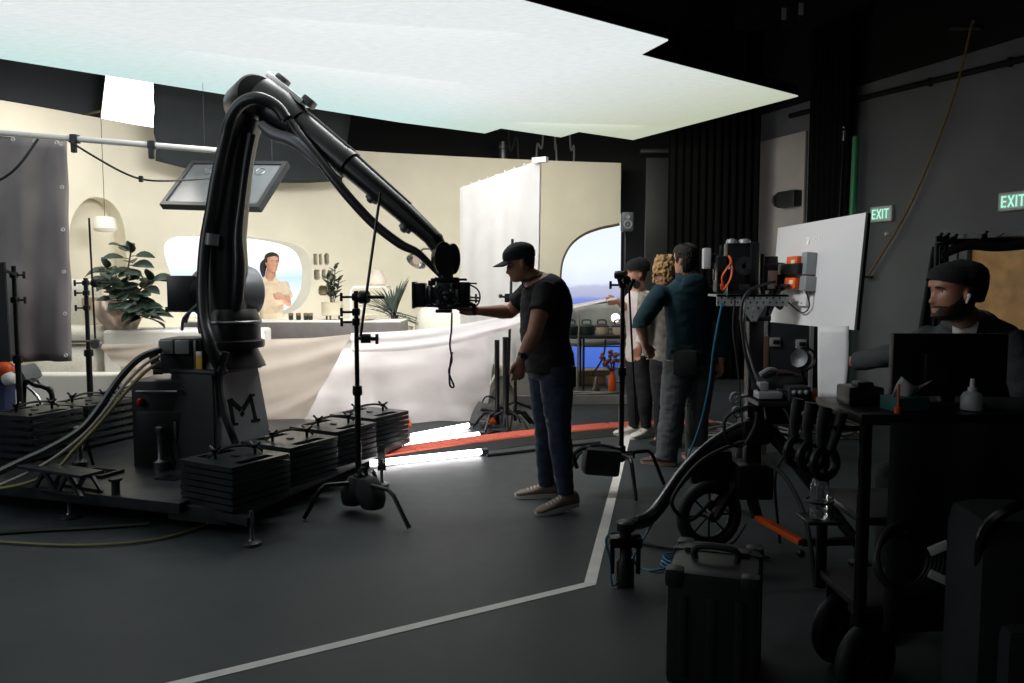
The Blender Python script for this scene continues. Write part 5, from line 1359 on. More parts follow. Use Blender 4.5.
mb = MB(); c = P(507.5, 298, 8.1); mb.box(c, (0.06, 0.05, 0.09), 0.012); mb.cyl(c, c + V((-0.07, -0.02, 0.02)), 0.012, n=8); mb.ell(c + V((-0.07, -0.02, 0.02)), 0.022, 8, 6); mb.build('clamp', M_cst, r)
for j in range(3):
    a = j * 2.094 + 1.2; d = V((math.cos(a), math.sin(a), 0)); mb = MB(); mb.tube([b + V((-0.03, 0, 0.2)), b + d * 0.2 + V((0, 0, 0.12)), b + d * 0.3 + V((0, 0, 0.012))], 0.011, 6); mb.build('leg', M_cst, r)
# light tubes
M_tube = emit('tube light glow', (255, 250, 250), 12.0)
for k, (a, b, lab) in enumerate((((362, 468.5), (487, 455), 'lit white tube lying on the floor in front of the orange ramp'), ((372, 451), (484, 437.5), 'lit white tube on the floor right behind the orange ramp'), ((380, 446), (472, 428), 'lit white tube on the floor farthest back by the bounce sheet'))):
    A, B = FL(*a), FL(*b); A.z = B.z = 0.034; d = (B - A).normalized(); r = thing('tube_light', lab, 'lamp', V(((A.x + B.x) / 2, (A.y + B.y) / 2, 0)), 0, 'light tubes on the floor')
    mb = MB(); mb.cyl(A + d * 0.06, B - d * 0.06, 0.026, n=14); mb.build('glow_tube', M_tube, r)
    for e, q_ in ((1, A), (-1, B)):
        mb = MB(); mb.cyl(q_, q_ + d * 0.06 * e, 0.03, n=14); mb.box(q_ + d * 0.035 * e + V((0, 0, -0.017)), (0.07, 0.06, 0.034), 0.004); mb.build('end_cap', M_steel, r)
# connectors
for k, (px, py, lab) in enumerate(((401, 431, 'small orange and steel connector by the far light tube'), (486, 428, 'black and orange plug at the right ends of the light tubes'))):
    c = FL(px, py); mb = MB(); mb.cyl(V((c.x - 0.06, c.y, 0.05)), V((c.x + 0.02, c.y, 0.05)), 0.045, n=12); mb.mi = 1; mb.cyl(V((c.x + 0.02, c.y, 0.06)), V((c.x + 0.09, c.y, 0.09)), 0.045, n=12); mb.mi = 0; mb.box((c.x, c.y, 0.02), (0.12, 0.08, 0.04), 0.006)
    tag(mb.build('cable_plug', [M_steel if k == 0 else M_dark, M_orange]), lab, 'plug')
mb = MB(); mb.tube([V((p.x, p.y, 0.012)) for p in (FL(490, 430), FL(505, 434), FL(496, 441), FL(486, 437), FL(500, 432), FL(535, 437), FL(560, 434))], 0.01, 6, 6); tag(mb.build('plug_cord', M_rubber), 'coiled black cord on the floor right of the light tubes', 'cable')
# cable ramp
M_ramp = mat('orange ramp lid', (212, 100, 78), 0.6, 0, 0.1, 30, bump=0.3, bscale=60)
path = [FL(352, 464), FL(400, 456), FL(485, 443.5), FL(600, 431), FL(713, 426.5)]
lens = [(b - a).length for a, b in zip(path, path[1:])]
tot = sum(lens); nseg = 7; pts = []
for i in range(nseg + 1):
    s = tot * i / nseg
    for j, L in enumerate(lens):
        if s <= L + 1e-6: pts.append(path[j].lerp(path[j + 1], s / L)); break
        s -= L
for i in range(nseg):
    a, b = pts[i], pts[i + 1]; d = (b - a).normalized(); n = V((d.y, -d.x, 0)); a = a + d * 0.006; b = b - d * 0.006
    nm = ['half hidden behind the ballast', 'behind the front light tube', 'by the light tube ends', 'left of the capped man', 'right behind the capped man', 'by the white shoes', 'behind the man in teal'][i]
    r = thing('cable_ramp', 'orange lidded cable ramp section ' + nm, 'cable ramp', (a + b) / 2, 0, 'orange cable ramp sections')
    mb = MB(); sec = [(-0.27, 0.004), (-0.12, 0.05), (0.12, 0.05), (0.27, 0.004)]
    mb.loft([[a + n * s + V((0, 0, z)) for s, z in sec + [(0.27, 0.0), (-0.27, 0.0)]], [b + n * s + V((0, 0, z)) for s, z in sec + [(0.27, 0.0), (-0.27, 0.0)]]]); mb.build('ramp_body', M_rubber, r, smooth=False)
    mb = MB(); sec = [(-0.125, 0.05), (-0.118, 0.062), (0.118, 0.062), (0.125, 0.05)]
    mb.loft([[a + n * s + V((0, 0, z)) for s, z in sec], [b + n * s + V((0, 0, z)) for s, z in sec]]); L = (b - a).length; kk = int(L / 0.055)
    for q_ in range(kk):
        c = a.lerp(b, (q_ + 0.5) / kk); mb.obox(c + V((0, 0, 0.063)), d, n, V((0, 0, 1)), (0.025, 0.2, 0.006))
    mb.build('lid', M_ramp, r, smooth=False)
mb = MB(); mb.tube([V((p.x, p.y, 0.014)) for p in (FL(487, 457), FL(530, 452), FL(560, 448), FL(600, 444))], 0.013, 6, 5); tag(mb.build('floor_cable', M_rubber), 'black cable on the floor along the near side of the orange ramp', 'cable')
# tape on the floor
M_tape = mat('white floor tape', (236, 233, 229), 0.6, 0, 0.06, 8)
tp_ = [FL(20, 722), FL(165, 683), FL(590, 584), FL(628, 434)]
def tape(name, a, b, w, label):
    d = (b - a).normalized(); n = V((d.y, -d.x, 0)) * w / 2; mb = MB(); N = 20; rings = []
    mb.prism([a - n, b - n, b + n, a + n], (0, 0, 0.0025)); return tag(mb.build(name, M_tape, smooth=False), label, 'tape', 'white tape marks on the floor')
tape('floor_tape', tp_[0], tp_[2] + (tp_[2] - tp_[0]).normalized() * 0.02, 0.052, 'long white tape line running across the foreground floor')
o = tape('floor_tape', tp_[2], tp_[3], 0.06, 'white tape line running away from the corner to the white shoes'); o.location.z = 0.0012
random.seed(5)
# ================================================================== TABLE WITH POTS
tz = P(600, 335, 10.3).z
r = thing('folding_table', 'black folding table with cookware in front of the sea screen', 'table', V((P(604, 390, 10.4).x, 10.4, 0.1)))
x0 = P(562, 335, 10.3).x; x1 = P(648, 335, 10.3).x
mb = MB(); mb.box(((x0 + x1) / 2, 10.45, tz - 0.02), (x1 - x0, 0.6, 0.04), 0.008); mb.build('table_top', M_black, r)
for x in (x0 + 0.27, x1 - 0.12):
    for y in (10.2, 10.68):
        mb = MB(); mb.cyl((x, y, 0.1), (x, y, tz - 0.03), 0.016, n=8); mb.build('leg', M_black, r)
for y in (10.2,):
    mb = MB(); mb.tube([(x0 + 0.27, y, tz - 0.14), (x1 - 0.12, y, tz - 0.14)], 0.01, 6); mb.tube([(x0 + 0.55, y, tz - 0.05), (x0 + 0.52, y, tz - 0.28), (x0 + 0.38, y, 0.3)], 0.012, 6, 4); mb.build('brace', M_black, r)
def pot(px, label, m, ml, w):
    c = V((P(px, 330, 10.3).x, 10.38, tz)); r = thing('cooking_pot', label, 'pot', c, 0, 'cooking pots on the folding table')
    mb = MB(); mb.lathe([(w * 0.85, 0.0), (w, 0.02), (w, 0.1), (w * 0.96, 0.1), (w * 0.9, 0.03), (0.01, 0.02)], c, n=24); mb.build('body', m, r)
    mb = MB(); mb.lathe([(w * 1.02, 0.1), (w * 1.02, 0.112), (w * 0.7, 0.135), (0.01, 0.145)], c, n=24); mb.build('lid', ml, r)
    mb = MB(); mb.tube([c + V((-0.05, 0, 0.13)), c + V((-0.05, 0, 0.185)), c + V((0.05, 0, 0.185)), c + V((0.05, 0, 0.13))], 0.011, 6, 3); mb.build('lid_handle', ml, r)
    for s in (-1, 1):
        mb = MB(); mb.tube([c + V((s * w * 0.95, -0.05, 0.07)), c + V((s * (w + 0.035), -0.03, 0.075)), c + V((s * (w + 0.035), 0.03, 0.075)), c + V((s * w * 0.95, 0.05, 0.07))], 0.01, 6, 3); mb.build('handle', ml, r)
M_pg = mat('dark green enamel', (42, 56, 54), 0.35); M_pc = mat('cream enamel', (206, 190, 168), 0.4)
pot(571, 'dark green lidded pot at the left end of the table, behind the capped man', M_pg, M_pg, 0.11); pot(587, 'dark green lidded pot with tall handle, second on the table', M_pg, M_pg, 0.105)
pot(602.5, 'cream pot with dark lid on the folding table, left of two', M_pc, M_dark, 0.1); pot(619.5, 'cream pot with dark lid on the folding table, right of two', M_pc, M_dark, 0.1)
mb = MB(); c = P(616, 318, 10.5); mb.ell((c.x, 10.55, c.z), (0.06, 0.05, 0.06), 12, 8); c2 = V((c.x, 10.55, tz)); mb.mi = 1; mb.lathe([(0.05, 0), (0.05, 0.01), (0.012, 0.02), (0.012, c.z - tz - 0.04)], c2, n=10)
tag(mb.build('table_lamp', [emit('small bulb', (255, 240, 225), 2.2), M_dark]), 'small glowing globe lamp behind the right cream pot', 'lamp')
mb = MB(); a = P(578, 333, 10.25); mb.tube([V((P(577, 395, 10.1).x, 10.1, 0.11)), P(578, 350, 10.1), P(579, 325, 10.1), P(578.5, 314, 10.12), P(575, 312, 10.15)], 0.012, 6, 5); tag(mb.build('white_hose', M_cw), 'thin pale pipe rising in front of the green pots', 'pipe')
# brown flower bunch and orange bottle
c = V((P(612, 390, 10.0).x, 10.0, 0.1))
r = thing('orange_bottle', 'orange metal bottle under the folding table holding dried brown flowers', 'bottle', c)
mb = MB(); mb.lathe([(0.045, 0), (0.05, 0.01), (0.05, 0.2), (0.03, 0.235), (0.022, 0.25), (0.026, 0.27), (0.02, 0.27)], c, n=16); mb.build('bottle', M_orange, r)
mb = MB(); random.seed(2)
for k in range(26):
    a = random.uniform(0, 6.28); e = random.uniform(0.5, 1.5); d = V((math.cos(a) * math.cos(e), math.sin(a) * math.cos(e), math.sin(e))); L = random.uniform(0.14, 0.27)
    mb.tube([c + V((0, 0, 0.26)), c + V((0, 0, 0.26)) + d * L], 0.004, 4); mb.ell(c + V((0, 0, 0.26)) + d * L, 0.026, 6, 5)
tag_ = mb.build('dried_flowers', mat('dried brown petals', (120, 74, 56), 0.8, 0, 0.3, 20), r)
mb = MB(); c = V((P(596, 390, 10.05).x, 10.05, 0.1)); mb.lathe([(0.05, 0), (0.055, 0.02), (0.03, 0.1), (0.02, 0.18), (0.012, 0.2)], c, n=12); tag(mb.build('spray_can', M_steel), 'grey bottle standing under the table left of the orange bottle', 'bottle')
mb = MB(); c = V((P(580, 378, 10.9).x, 11.0, 0.1)); mb.box(c + V((0, 0, 0.06)), (0.7, 0.4, 0.12), 0.015); mb.box(c + V((0.1, -0.05, 0.16)), (0.6, 0.3, 0.07), 0.01, rz=0.1); tag(mb.build('timber_offcut', mat('tan plywood', (150, 124, 90), 0.6, 0, 0.2, 8)), 'tan plywood boards lying under the folding table', 'board')
mb = MB(); mb.tube([V((p.x, p.y, 0.115)) for p in (P(560, 392, 9.9), P(575, 388, 10.0), P(600, 391, 9.95), P(620, 388, 10.0), P(600, 393, 9.85), P(572, 396, 9.8))], 0.014, 6, 6); tag(mb.build('coiled_cable', M_cw), 'pale cable coiled on the grey deck under the table', 'cable')
# ================================================================== PEOPLE
HT = [(-0.118, 0.050, -0.012, 0.022), (-0.112, 0.074, 0.020, 0.036), (-0.098, 0.088, 0.046, 0.047), (-0.08, 0.088, 0.060, 0.055), (-0.06, 0.090, 0.070, 0.061), (-0.035, 0.088, 0.080, 0.066), (-0.012, 0.086, 0.088, 0.070), (0.008, 0.088, 0.094, 0.073), (0.03, 0.096, 0.098, 0.075), (0.055, 0.094, 0.099, 0.076), (0.078, 0.083, 0.091, 0.071), (0.096, 0.064, 0.073, 0.058), (0.109, 0.040, 0.046, 0.037), (0.117, 0.014, 0.016, 0.014)]
NT = [(-0.056, 0.0, 0.012), (-0.050, 0.012, 0.015), (-0.044, 0.023, 0.0145), (-0.036, 0.026, 0.012), (-0.026, 0.020, 0.0095), (-0.012, 0.013, 0.0085), (0.004, 0.006, 0.0085), (0.014, 0.002, 0.01), (0.024, 0.0, 0.012)]
def g(x, s): return math.exp(-(x / s) ** 2)
def head_pt(z, t, off=0.0, face=True):
    f, b, w = interp(HT, z)
    c, s = math.cos(t), math.sin(t)
    k = (abs(c) ** 2.25 + abs(s) ** 2.25) ** (-1 / 2.25)
    x = (f if c > 0 else b) * c * k; y = w * s * k
    if face and c > 0.2:
        if NT[0][0] < z < NT[-1][0]:
            n, sg = interp(NT, z); x += n * g(y, sg)
        x -= 0.011 * g(abs(y) - 0.031, 0.015) * g(z - 0.004, 0.012)      # eye sockets
        x += 0.005 * g(z - 0.024, 0.008) * g(abs(y) - 0.028, 0.025)      # brow
        x += 0.006 * g(z + 0.064, 0.005) * g(y, 0.019) + 0.006 * g(z + 0.077, 0.005) * g(y, 0.017) - 0.004 * g(z + 0.0705, 0.003) * g(y, 0.022)
        x += 0.007 * g(z + 0.1, 0.011) * g(y, 0.018)
        x -= 0.004 * g(abs(y) - 0.042, 0.014) * g(z + 0.05, 0.02)
    r = math.hypot(x, y) or 1e-6
    e = (r + off) / r
    return V((x * e, y * e, z * (1 + max(0, z) / 0.118 * off / 0.118)))
def lerpv(a, b, t): return V(a).lerp(V(b), t)
class Head:
    def __init__(s, c, F, up=V((0, 0, 1)), k=1.0):
        s.c = V(c); s.F = V(F).normalized(); s.L = V(up).cross(s.F).normalized(); s.U = s.F.cross(s.L).normalized(); s.k = k
    def w(s, p): return s.c + (s.F * p.x + s.L * p.y + s.U * p.z) * s.k
    def skull(s, mb, ears=True):
        N = 60; rings = []
        M = 52
        for i in range(M + 1):
            z = -0.118 + 0.235 * i / M
            rings.append([s.w(head_pt(z, 2 * PI * j / N)) for j in range(N)])
        mb.loft(rings)
        if ears:
            for sg in (-1, 1):
                R = Matrix((s.F, s.L, s.U)).transposed() @ Matrix.Rotation(0.35 * sg, 3, 'Z') @ Matrix.Rotation(-0.2, 3, 'Y')
                mb.ell(s.w(V((-0.008, sg * 0.075, -0.012))), (0.018 * s.k, 0.0075 * s.k, 0.033 * s.k), 12, 8, R)
    def shell(s, cond, off, n=108, m=96, z0=-0.118, z1=0.1175):
        mb = MB(); vs = []; fs = []
        o = off if callable(off) else (lambda z, t: off)
        for i in range(m + 1):
            z = z0 + (z1 - z0) * i / m
            for j in range(n):
                t = 2 * PI * j / n; tt = t if t <= PI else t - 2 * PI
                vs.append(s.w(head_pt(z, t, o(z, tt), z < 0.02)))
        keep = {}
        for i in range(m):
            for j in range(n):
                z = z0 + (z1 - z0) * (i + 0.5) / m; t = 2 * PI * (j + 0.5) / n; t = t if t <= PI else t - 2 * PI
                if cond(z, t): fs.append((i * n + j, i * n + (j + 1) % n, (i + 1) * n + (j + 1) % n, (i + 1) * n + j))
        if cond(z1, 0.0): fs.append(tuple(m * n + j for j in range(n)))
        idx = {}; v2 = []; f2 = []
        for f in fs:
            q = []
            for k in f:
                if k not in idx: idx[k] = len(v2); v2.append(vs[k])
                q.append(idx[k])
            f2.append(tuple(q))
        mb.add(v2, f2); return mb
def solid_mesh(mb, name, m, parent, voxel=0.007, smooth=4, wrinkle=0.0, wscale=14.0, fac=0.5, dirs=None):
    t = MB(); t.v = mb.v; t.f = mb.f; t.m = mb.m
    o = t.build('tmp_shape', m, None, smooth=False)
    md = o.modifiers.new('r', 'REMESH'); md.mode = 'VOXEL'; md.voxel_size = voxel
    ms = o.modifiers.new('s', 'SMOOTH'); ms.factor = fac; ms.iterations = smooth
    dg = bpy.context.evaluated_depsgraph_get(); dg.update()
    me = bpy.data.meshes.new_from_object(o.evaluated_get(dg))
    bpy.data.objects.remove(o)
    if wrinkle:
        for v in me.vertices:
            p = v.co * wscale; d = noise.noise(V((p.x, p.y, p.z * 1.8))) + 0.5 * noise.noise(V((p.x * 2.1, p.y * 2.1, p.z * 3.5 + 5)))
            v.co += v.normal * d * wrinkle
    iv = WM[parent.name].inverted()
    me.transform(iv)
    me.polygons.foreach_set('use_smooth', [True] * len(me.polygons))
    me.materials.clear(); me.materials.append(m)
    me.name = name
    ob = bpy.data.objects.new(name, me); COL.objects.link(ob); ob.parent = parent; WM[ob.name] = WM[parent.name].copy()
    return ob
def ellring(c, L, Fv, hw, hd, n=28, p=2.3):
    r = []
    for j in range(n):
        t = 2 * PI * j / n; a, b = math.cos(t), math.sin(t); k = (abs(a) ** p + abs(b) ** p) ** (-1 / p)
        r.append(c + L * a * hw * k + Fv * b * hd * k)
    return r
def hand(mb, wr, d, thumb, curl=0.35, k=1.0, spread=0.05):
    d = V(d).normalized(); th = V(thumb); th = (th - d * th.dot(d)).normalized(); n = d.cross(th).normalized()   # n: palm or back normal
    # fingers curl towards +n*sign ; choose by caller through thumb side
    mb.loft([ellring(wr - d * 0.02 * k, th, n, 0.028 * k, 0.021 * k, 14), ellring(wr + d * 0.02 * k, th, n, 0.033 * k, 0.019 * k, 14), ellring(wr + d * 0.055 * k, th, n, 0.041 * k, 0.016 * k, 14), ellring(wr + d * 0.09 * k, th, n, 0.041 * k, 0.013 * k, 14), ellring(wr + d * 0.1 * k, th, n, 0.036 * k, 0.009 * k, 14)])
    for i, (o, L) in enumerate(((0.032, 0.07), (0.011, 0.079), (-0.010, 0.074), (-0.030, 0.058))):
        p = wr + d * (0.092 - 0.004 * abs(i - 1)) * k + th * o * k; dd = (d + th * spread * (1.5 - i)).normalized(); pts = [p - dd * 0.015 * k, p]; a = curl * (0.8 + 0.15 * i)
        for q in range(3):
            dd = (Matrix.Rotation(a, 3, th) @ dd) if True else dd
            p = p + dd * L * k * (0.45, 0.31, 0.24)[q]; pts.append(p)
        mb.tube(pts, [0.0098 * k, 0.0096 * k, 0.0088 * k, 0.008 * k, 0.0062 * k], 9)
    p = wr + d * 0.025 * k + th * 0.022 * k
    tb = (d * 0.75 + th * 0.75 + n * -0.25).normalized(); t2 = (d * 0.95 + th * 0.3).normalized()
    mb.tube([p - tb * 0.012 * k, p + tb * 0.032 * k, p + tb * 0.032 * k + t2 * 0.03 * k, p + tb * 0.032 * k + t2 * 0.055 * k], [0.015 * k, 0.0125 * k, 0.0105 * k, 0.0075 * k], 9)
M_skin = mat('skin', (196, 146, 120), 0.5, 0, 0.08, 30, sheen=0.05)
M_skin2 = mat('tanned skin', (172, 122, 98), 0.5, 0, 0.08, 30)
M_eyew = mat('eye white', (200, 196, 190), 0.3); M_iris = mat('dark iris', (40, 28, 22), 0.2)
M_hairb = mat('dark brown hair', (36, 28, 24), 0.6, 0, 0.35, 80, bump=0.4, bscale=160)
M_sole = mat('white rubber sole', (206, 202, 194), 0.6, 0, 0.05)
def shoe(root, ankle, toe_dir, m, msole, k=1.0, pitch=0.0, floor_z=0.0):
    F = V((toe_dir[0], toe_dir[1], 0)).normalized(); L = V((-F.y, F.x, 0))
    c = V((ankle.x, ankle.y, floor_z + 0.0))
    R = Matrix.Rotation(pitch, 3, L)                # heel lift: rotate about the ball of the foot
    piv = c + F * 0.12 * k
    def W(x, y, z): 
        p = c + F * x * k + L * y * k + V((0, 0, z * k)); return piv + R @ (p - piv) if pitch else p
    prof = [(-0.085, 0.028, 0.085), (-0.075, 0.036, 0.1), (-0.04, 0.039, 0.105), (0.0, 0.038, 0.1), (0.04, 0.039, 0.082), (0.09, 0.044, 0.062), (0.135, 0.046, 0.052), (0.17, 0.04, 0.044), (0.19, 0.026, 0.034), (0.198, 0.012, 0.028)]
    mb = MB(); rings = []
    for x, w, h in prof:
        ring = []
        for j in range(20):
            t = 2 * PI * j / 20; a, b = math.cos(t), math.sin(t); kk = (abs(a) ** 2.6 + abs(b) ** 2.6) ** (-1 / 2.6)
            ring.append(W(x, a * w * kk, 0.018 + (h - 0.018) * (0.5 + 0.5 * b * kk)))
        rings.append(ring)
    mb.loft(rings); o = mb.build('shoe', m, root, angle=70)
    mb = MB(); top = []; bot = []; N = 24
    for i in range(N):
        t = 2 * PI * i / N; x = 0.056 + 0.146 * math.cos(t); w = 0.047 if x > 0.02 else 0.041; y = w * math.sin(t)
        if abs(math.sin(t)) > 0: y = w * math.copysign(abs(math.sin(t)) ** 0.75, math.sin(t))
        top.append(W(x, y, 0.028)); bot.append(W(x * 0.99, y * 0.97, 0.001))
    mb.loft([bot, top]); s = mb.build('sole', msole, o)
    mb = MB()
    for q in range(5):
        x = 0.03 + q * 0.022; h = 0.089 - q * 0.0075; mb.tube([W(x, -0.026, h - 0.01), W(x, 0, h + 0.002), W(x, 0.026, h - 0.01)], 0.0035, 5)
    mb.build('laces', msole, o)
    return o
def person(label, D):
    """D: joint dictionary. Joints are world points; *f are facing directions"""
    root = thing('person', label, 'person', V((D['pel'].x, D['pel'].y, D.get('base', 0.0))))
    up = V((0, 0, 1)); kw = D.get('kw', 1.0); kd = D.get('kd', 1.0)
    fh = V(D['hipf']).normalized(); fs_ = V(D['chf']).normalized(); Lh = up.cross(fh).normalized(); Ls = up.cross(fs_).normalized()
    pel, neck, chest = D['pel'], D['neck'], D['chest']
    spine = spl([pel + V((0, 0, -0.1)), pel, lerpv(pel, chest, 0.5) + V(D.get('belly', (0, 0, 0))), chest, neck], 4)
    # parameters along spine
    tab = [(0.0, 0.12, 0.095), (0.16, 0.165, 0.118), (0.28, 0.168, 0.118), (0.45, 0.15, 0.11), (0.62, 0.158, 0.118), (0.76, 0.172, 0.12), (0.88, 0.165, 0.1), (0.95, 0.11, 0.078), (1.0, 0.066, 0.064)]
    tab = D.get('tab', tab)
    def torso(mb, inf, t0, t1, flare=0.0):
        rings = []; N = 26
        for i in range(N + 1):
            t = t0 + (t1 - t0) * i / N; x = t * (len(spine) - 1); q = min(int(x), len(spine) - 2); c = spine[q].lerp(spine[q + 1], x - q)
            L = Lh.lerp(Ls, t).normalized(); tn = (spine[q + 1] - spine[q]).normalized(); L = (L - tn * L.dot(tn)).normalized(); F = L.cross(tn).normalized()
            hw, hd = interp(tab, t); ii = inf * (1 if t < 0.9 else 0.6) + flare * max(0, 0.3 - t)
            rings.append(ellring(c, L, F, hw * kw + ii, hd * kd + ii))
        mb.loft(rings)
    am = D.get('arm', 1.0); lg = D.get('leg', 1.0)
    def armtube(mb, s, inf, e0=1.0, cuff=0.0):
        sh, el, wr = D['sh' + s], D['el' + s], D['wr' + s]
        pin = sh + (chest - sh) * 0.3 + V((0, 0, 0.0))
        pts = [pin, sh, lerpv(sh, el, 0.35), lerpv(sh, el, 0.75), el, lerpv(el, wr, 0.25), lerpv(el, wr, 0.6), wr]
        rad = [0.06, 0.062 * am, 0.056 * am, 0.048 * am, 0.043 * am, 0.045 * am, 0.036 * am, 0.026 * am]
        if e0 < 1.0:
            # cut the sleeve at a fraction of the way from shoulder to wrist (0.5 = elbow)
            full = [0, 0.02, 0.19, 0.39, 0.5, 0.62, 0.8, 1.0]; P2 = []; R2 = []
            for i, u in enumerate(full):
                if u < e0: P2.append(pts[i]); R2.append(rad[i])
                else:
                    t = (e0 - full[i - 1]) / (u - full[i - 1]); P2.append(lerpv(pts[i - 1], pts[i], t)); R2.append(rad[i - 1] + (rad[i] - rad[i - 1]) * t); break
            R2[-1] += cuff; pts, rad = P2, R2
        mb.tube(pts, [r + inf for r in rad], 16)
    def legtube(mb, s, inf, full=True, cuff=0.0):
        hp, kn, an = D['hp' + s], D['kn' + s], D['an' + s]
        pts = [hp + V((0, 0, 0.06)), hp, lerpv(hp, kn, 0.4), lerpv(hp, kn, 0.85), kn, lerpv(kn, an, 0.3), lerpv(kn, an, 0.7), an]
        rad = [0.09 * lg, 0.092 * lg, 0.082 * lg, 0.062 * lg, 0.057 * lg, 0.057 * lg, 0.043 * lg, 0.036 * lg]
        extra = D.get('legloose', (0, 0, 0, 0, 0, 0, 0, 0)) if inf else (0,) * 8
        mb.tube(pts, [r + inf + e for r, e in zip(rad, extra)], 18)
    H = Head(D['head'], D['headf'], D.get('headup', (0, 0, 1)), D.get('hk', 1.0))
    body = MB()
    torso(body, 0, 0, 1)
    nb = H.w(V((-0.018, 0, -0.075))); body.tube([neck - (nb - neck).normalized() * 0.05, neck, lerpv(neck, nb, 0.6), nb], [0.075, 0.063, 0.058, 0.056], 18)
    H.skull(body, D.get('ears', True))
    for s in 'LR':
        armtube(body, s, 0); legtube(body, s, 0)
        hd_ = D.get('hd' + s, D['wr' + s] - D['el' + s]); hand(body, D['wr' + s], hd_, D.get('th' + s, fs_), D.get('curl' + s, 0.35), D.get('hks', 1.0))
        tv = D['toe' + s]; body.tube([D['an' + s], V((D['an' + s].x, D['an' + s].y, D.get('base', 0) + 0.06)) , V((D['an' + s].x, D['an' + s].y, D.get('base', 0) + 0.05)) + V((tv[0], tv[1], 0)).normalized() * 0.1], [0.034, 0.034, 0.028], 10)
    solid_mesh(body, 'body', D['skin'], root, D.get('vox', 0.0065), 3)
    # clothes
    sh_ = MB(); torso(sh_, 0.014, D.get('hem', 0.1), D.get('collar', 0.965), D.get('flare', 0.0))
    for s in 'LR': armtube(sh_, s, 0.013 + D.get('loosesl', 0.0), D['sleeve' + s], D.get('cuff', 0.006))
    for extra in D.get('shirt_extra', ()): extra(sh_, H, D)
    solid_mesh(sh_, D.get('shirtname', 'shirt'), D['shirt'], root, 0.009, 3, 0.005, D.get('wsc', 11))
    tr = MB(); torso(tr, 0.009, -0.0, D.get('waist', 0.36))
    for s in 'LR': legtube(tr, s, 0.014)
    solid_mesh(tr, 'trousers', D['trousers'], root, 0.009, 3, 0.006, 12)
    for s in 'LR':
        shoe(root, D['an' + s], D['toe' + s], D['shoe'], D['sole'], D.get('sk', 1.0), D.get('pitch' + s, 0.0), D.get('base', 0.0))
    # eyes and brows
    for sg in (-1, 1):
        e = MB(); c = head_pt(0.002, math.asin(0.031 / 0.078) * sg); p = H.w(V((c.x - 0.0075, sg * 0.031, 0.002))); R = Matrix((H.F, H.L, H.U)).transposed()
        e.ell(p, (0.0105, 0.0125, 0.0058), 12, 8, R); e.mi = 1; e.ell(p + H.F * 0.0058, (0.0055, 0.0062, 0.0056), 10, 6, R)
        e.build('eye', [M_eyew, M_iris], root)
        b = MB(); pts = [head_pt(0.0185 + 0.004 * math.sin(PI * q / 4), 0) for q in range(5)]
        pts = []
        for q in range(5):
            y = sg * (0.014 + 0.008 * q); z = 0.019 + 0.005 * math.sin(PI * q / 4) - 0.001 * q
            t = math.asin(max(-1, min(1, y / 0.078))); c = head_pt(z, t); pts.append(H.w(V((c.x + 0.001, y, z))))
        b.tube(pts, [0.0022, 0.003, 0.0032, 0.0028, 0.0016], 6); b.build('eyebrow', D['hairmat'], root)
    return root, H
def jn(px, py, Y): return P(px, py, Y)
def cap_parts(root, H, m, off=0.016, brimL=0.075):
    line = lambda t: 0.034 - 0.012 * (1 - math.cos(t)) * 0.5
    mb = H.shell(lambda z, t: z > line(t), lambda z, t: off * (0.7 + 0.5 * min(1, max(0, (z - 0.03) / 0.05))))
    cp_ = mb.build('cap', m, root, solid=0.006, angle=70)
    b = MB()
    def fn(u, v):
        a = (u - 0.5) * 2.0; t = a * 1.0; c = head_pt(0.038, t, off * 0.8, False)
        ext = brimL * v * (1 - 0.38 * abs(a) ** 2.2); return H.w(V((c.x + ext, c.y * (1 + 0.05 * v), 0.041 - 0.022 * a * a - 0.25 * ext)))
    b.grid(fn, 14, 6); b.build('brim', m, cp_, solid=0.005)
    b = MB(); b.ell(H.w(V((-0.002, 0, 0.118 + off))), 0.008, 8, 6); b.build('button', m, cp_)
    return cp_
# ---- 1: man in the cap guiding the camera
Y1 = 5.33
M_tee = mat('black tee', (18, 20, 23), 0.85, 0, 0.15, 20, bump=0.15, bscale=120)
M_jean = mat('indigo denim', (36, 48, 70), 0.8, 0, 0.2, 25, bump=0.25, bscale=160)
D = dict(pel=jn(549, 364, Y1), chest=jn(546, 302, 5.32), neck=jn(535, 279, 5.32), head=jn(520.5, 263, 5.3), headf=(-0.95, -0.08, -0.24), headup=(-0.2, 0, 1),
         hipf=(-0.95, -0.28, 0), chf=(-0.9, -0.42, 0), belly=(-0.02, 0, 0),
         shL=jn(546, 291, 5.13), elL=jn(534, 334, 5.02), wrL=jn(520.5, 360, 5.0), hdL=(-0.12, 0.0, -1), thL=(-0.9, -0.1, 0), curlL=-0.45,
         shR=jn(529, 292, 5.5), elR=jn(510, 312, 5.56), wrR=jn(478, 311, 5.46), hdR=(-1, -0.05, 0.12), thR=(0, 0.3, 1), curlR=0.3,
         hpL=jn(556, 374, 5.24), knL=jn(559, 431, 5.17), anL=jn(566, 494, 5.17), hpR=jn(545, 374, 5.42), knR=jn(546, 430, 5.45), anR=jn(546, 485, 5.52),
         toeL=(-0.93, -0.35), toeR=(-0.98, -0.1), pitchL=0.12, skin=M_skin2, shirt=M_tee, shirtname='tshirt', trousers=M_jean, shoe=mat('grey suede', (122, 108, 100), 0.8, 0, 0.15, 30), sole=M_sole, hairmat=M_hairb,
         sleeveL=0.27, sleeveR=0.33, hem=0.12, kw=1.1, kd=1.25, collar=0.97, cuff=0.01, sk=1.1, arm=1.12, leg=1.12)
man1, H1 = person('man in black cap, dark t-shirt and blue jeans guiding the camera with his hand', D)
cap_parts(man1, H1, mat('black cap cotton', (26, 30, 32), 0.85, 0, 0.1, 30))
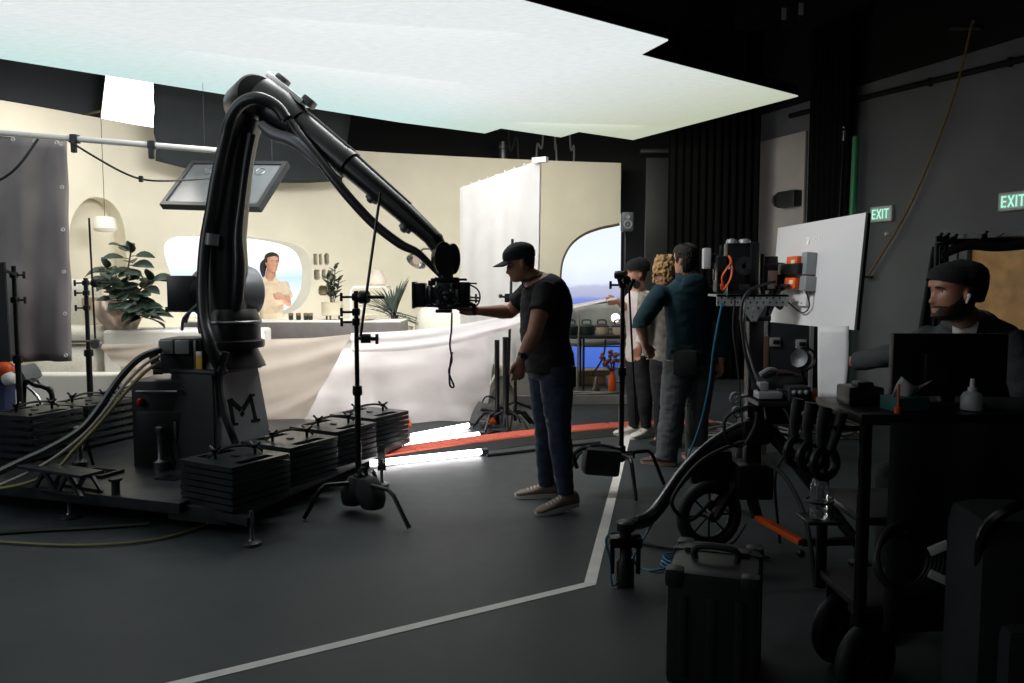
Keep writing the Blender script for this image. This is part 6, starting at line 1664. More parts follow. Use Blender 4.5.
H1.shell(lambda z, t: z > -0.03 and z < 0.04 and abs(t) > 1.75 or (z > -0.055 and z < 0.04 and abs(t) > 2.1), 0.006).build('hair', M_hairb, man1, solid=0.006)
mb = MB(); p = D['wrL'] + (D['elL'] - D['wrL']).normalized() * 0.035; d = (D['elL'] - D['wrL']).normalized(); mb.lathe([(0.031, -0.016), (0.035, -0.012), (0.035, 0.012), (0.031, 0.016)], p, d, n=18, cap=False); mb.box(p + V((0.0, -0.036, 0)), (0.036, 0.012, 0.036), 0.005); mb.build('watch', M_black, man1)
mb = MB(); mb.torus(lerpv(D['neck'], H1.w(V((-0.02, 0, -0.09))), 0.35), V((-0.35, 0, 1)), 0.074, 0.007, 24, 8); mb.tube([H1.w(V((0.0, 0.06, -0.11))), H1.w(V((0.03, 0.07, -0.14))), H1.w(V((0.005, 0.075, -0.18))), H1.w(V((-0.02, 0.07, -0.16)))], 0.005, 6, 4); mb.build('neck_headset', M_black, man1)
mb = MB(); c = jn(568, 372, 5.14); mb.box(jn(572, 376, 5.22), (0.05, 0.09, 0.14), 0.012); mb.build('belt_pouch', M_black, man1)
# ---- 2: man in the teal sweatshirt
Y2 = 6.54
M_teal = mat('teal sweatshirt', (18, 56, 66), 0.9, 0, 0.14, 14, bump=0.2, bscale=140)
M_greyt = mat('grey trousers', (84, 88, 90), 0.85, 0, 0.12, 18, bump=0.2, bscale=120)
M_hairg = mat('dark greying hair', (34, 31, 30), 0.55, 0, 0.5, 90, bump=0.5, bscale=150)
def hood(sh_, H, D_):
    n = D_['neck']; sh_.torus(n + V((0, -0.02, -0.005)), V((0.1, -0.35, 1)), 0.082, 0.034, 20, 8); sh_.ell(n + V((0.02, -0.12, -0.06)), (0.11, 0.05, 0.09), 14, 8)
D = dict(pel=jn(689, 356, 6.56), chest=jn(688, 303, 6.53), neck=jn(689, 277, 6.5), head=jn(685.5, 260, 6.46), headf=(-0.66, 0.75, 0.0),
         hipf=(-0.3, 0.95, 0), chf=(-0.22, 0.97, 0),
         shL=jn(660, 294, 6.48), elL=jn(640.5, 323, 6.42), wrL=jn(645, 345, 6.42), hdL=(0.55, 0.1, -0.8), thL=(0.8, 0.5, 0.35), curlL=0.5,
         shR=jn(717, 293, 6.56), elR=jn(726, 331, 6.6), wrR=jn(721, 361, 6.52), hdR=(0, 0.05, -1), thR=(-0.3, 0.9, 0), curlR=0.4,
         hpL=jn(677, 367, 6.52), knL=jn(671, 417, 6.5), anL=jn(666, 459, 6.5), hpR=jn(701, 367, 6.6), knR=jn(697, 417, 6.6), anR=jn(696, 460, 6.62),
         toeL=(-0.85, 0.3), toeR=(-0.3, 0.95), skin=M_skin, shirt=M_teal, shirtname='sweatshirt', trousers=M_greyt, shoe=mat('brown trainer', (88, 70, 62), 0.7, 0, 0.2, 30), sole=mat('tan sole', (166, 138, 118), 0.6), hairmat=M_hairg,
         sleeveL=0.58, sleeveR=0.95, hem=0.1, kw=1.1, kd=1.12, collar=0.98, cuff=0.008, arm=1.12, leg=1.12, legloose=(0, 0, .01, .015, .018, .02, .028, .034), loosesl=0.008, sk=1.05, shirt_extra=(hood,))
man2, H2 = person('man in teal hooded sweatshirt and grey trousers seen from behind, hand on hip', D)
hn = lambda z, t: 0.008 * noise.noise(V((t * 9, z * 40, 1))) + 0.006 * noise.noise(V((t * 23, z * 70, 4)))
H2.shell(lambda z, t: (z > 0.062 + hn(z, t) and abs(t) < 1.15) or (1.15 <= abs(t) < 1.95 and z > 0.02 - 0.01 * (abs(t) - 1.15) + hn(z, t)) or (1.25 < abs(t) < 1.42 and z > -0.02) or (abs(t) >= 1.85 and z > -0.1 + hn(z, t)), lambda z, t: 0.010 + 0.007 * noise.noise(V((z * 120, t * 12, 2))) + 0.008 * max(0, (z - 0.05) / 0.07)).build('hair', M_hairg, man2, solid=0.008)
mb = MB(); mb.tube([H2.w(V((0.1, 0.03, 0.005))), H2.w(V((0.085, 0.072, 0.006))), H2.w(V((-0.0, 0.082, 0.004)))], 0.0035, 5); mb.tube([H2.w(V((0.1, 0.01, 0.005))), H2.w(V((0.1, 0.03, 0.005)))], 0.003, 5); mb.build('glasses', M_black, man2)
mb = MB(); c = jn(685, 363, 6.36); mb.box(c, (0.19, 0.05, 0.2), 0.02, rz=-0.2); mb.bar(c + V((-0.12, -0.0, 0.09)), c + V((0.14, 0.0, 0.09)), 0.03, 0.012, up=V((0, 1, 0))); mb.build('belt_pouch', M_cloth_black, man2)
# ---- 3: blond person behind
M_plaid = mat('grey beige plaid', (150, 142, 130), 0.9, 0, 0.3, 16)
M_dtr = mat('black trousers', (26, 26, 28), 0.85, 0, 0.2, 20)
D = dict(pel=jn(668, 356, 7.2), chest=jn(666, 308, 7.18), neck=jn(663, 286, 7.15), head=jn(663, 271, 7.12), headf=(-0.5, 0.86, 0), hipf=(-0.3, 0.95, 0), chf=(-0.3, 0.95, 0),
         shL=jn(646, 298, 7.1), elL=jn(645, 330, 7.15), wrL=jn(651, 356, 7.25), shR=jn(684, 298, 7.25), elR=jn(688, 330, 7.25), wrR=jn(684, 356, 7.3), thL=(0.3, 0.9, 0), thR=(-0.3, 0.9, 0),
         hpL=jn(661, 366, 7.18), knL=jn(661, 406, 7.15), anL=jn(661, 440, 7.2), hpR=jn(676, 366, 7.24), knR=jn(677, 406, 7.22), anR=jn(677, 440, 7.25), toeL=(-0.3, 0.95), toeR=(0, 1), skin=M_skin, shirt=M_plaid, trousers=M_dtr, shoe=mat('black shoe', (28, 28, 28), 0.5), sole=M_rubber,
         hairmat=mat('blond hair', (186, 148, 98), 0.55, 0, 0.35, 60, bump=0.6, bscale=120), sleeveL=0.95, sleeveR=0.95, kw=0.88, kd=0.9, loosesl=0.012, vox=0.008, sk=0.95)
p3, H3 = person('person with curly blond hair in a plaid shirt, mostly hidden behind the teal sweatshirt', D)
mb = MB(); random.seed(8)
mb.ell(H3.w(V((-0.02, 0, 0.03))), (0.1, 0.095, 0.1), 14, 10)
for k in range(260):
    a = random.uniform(0, 6.28); z = random.uniform(-0.13, 0.12); r = 0.094 * math.sqrt(max(0.05, 1 - max(0, z) ** 2 / 0.0225)); q = V((math.cos(a) * r - 0.02, math.sin(a) * r, z + 0.02))
    if q.x > 0.06 and z < 0.04: continue
    mb.ell(H3.w(q), random.uniform(0.009, 0.017), 7, 5)
solid_mesh(mb, 'hair', MATS['blond hair'], p3, 0.005, 1)
# ---- 4: person in dark beanie
M_whitet = mat('pale overshirt', (214, 206, 200), 0.9, 0, 0.05, 12, bump=0.15, bscale=80)
D = dict(pel=jn(640, 353, 7.75), chest=jn(640, 312, 7.72), neck=jn(639, 288, 7.7), head=jn(637, 272.5, 7.66), headf=(-0.93, -0.3, -0.05), hipf=(-0.8, -0.5, 0), chf=(-0.8, -0.55, 0),
         shL=jn(649, 298, 7.58), elL=jn(647, 325, 7.5), wrL=jn(640, 346, 7.5), thL=(-0.9, 0, 0), shR=jn(631, 298, 7.84), elR=jn(628, 309, 7.78), wrR=jn(618, 301, 7.66), hdR=(-1, -0.2, -0.05), thR=(0, 0.2, 1), curlR=0.6,
         hpL=jn(644, 362, 7.66), knL=jn(645, 398, 7.62), anL=jn(646, 427, 7.68), hpR=jn(635, 362, 7.82), knR=jn(634, 398, 7.78), anR=jn(634, 428, 7.8), toeL=(-0.7, -0.6), toeR=(-0.95, -0.25),
         skin=M_skin, shirt=M_whitet, shirtname='overshirt', trousers=M_dtr, shoe=mat('white trainer', (214, 210, 200), 0.6, 0, 0.06, 20), sole=M_sole, hairmat=mat('reddish hair', (98, 56, 40), 0.6), sleeveL=0.95, sleeveR=0.6, kw=0.85, kd=0.9, hem=0.06, loosesl=0.01, vox=0.008, sk=1.08)
p4, H4 = person('person in dark beanie and pale overshirt holding the far end of the long cloth', D)
M_bean = mat('black knit beanie', (24, 24, 27), 0.95, 0, 0.2, 30, bump=0.4, bscale=140)
H4.shell(lambda z, t: z > 0.03 - 0.012 * (1 - math.cos(t)), lambda z, t: 0.018 + 0.014 * max(0, -math.cos(t))).build('beanie', M_bean, p4, solid=0.012)
H4.shell(lambda z, t: z < 0.035 and z > -0.08 and abs(t) > 1.5, 0.008).build('hair', MATS['reddish hair'], p4, solid=0.008)
for s in (-1, 1):
    mb = MB(); mb.lathe([(0.035, 0), (0.04, 0.01), (0.034, 0.03)], D['neck'] + V((-0.04, s * 0.075 - 0.02, 0.03)), (0, s, 0.2), n=14); mb.build('headphone', M_black, p4)
mb = MB()
for k in range(4): mb.tube([D['shL'] + V((-0.03 - k * 0.035, -0.07, 0.05)), lerpv(D['shL'], D['pel'], 0.4) + V((-0.03 - k * 0.035, -0.1, 0.0))], 0.006, 5)
# ---- 5: woman on the set
M_beige = mat('beige linen shirt', (214, 196, 170), 0.9, 0, 0.06, 20, bump=0.15, bscale=120)
Yw = 9.75
D = dict(pel=jn(272, 330, Yw), chest=jn(271, 294, Yw), neck=jn(270, 278.5, Yw - 0.01), head=jn(272, 262.5, Yw - 0.03), headf=(0.62, -0.78, 0.0), hipf=(0.35, -0.93, 0), chf=(0.35, -0.93, 0), base=0.15,
         shR=jn(258, 286.5, Yw), elR=jn(254, 306, Yw - 0.04), wrR=jn(257, 326, Yw - 0.14), thR=(0.5, -0.8, 0), shL=jn(283.5, 286.5, Yw + 0.06), elL=jn(288.5, 304, Yw - 0.05), wrL=jn(283.5, 297.5, Yw - 0.26), hdL=(-0.9, -0.3, 0.1), thL=(0, 0.2, 1), curlL=0.6,
         hpR=jn(266, 338, Yw), knR=jn(266, 366, Yw - 0.02), anR=jn(266, 396, Yw), hpL=jn(278, 338, Yw), knL=jn(278, 366, Yw - 0.02), anL=jn(278, 396, Yw), toeR=(0.3, -0.95), toeL=(0.4, -0.9), skin=M_skin, shirt=M_beige, trousers=M_beige, shoe=M_whitet, sole=M_sole, hairmat=M_hairb,
         sleeveL=0.33, sleeveR=0.36, kw=0.84, kd=0.88, arm=0.85, leg=0.95, collar=0.95, hem=0.05, cuff=0.014, hks=0.92, hk=0.97, loosesl=0.014, vox=0.008)
for s in 'LR': D['an' + s].z = 0.15 + 0.08; D['kn' + s].z = 0.15 + 0.46
wom, H5 = person('woman in beige short sleeved shirt standing behind the island counter', D)
H5.shell(lambda z, t: (z > 0.084 - 0.02 * abs(t) and abs(t) < 1.3) or (abs(t) >= 1.3 and z > 0.0 - 0.06 * (abs(t) - 1.3) and not (abs(t) < 1.7 and z < 0.0)), 0.01).build('hair', M_hairb, wom, solid=0.01)
mb = MB(); mb.tube([H5.w(V((-0.07, -0.04, 0.02))), H5.w(V((-0.085, -0.075, -0.03))), H5.w(V((-0.085, -0.085, -0.1))), H5.w(V((-0.06, -0.09, -0.18)))], [0.04, 0.045, 0.036, 0.012], 10, 4); mb.build('ponytail', M_hairb, wom)
mb = MB()
for s in (-1, 1):
    n_ = D['neck']; cf = V(D['chf']).normalized(); cl = V((0, 0, 1)).cross(cf); mb.prism([n_ + cl * 0.065 * s + cf * 0.02 + V((0, 0, 0.03)), n_ + cl * 0.02 * s + cf * 0.085 + V((0, 0, -0.035)), n_ + cl * 0.07 * s + cf * 0.1 + V((0, 0, -0.08)), n_ + cl * 0.1 * s + cf * 0.06 + V((0, 0, -0.02))], cf * 0.008)
mb.build('collar', M_beige, wom)
# ---- 6: seated man at the monitor cart
Ys = 3.3
M_jack = mat('dark grey jacket', (44, 48, 50), 0.85, 0, 0.15, 20, bump=0.2, bscale=120)
def lapel(sh_, H, D_):
    n = D_['neck']; sh_.torus(n + V((0.01, 0.02, 0.0)), V((-0.25, -0.25, 1)), 0.085, 0.024, 22, 8, 0, 2 * PI)
D = dict(pel=jn(985, 470, 3.6), chest=jn(974, 360, 3.46), neck=jn(969, 322, 3.4), head=jn(953.5, 291.5, 3.3), headf=(-0.985, -0.16, -0.03), hipf=(-0.55, -0.83, 0), chf=(-0.6, -0.8, 0),
         shR=jn(927, 341, 3.54), elR=jn(906, 353, 3.76), wrR=jn(853, 362, 4.0), hdR=(-1, 0.4, -0.1), thR=(0, -0.3, 1), curlR=0.3, shL=jn(1012, 342, 3.28), elL=jn(1034, 412, 3.2), wrL=jn(990, 425, 3.05), thL=(0, 0.3, 1),
         hpR=jn(968, 482, 3.58), hpL=jn(1000, 482, 3.42), knR=V((1.64, 3.4, 0.70)), knL=V((1.9, 3.3, 0.70)), anR=V((1.66, 3.42, 0.06)), anL=V((1.92, 3.34, 0.06)), toeR=(-0.5, -0.8), toeL=(-0.5, -0.8),
         skin=M_skin2, shirt=M_jack, shirtname='jacket', trousers=M_dtr, shoe=M_black, sole=M_rubber, hairmat=M_hairb, sleeveL=0.97, sleeveR=0.97, kw=1.08, kd=1.08, arm=0.92, loosesl=0.004, vox=0.0055, collar=0.962, shirt_extra=(lapel,))
man6, H6 = person('bearded man in dark beanie and grey jacket seated at the monitor cart', D)
MB6 = H6.shell(lambda z, t: z > (0.052 - 0.026 * (1 - math.cos(t)) - 0.05 * max(0, -math.cos(t))), lambda z, t: 0.011 + 0.03 * max(0, -math.cos(t)) * (1 - 0.7 * max(0, (z - 0.07) / 0.05)) - 0.006 * max(0, (z - 0.09) / 0.03))
MB6.build('beanie', M_bean, man6, solid=0.012)
H6.shell(lambda z, t: -0.1 < z < 0.03 and abs(t) > 1.9, 0.007).build('hair', M_hairb, man6, solid=0.006)
H6.shell(lambda z, t: abs(t) < 1.75 and (z < interp([(0, -0.085), (0.25, -0.084), (0.42, -0.066), (0.55, -0.056), (0.85, -0.058), (1.1, -0.045), (1.3, -0.02), (1.5, 0.0), (1.8, 0.012)], abs(t))[0] or (-0.0615 < z < -0.053 and abs(t) < 0.5)), lambda z, t: 0.0028 + 0.003 * max(0, (-z - 0.08) / 0.03)).build('beard', mat('short brown beard', (62, 44, 36), 0.8, 0, 0.4, 120), man6, solid=0.0012)
mb = MB(); e = H6.w(V((-0.002, 0.088, -0.016))); mb.ell(e, 0.009, 8, 6); mb.tube([e, e - H6.U * 0.03 + H6.F * 0.012], 0.0045, 6); mb.build('earbud', M_white, man6)
# white T-shirt at the open jacket neck
mb = MB(); n_ = D['neck']; cf = V((-0.62, -0.78, 0)).normalized(); cl = V((0, 0, 1)).cross(cf)
mb.prism([n_ + cf * 0.075 + cl * 0.05 + V((0, 0, 0.005)), n_ + cf * 0.075 - cl * 0.05 + V((0, 0, 0.005)), n_ + cf * 0.15 - cl * 0.03 + V((0, 0, -0.14)), n_ + cf * 0.15 + cl * 0.03 + V((0, 0, -0.14))], cf * 0.006)
mb.build('tshirt', mat('white tee', (190, 186, 182), 0.85), man6)
# ================================================================== RIG AT CENTRE RIGHT
M_rig = mat('rig black', (26, 27, 29), 0.38, 0.2, 0.2, 10)
M_rigg = mat('grey perforated steel', (146, 150, 152), 0.42, 0.2, 0.08)
M_bluec = mat('blue cable', (44, 110, 140), 0.45)
CXr, CYr = (755 - 512) * 4.45 / 800, 4.45
RC = V((CXr, CYr, 0))
rs = thing('rolling_stand', 'heavy black rolling stand with spoked wheel and orange strut carrying the white panel', 'stand', RC)
mb = MB(); mb.bar(RC + V((0, 0, 0.3)), RC + V((0, 0, 1.3)), 0.085, 0.085, 0.01); mb.box(RC + V((0, 0, 1.31)), (0.14, 0.14, 0.03), 0.006); mb.build('column', M_rig, rs)
mb = MB(); mb.box(RC + V((0, 0, 0.4)), (0.2, 0.2, 0.2), 0.02); mb.build('lower_collar', M_rig, rs); mb = MB(); mb.box(RC + V((0, -0.02, 0.68)), (0.15, 0.15, 0.14), 0.02); mb.build('upper_collar', M_rig, rs)
tip = FL(625, 585); T = V((tip.x, tip.y, 0))
pts = [RC + V((-0.03, -0.03, 0.70)), P(715, 445, 4.4), P(683, 474, 4.3), P(652, 517, 4.12), V((T.x + 0.03, T.y + 0.02, 0.3))]
mb = MB(); mb.tube(pts, [0.045, 0.045, 0.04, 0.03, 0.028], 10, 4); mb.build('leg', M_rig, rs)
mb = MB(); mb.tube([p + V((0, -0.02, 0.05)) for p in pts[:4]] + [pts[4] + V((0.02, 0, 0.03))], 0.014, 8, 4); mb.build('leg_tube', M_steel, rs)
mb = MB(); mb.lathe([(0.035, 0.0), (0.045, 0.005), (0.045, 0.12), (0.03, 0.14), (0.03, 0.27), (0.045, 0.28), (0.045, 0.32), (0.03, 0.33)], T, n=18); mb.build('levelling_foot', M_rig, rs)
mb = MB(); mb.box(T + V((0, 0, 0.225)), (0.16, 0.08, 0.05), 0.008)
for s in (-1, 1): mb.cyl(T + V((s * 0.065, 0, 0.06)), T + V((s * 0.065, 0, 0.24)), 0.012, n=8)
mb.build('foot_bracket', M_blackm, rs)
t2 = V((1.86, 4.18, 0)); mb = MB(); mb.tube([RC + V((0.03, -0.02, 0.72)), RC + V((0.14, -0.05, 0.62)), RC + V((0.3, -0.12, 0.4)), t2 + V((0, 0, 0.1))], [0.045, 0.042, 0.035, 0.03], 10, 4); mb.build('leg', M_rig, rs)
mb = MB(); mb.lathe([(0.06, 0.0), (0.06, 0.02), (0.03, 0.03), (0.03, 0.16)], t2, n=14); mb.build('levelling_foot', M_rig, rs)
t3 = RC + V((0.1, 0.75, 0)); mb = MB(); mb.tube([RC + V((0, 0.04, 0.7)), RC + V((0.04, 0.3, 0.5)), t3 + V((0, 0, 0.1))], [0.045, 0.04, 0.03], 10, 4); mb.build('leg', M_rig, rs)
mb = MB(); mb.lathe([(0.06, 0.0), (0.06, 0.02), (0.03, 0.03), (0.03, 0.16)], t3, n=14); mb.build('levelling_foot', M_rig, rs)
# orange strut
a, b = P(757, 517, 4.3), P(801, 542, 4.05)
mb = MB(); mb.bar(a, b, 0.045, 0.03, 0.004); mb.build('strut', M_orange, rs)
mb = MB(); mb.bar(RC + V((-0.02, -0.05, 0.34)), a, 0.05, 0.04); mb.bar(b, t2 + V((-0.02, 0, 0.13)), 0.04, 0.035); mb.ell(b + V((-0.01, -0.03, -0.05)), 0.022, 8, 6); mb.build('strut_bracket', M_rig, rs)
# spoked pneumatic wheel
WC = V(((714 - 512) * 4.4 / 800, 4.42, 0.2)); WA = V((0.25, -0.97, 0)).normalized()
mb = MB(); mb.torus(WC, WA, 0.168, 0.032, 36, 10); wh = mb.build('wheel', M_rubber, rs)
mb = MB(); mb.torus(WC, WA, 0.135, 0.012, 32, 8); mb.cyl(WC - WA * 0.05, WC + WA * 0.05, 0.03)
_, wa, wb = frame_from(WA)
for k in range(8):
    an = k * PI / 4; d = wa * math.cos(an) + wb * math.sin(an); mb.cyl(WC + d * 0.02, WC + d * 0.135, 0.006, n=6)
mb.build('rim', M_rig, wh)
mb = MB(); mb.bar(WC + WA * 0.055, RC + V((-0.06, 0, 0.42)), 0.05, 0.03); mb.bar(WC - WA * 0.055, RC + V((-0.06, 0.05, 0.42)), 0.05, 0.03); mb.build('wheel_fork', M_rig, rs)
mb = MB(); mb.box(WC + V((0.02, 0.1, 0.26)), (0.24, 0.14, 0.2), 0.03); mb.build('battery_box', M_rig, rs)
# tray with clutter
TZ = 0.86
mb = MB(); mb.box((RC.x + 0.24, 4.42, TZ), (0.56, 0.4, 0.03), 0.006); mb.box((RC.x + 0.24, 4.42, TZ - 0.08), (0.5, 0.06, 0.12), 0.01); mb.build('tray', M_rig, rs)
# perforated bracket
PY_ = 4.34
bz0, bz1 = P(750, 306, PY_).z, P(750, 294.5, PY_).z; bx0, bx1 = P(717, 300, PY_).x, P(788, 300, PY_).x
mb = MB(); holes = []
nh = 11
for k in range(nh):
    for z in (0.3, 0.7):
        cx_ = bx0 + (bx1 - bx0) * (k + 0.5 + (0.25 if z > 0.5 else -0.25)) / nh; cz_ = bz0 + (bz1 - bz0) * z; holes.append([(cx_ + 0.0065 * math.cos(t * PI / 4), cz_ + 0.0065 * math.sin(t * PI / 4)) for t in range(8)])
holed_plate(mb, [(bx0, bz0), (bx1, bz0), (bx1, bz1), (bx0, bz1)], holes, lambda a, b: V((a, PY_, b)), (0, 0.012, 0))
mb.box(((bx0 + bx1) / 2, PY_ + 0.1, bz1 - 0.006), (bx1 - bx0, 0.2, 0.012)); mb.build('perforated_bracket', M_rigg, rs, smooth=False)
mb = MB(); mb.box(((bx0 + bx1) / 2, PY_ + 0.022, (bz0 + bz1) / 2), (bx1 - bx0 - 0.01, 0.012, bz1 - bz0 - 0.008)); mb.build('hole_shade_bar', M_rig, rs)  # dark bar added behind the holes to make them look dark
mb = MB(); ga, gb, gc = P(741, 305, 4.33), P(766, 305, 4.33), P(754, 321, 4.33)
hl = [[(ga.x * (1 - u) + gb.x * u + 0.007 * math.cos(t * PI / 4), gc.z + (ga.z - gc.z) * w + 0.007 * math.sin(t * PI / 4)) for t in range(8)] for u, w in ((0.5, 0.8), (0.5, 0.5), (0.5, 0.27), (0.3, 0.8), (0.7, 0.8))]
holed_plate(mb, [(ga.x, ga.z), (gc.x - 0.015, gc.z), (gc.x + 0.015, gc.z), (gb.x, gb.z)], hl, lambda a, b: V((a, 4.332, b)), (0, 0.01, 0)); mb.bar(RC + V((0, -0.03, 1.3)), RC + V((0, -0.09, bz0 + 0.02)), 0.07, 0.05); mb.build('gusset_plate', M_rigg, rs, smooth=False)
# electronics box on bracket
cbx = P(742, 267, 4.4); zb = bz1
r = thing('wireless_video_rig', 'tall black video receiver with orange cables on the left end of the perforated bracket', 'receiver', V((cbx.x, 4.42, zb)))
w = P(758, 0 + 267, 4.4).x - P(727, 267, 4.4).x; h = P(742, 243, 4.4).z - zb
mb = MB(); mb.box((cbx.x, 4.43, zb + h / 2), (w, 0.08, h), 0.008); mb.box((cbx.x + w * 0.36, 4.38, zb + h / 2 + 0.002), (w * 0.26, 0.03, h), 0.004); mb.build('body', M_rig, r)
mb = MB(); c = P(721, 268, 4.4); mb.box((c.x, 4.42, zb + 0.11), (0.055, 0.09, 0.2), 0.012); mb.cyl((c.x, 4.42, zb + 0.2), (c.x + 0.005, 4.42, zb + 0.27), 0.009, n=8); mb.build('receiver_body', M_rig, r)
for k, (px, w_, m_) in enumerate(((733, 0.05, M_rigg), (746, 0.055, M_rigg))):
    mb = MB(); c = P(px, 246, 4.38); mb.lathe([(w_ * 0.6, 0), (w_ * 0.62, 0.01), (w_ * 0.5, 0.022), (0.004, 0.026)], V((c.x, 4.41, zb + h - 0.002)), n=14); mb.build('antenna_dome', m_, r)
mb = MB(); mb.tube([P(724, 288, 4.33), P(722, 278, 4.31), P(726, 270, 4.3), P(731, 262, 4.31), P(729, 256, 4.35)], 0.006, 6, 5); mb.tube([P(731, 262, 4.31), P(732, 272, 4.3), P(729, 282, 4.3), P(723, 290, 4.32), P(721, 284, 4.31)], 0.006, 6, 5); mb.build('orange_cable', M_orange, r)
mb = MB(); mb.cyl(P(726, 296, 4.33), P(726.5, 284, 4.33), 0.008, n=8); mb.lathe([(0.016, 0), (0.018, 0.012), (0.01, 0.03)], P(730, 269, 4.34), (0, -1, 0), n=10); mb.cyl(P(714.5, 280, 4.36), P(714.5, 269, 4.36), 0.01, n=8); mb.build('connector', M_chrome, r)
mb = MB(); c = P(744, 287, 4.33); mb.box(c, (0.05, 0.03, 0.03), 0.005); mb.lathe([(0.05, 0), (0.052, 0.006), (0.03, 0.008), (0.012, 0.0)], P(744, 266, 4.375), (0, -1, 0), n=20); mb.build('cooling_fan', M_dark, r)
c = P(706.5, 258.5, 4.45); r = thing('battery_pack', 'upright white battery pack at the left of the black video receiver', 'battery', c)
mb = MB(); mb.box(c, (0.042, 0.05, 0.115), 0.008); mb.build('case', mat('pale plastic', (190, 190, 188), 0.5), r)
mb = MB(); mb.box(c + V((0.035, 0.01, -0.0)), (0.05, 0.04, 0.05), 0.006); mb.bar(c + V((0.04, 0.01, -0.02)), V((P(718, 290, 4.42).x, 4.42, bz1 + 0.02)), 0.014); mb.build('mount', M_rig, r)
c = P(705.5, 279, 4.5)
# small field monitor behind the bracket with papers
c = P(768, 277, 4.48); r = thing('field_monitor', 'small black field monitor clamped to the bracket left of the white panel', 'monitor', V((c.x, 4.48, bz1)))
mb = MB(); mb.box(c + V((0.0, 0.0, 0.02)), (0.1, 0.03, 0.19), 0.006); mb.bar(c + V((-0.035, 0, -0.05)), V((c.x - 0.035, 4.46, bz1 - 0.01)), 0.025); mb.build('body', M_rig, r)
mb = MB(); mb.box(c + V((0.015, -0.018, 0.068)), (0.066, 0.006, 0.02), 0.002); mb.build('blue_label', mat('blue label', (46, 58, 96), 0.5), r)
mb = MB(); mb.box(c + V((0.018, -0.019, -0.015)), (0.052, 0.006, 0.1), 0.002); mb.build('white_card', M_white, r)
mb = MB(); mb.cyl(P(762, 290, 4.42), P(762.5, 265, 4.42), 0.009, n=8); mb.cyl(P(762.5, 265, 4.42), P(763, 254, 4.42), 0.012, n=8); mb.build('antenna', M_rig, r)
# the white panel (back of a monitor)
TL, TR, BR, BL = P(778, 228, 4.72), P(866, 212.5, 3.85), P(854, 330, 3.85), P(770, 322, 4.72)
ax = (TR - TL + BR - BL).normalized(); ay = (TL - BL + TR - BR); ay = (ay - ax * ay.dot(ax)).normalized(); az = ax.cross(ay).normalized()
if az.y > 0: az = -az
pc = (TL + TR + BR + BL) / 4; pw = ((TR - TL).length + (BR - BL).length) / 2; ph = ((TL - BL).length + (TR - BR).length) / 2
wp_ = thing('display_monitor', 'large tilted white monitor back mounted on the rolling stand', 'monitor', pc)
def Q(px, py, k=0.0):
    d = ray(px, py); o = V((0, 0, HC)); t = (pc - o).dot(az) / d.dot(az); return o + d * t + az * k
M_pan = mat('white panel paint', (216, 214, 214), 0.38, 0, 0.02, 3)
mb = MB()
mb.prism([TL * 1.0, TR * 1.0, BR * 1.0, BL * 1.0] if False else [Q(778, 228), Q(866, 212.5), Q(854, 330), Q(770, 322)], -az * 0.012); mb.build('back_cover', M_pan, wp_, smooth=False)
mb = MB(); mb.prism([Q(778, 228, -0.012), Q(866, 212.5, -0.012), Q(854, 330, -0.012), Q(770, 322, -0.012)], -az * 0.016); mb.build('screen_edge', M_rig, wp_, smooth=False)
mb = MB(); c = Q(808, 241, 0.002); R = Matrix((ax, ay, az)).transposed(); mb.ell(c, (0.022, 0.02, 0.0025), 12, 6, R @ Matrix.Rotation(-0.6, 3, 'Z'))
for k in range(3): mb.obox(Q(814.5 + k * 2.4, 239 - k * 0.4, 0.001), ax, ay, az, (0.012, 0.022, 0.003), 0.001)
mb.build('emblem', mat('bright silver mark', (246, 246, 246), 0.15, 0.3), wp_)
mb = MB(); mb.obox(Q(781, 277, 0.05), ax, ay, az, (0.1, 0.16, 0.1), 0.01); mb.obox(Q(799, 270, 0.06), ax, ay, az, (0.3, 0.06, 0.05), 0.008); mb.build('mount_arm', M_rig, wp_)
mb = MB(); mb.obox(Q(814, 264, 0.03), ax, ay, az, (0.06, 0.12, 0.06), 0.006); mb.obox(Q(813, 284, 0.03), ax, ay, az, (0.07, 0.08, 0.06), 0.006); mb.build('battery_plate', M_rigg, wp_)
for k, (px, py, hh) in enumerate(((805, 264, 0.075), (803, 284, 0.06))):
    mb = MB(); mb.obox(Q(px, py, 0.055), ax, ay, az, (0.12, hh, 0.05), 0.008); mb.mi = 1; mb.obox(Q(px + 2, py - 1, 0.081), ax, ay, az, (0.04, 0.022, 0.004), 0.001); mb.build('orange_battery', [M_orange, mat('pale sticker', (230, 215, 195), 0.5)], wp_)
mb = MB(); mb.obox(Q(803, 298, 0.012), ax, ay, az, (0.15, 0.09, 0.02), 0.003)
for dx, dy in ((-0.028, 0.026), (0.028, 0.026), (-0.028, -0.026), (0.028, -0.026)): mb.lathe([(0.006, 0), (0.006, 0.006), (0.001, 0.007)], Q(803, 298, 0.022) + ax * dx + ay * dy, az, n=8)
mb.build('vesa_plate', M_pan, wp_)
mb = MB(); mb.tube([Q(806, 287, 0.1), Q(797, 287, 0.1), Q(790, 293, 0.1), Q(787, 303, 0.08), Q(790, 309, 0.06), Q(792, 304, 0.06), Q(788, 296, 0.08), Q(785, 290, 0.08)], 0.009, 7, 6); mb.tube([Q(790, 296, 0.05), Q(797, 306, 0.03), Q(806, 313, 0.02), Q(813, 306, 0.02), Q(815, 292, 0.05)], 0.004, 6, 6); mb.build('cable', M_rubber, wp_)
mb = MB(); mb.bar(Q(782, 283, 0.02), RC + V((0.04, -0.05, 1.33)), 0.045, 0.045); mb.bar(Q(781, 310, -0.05), Q(781, 285, -0.05), 0.05); mb.build('support_arm', M_rig, wp_)
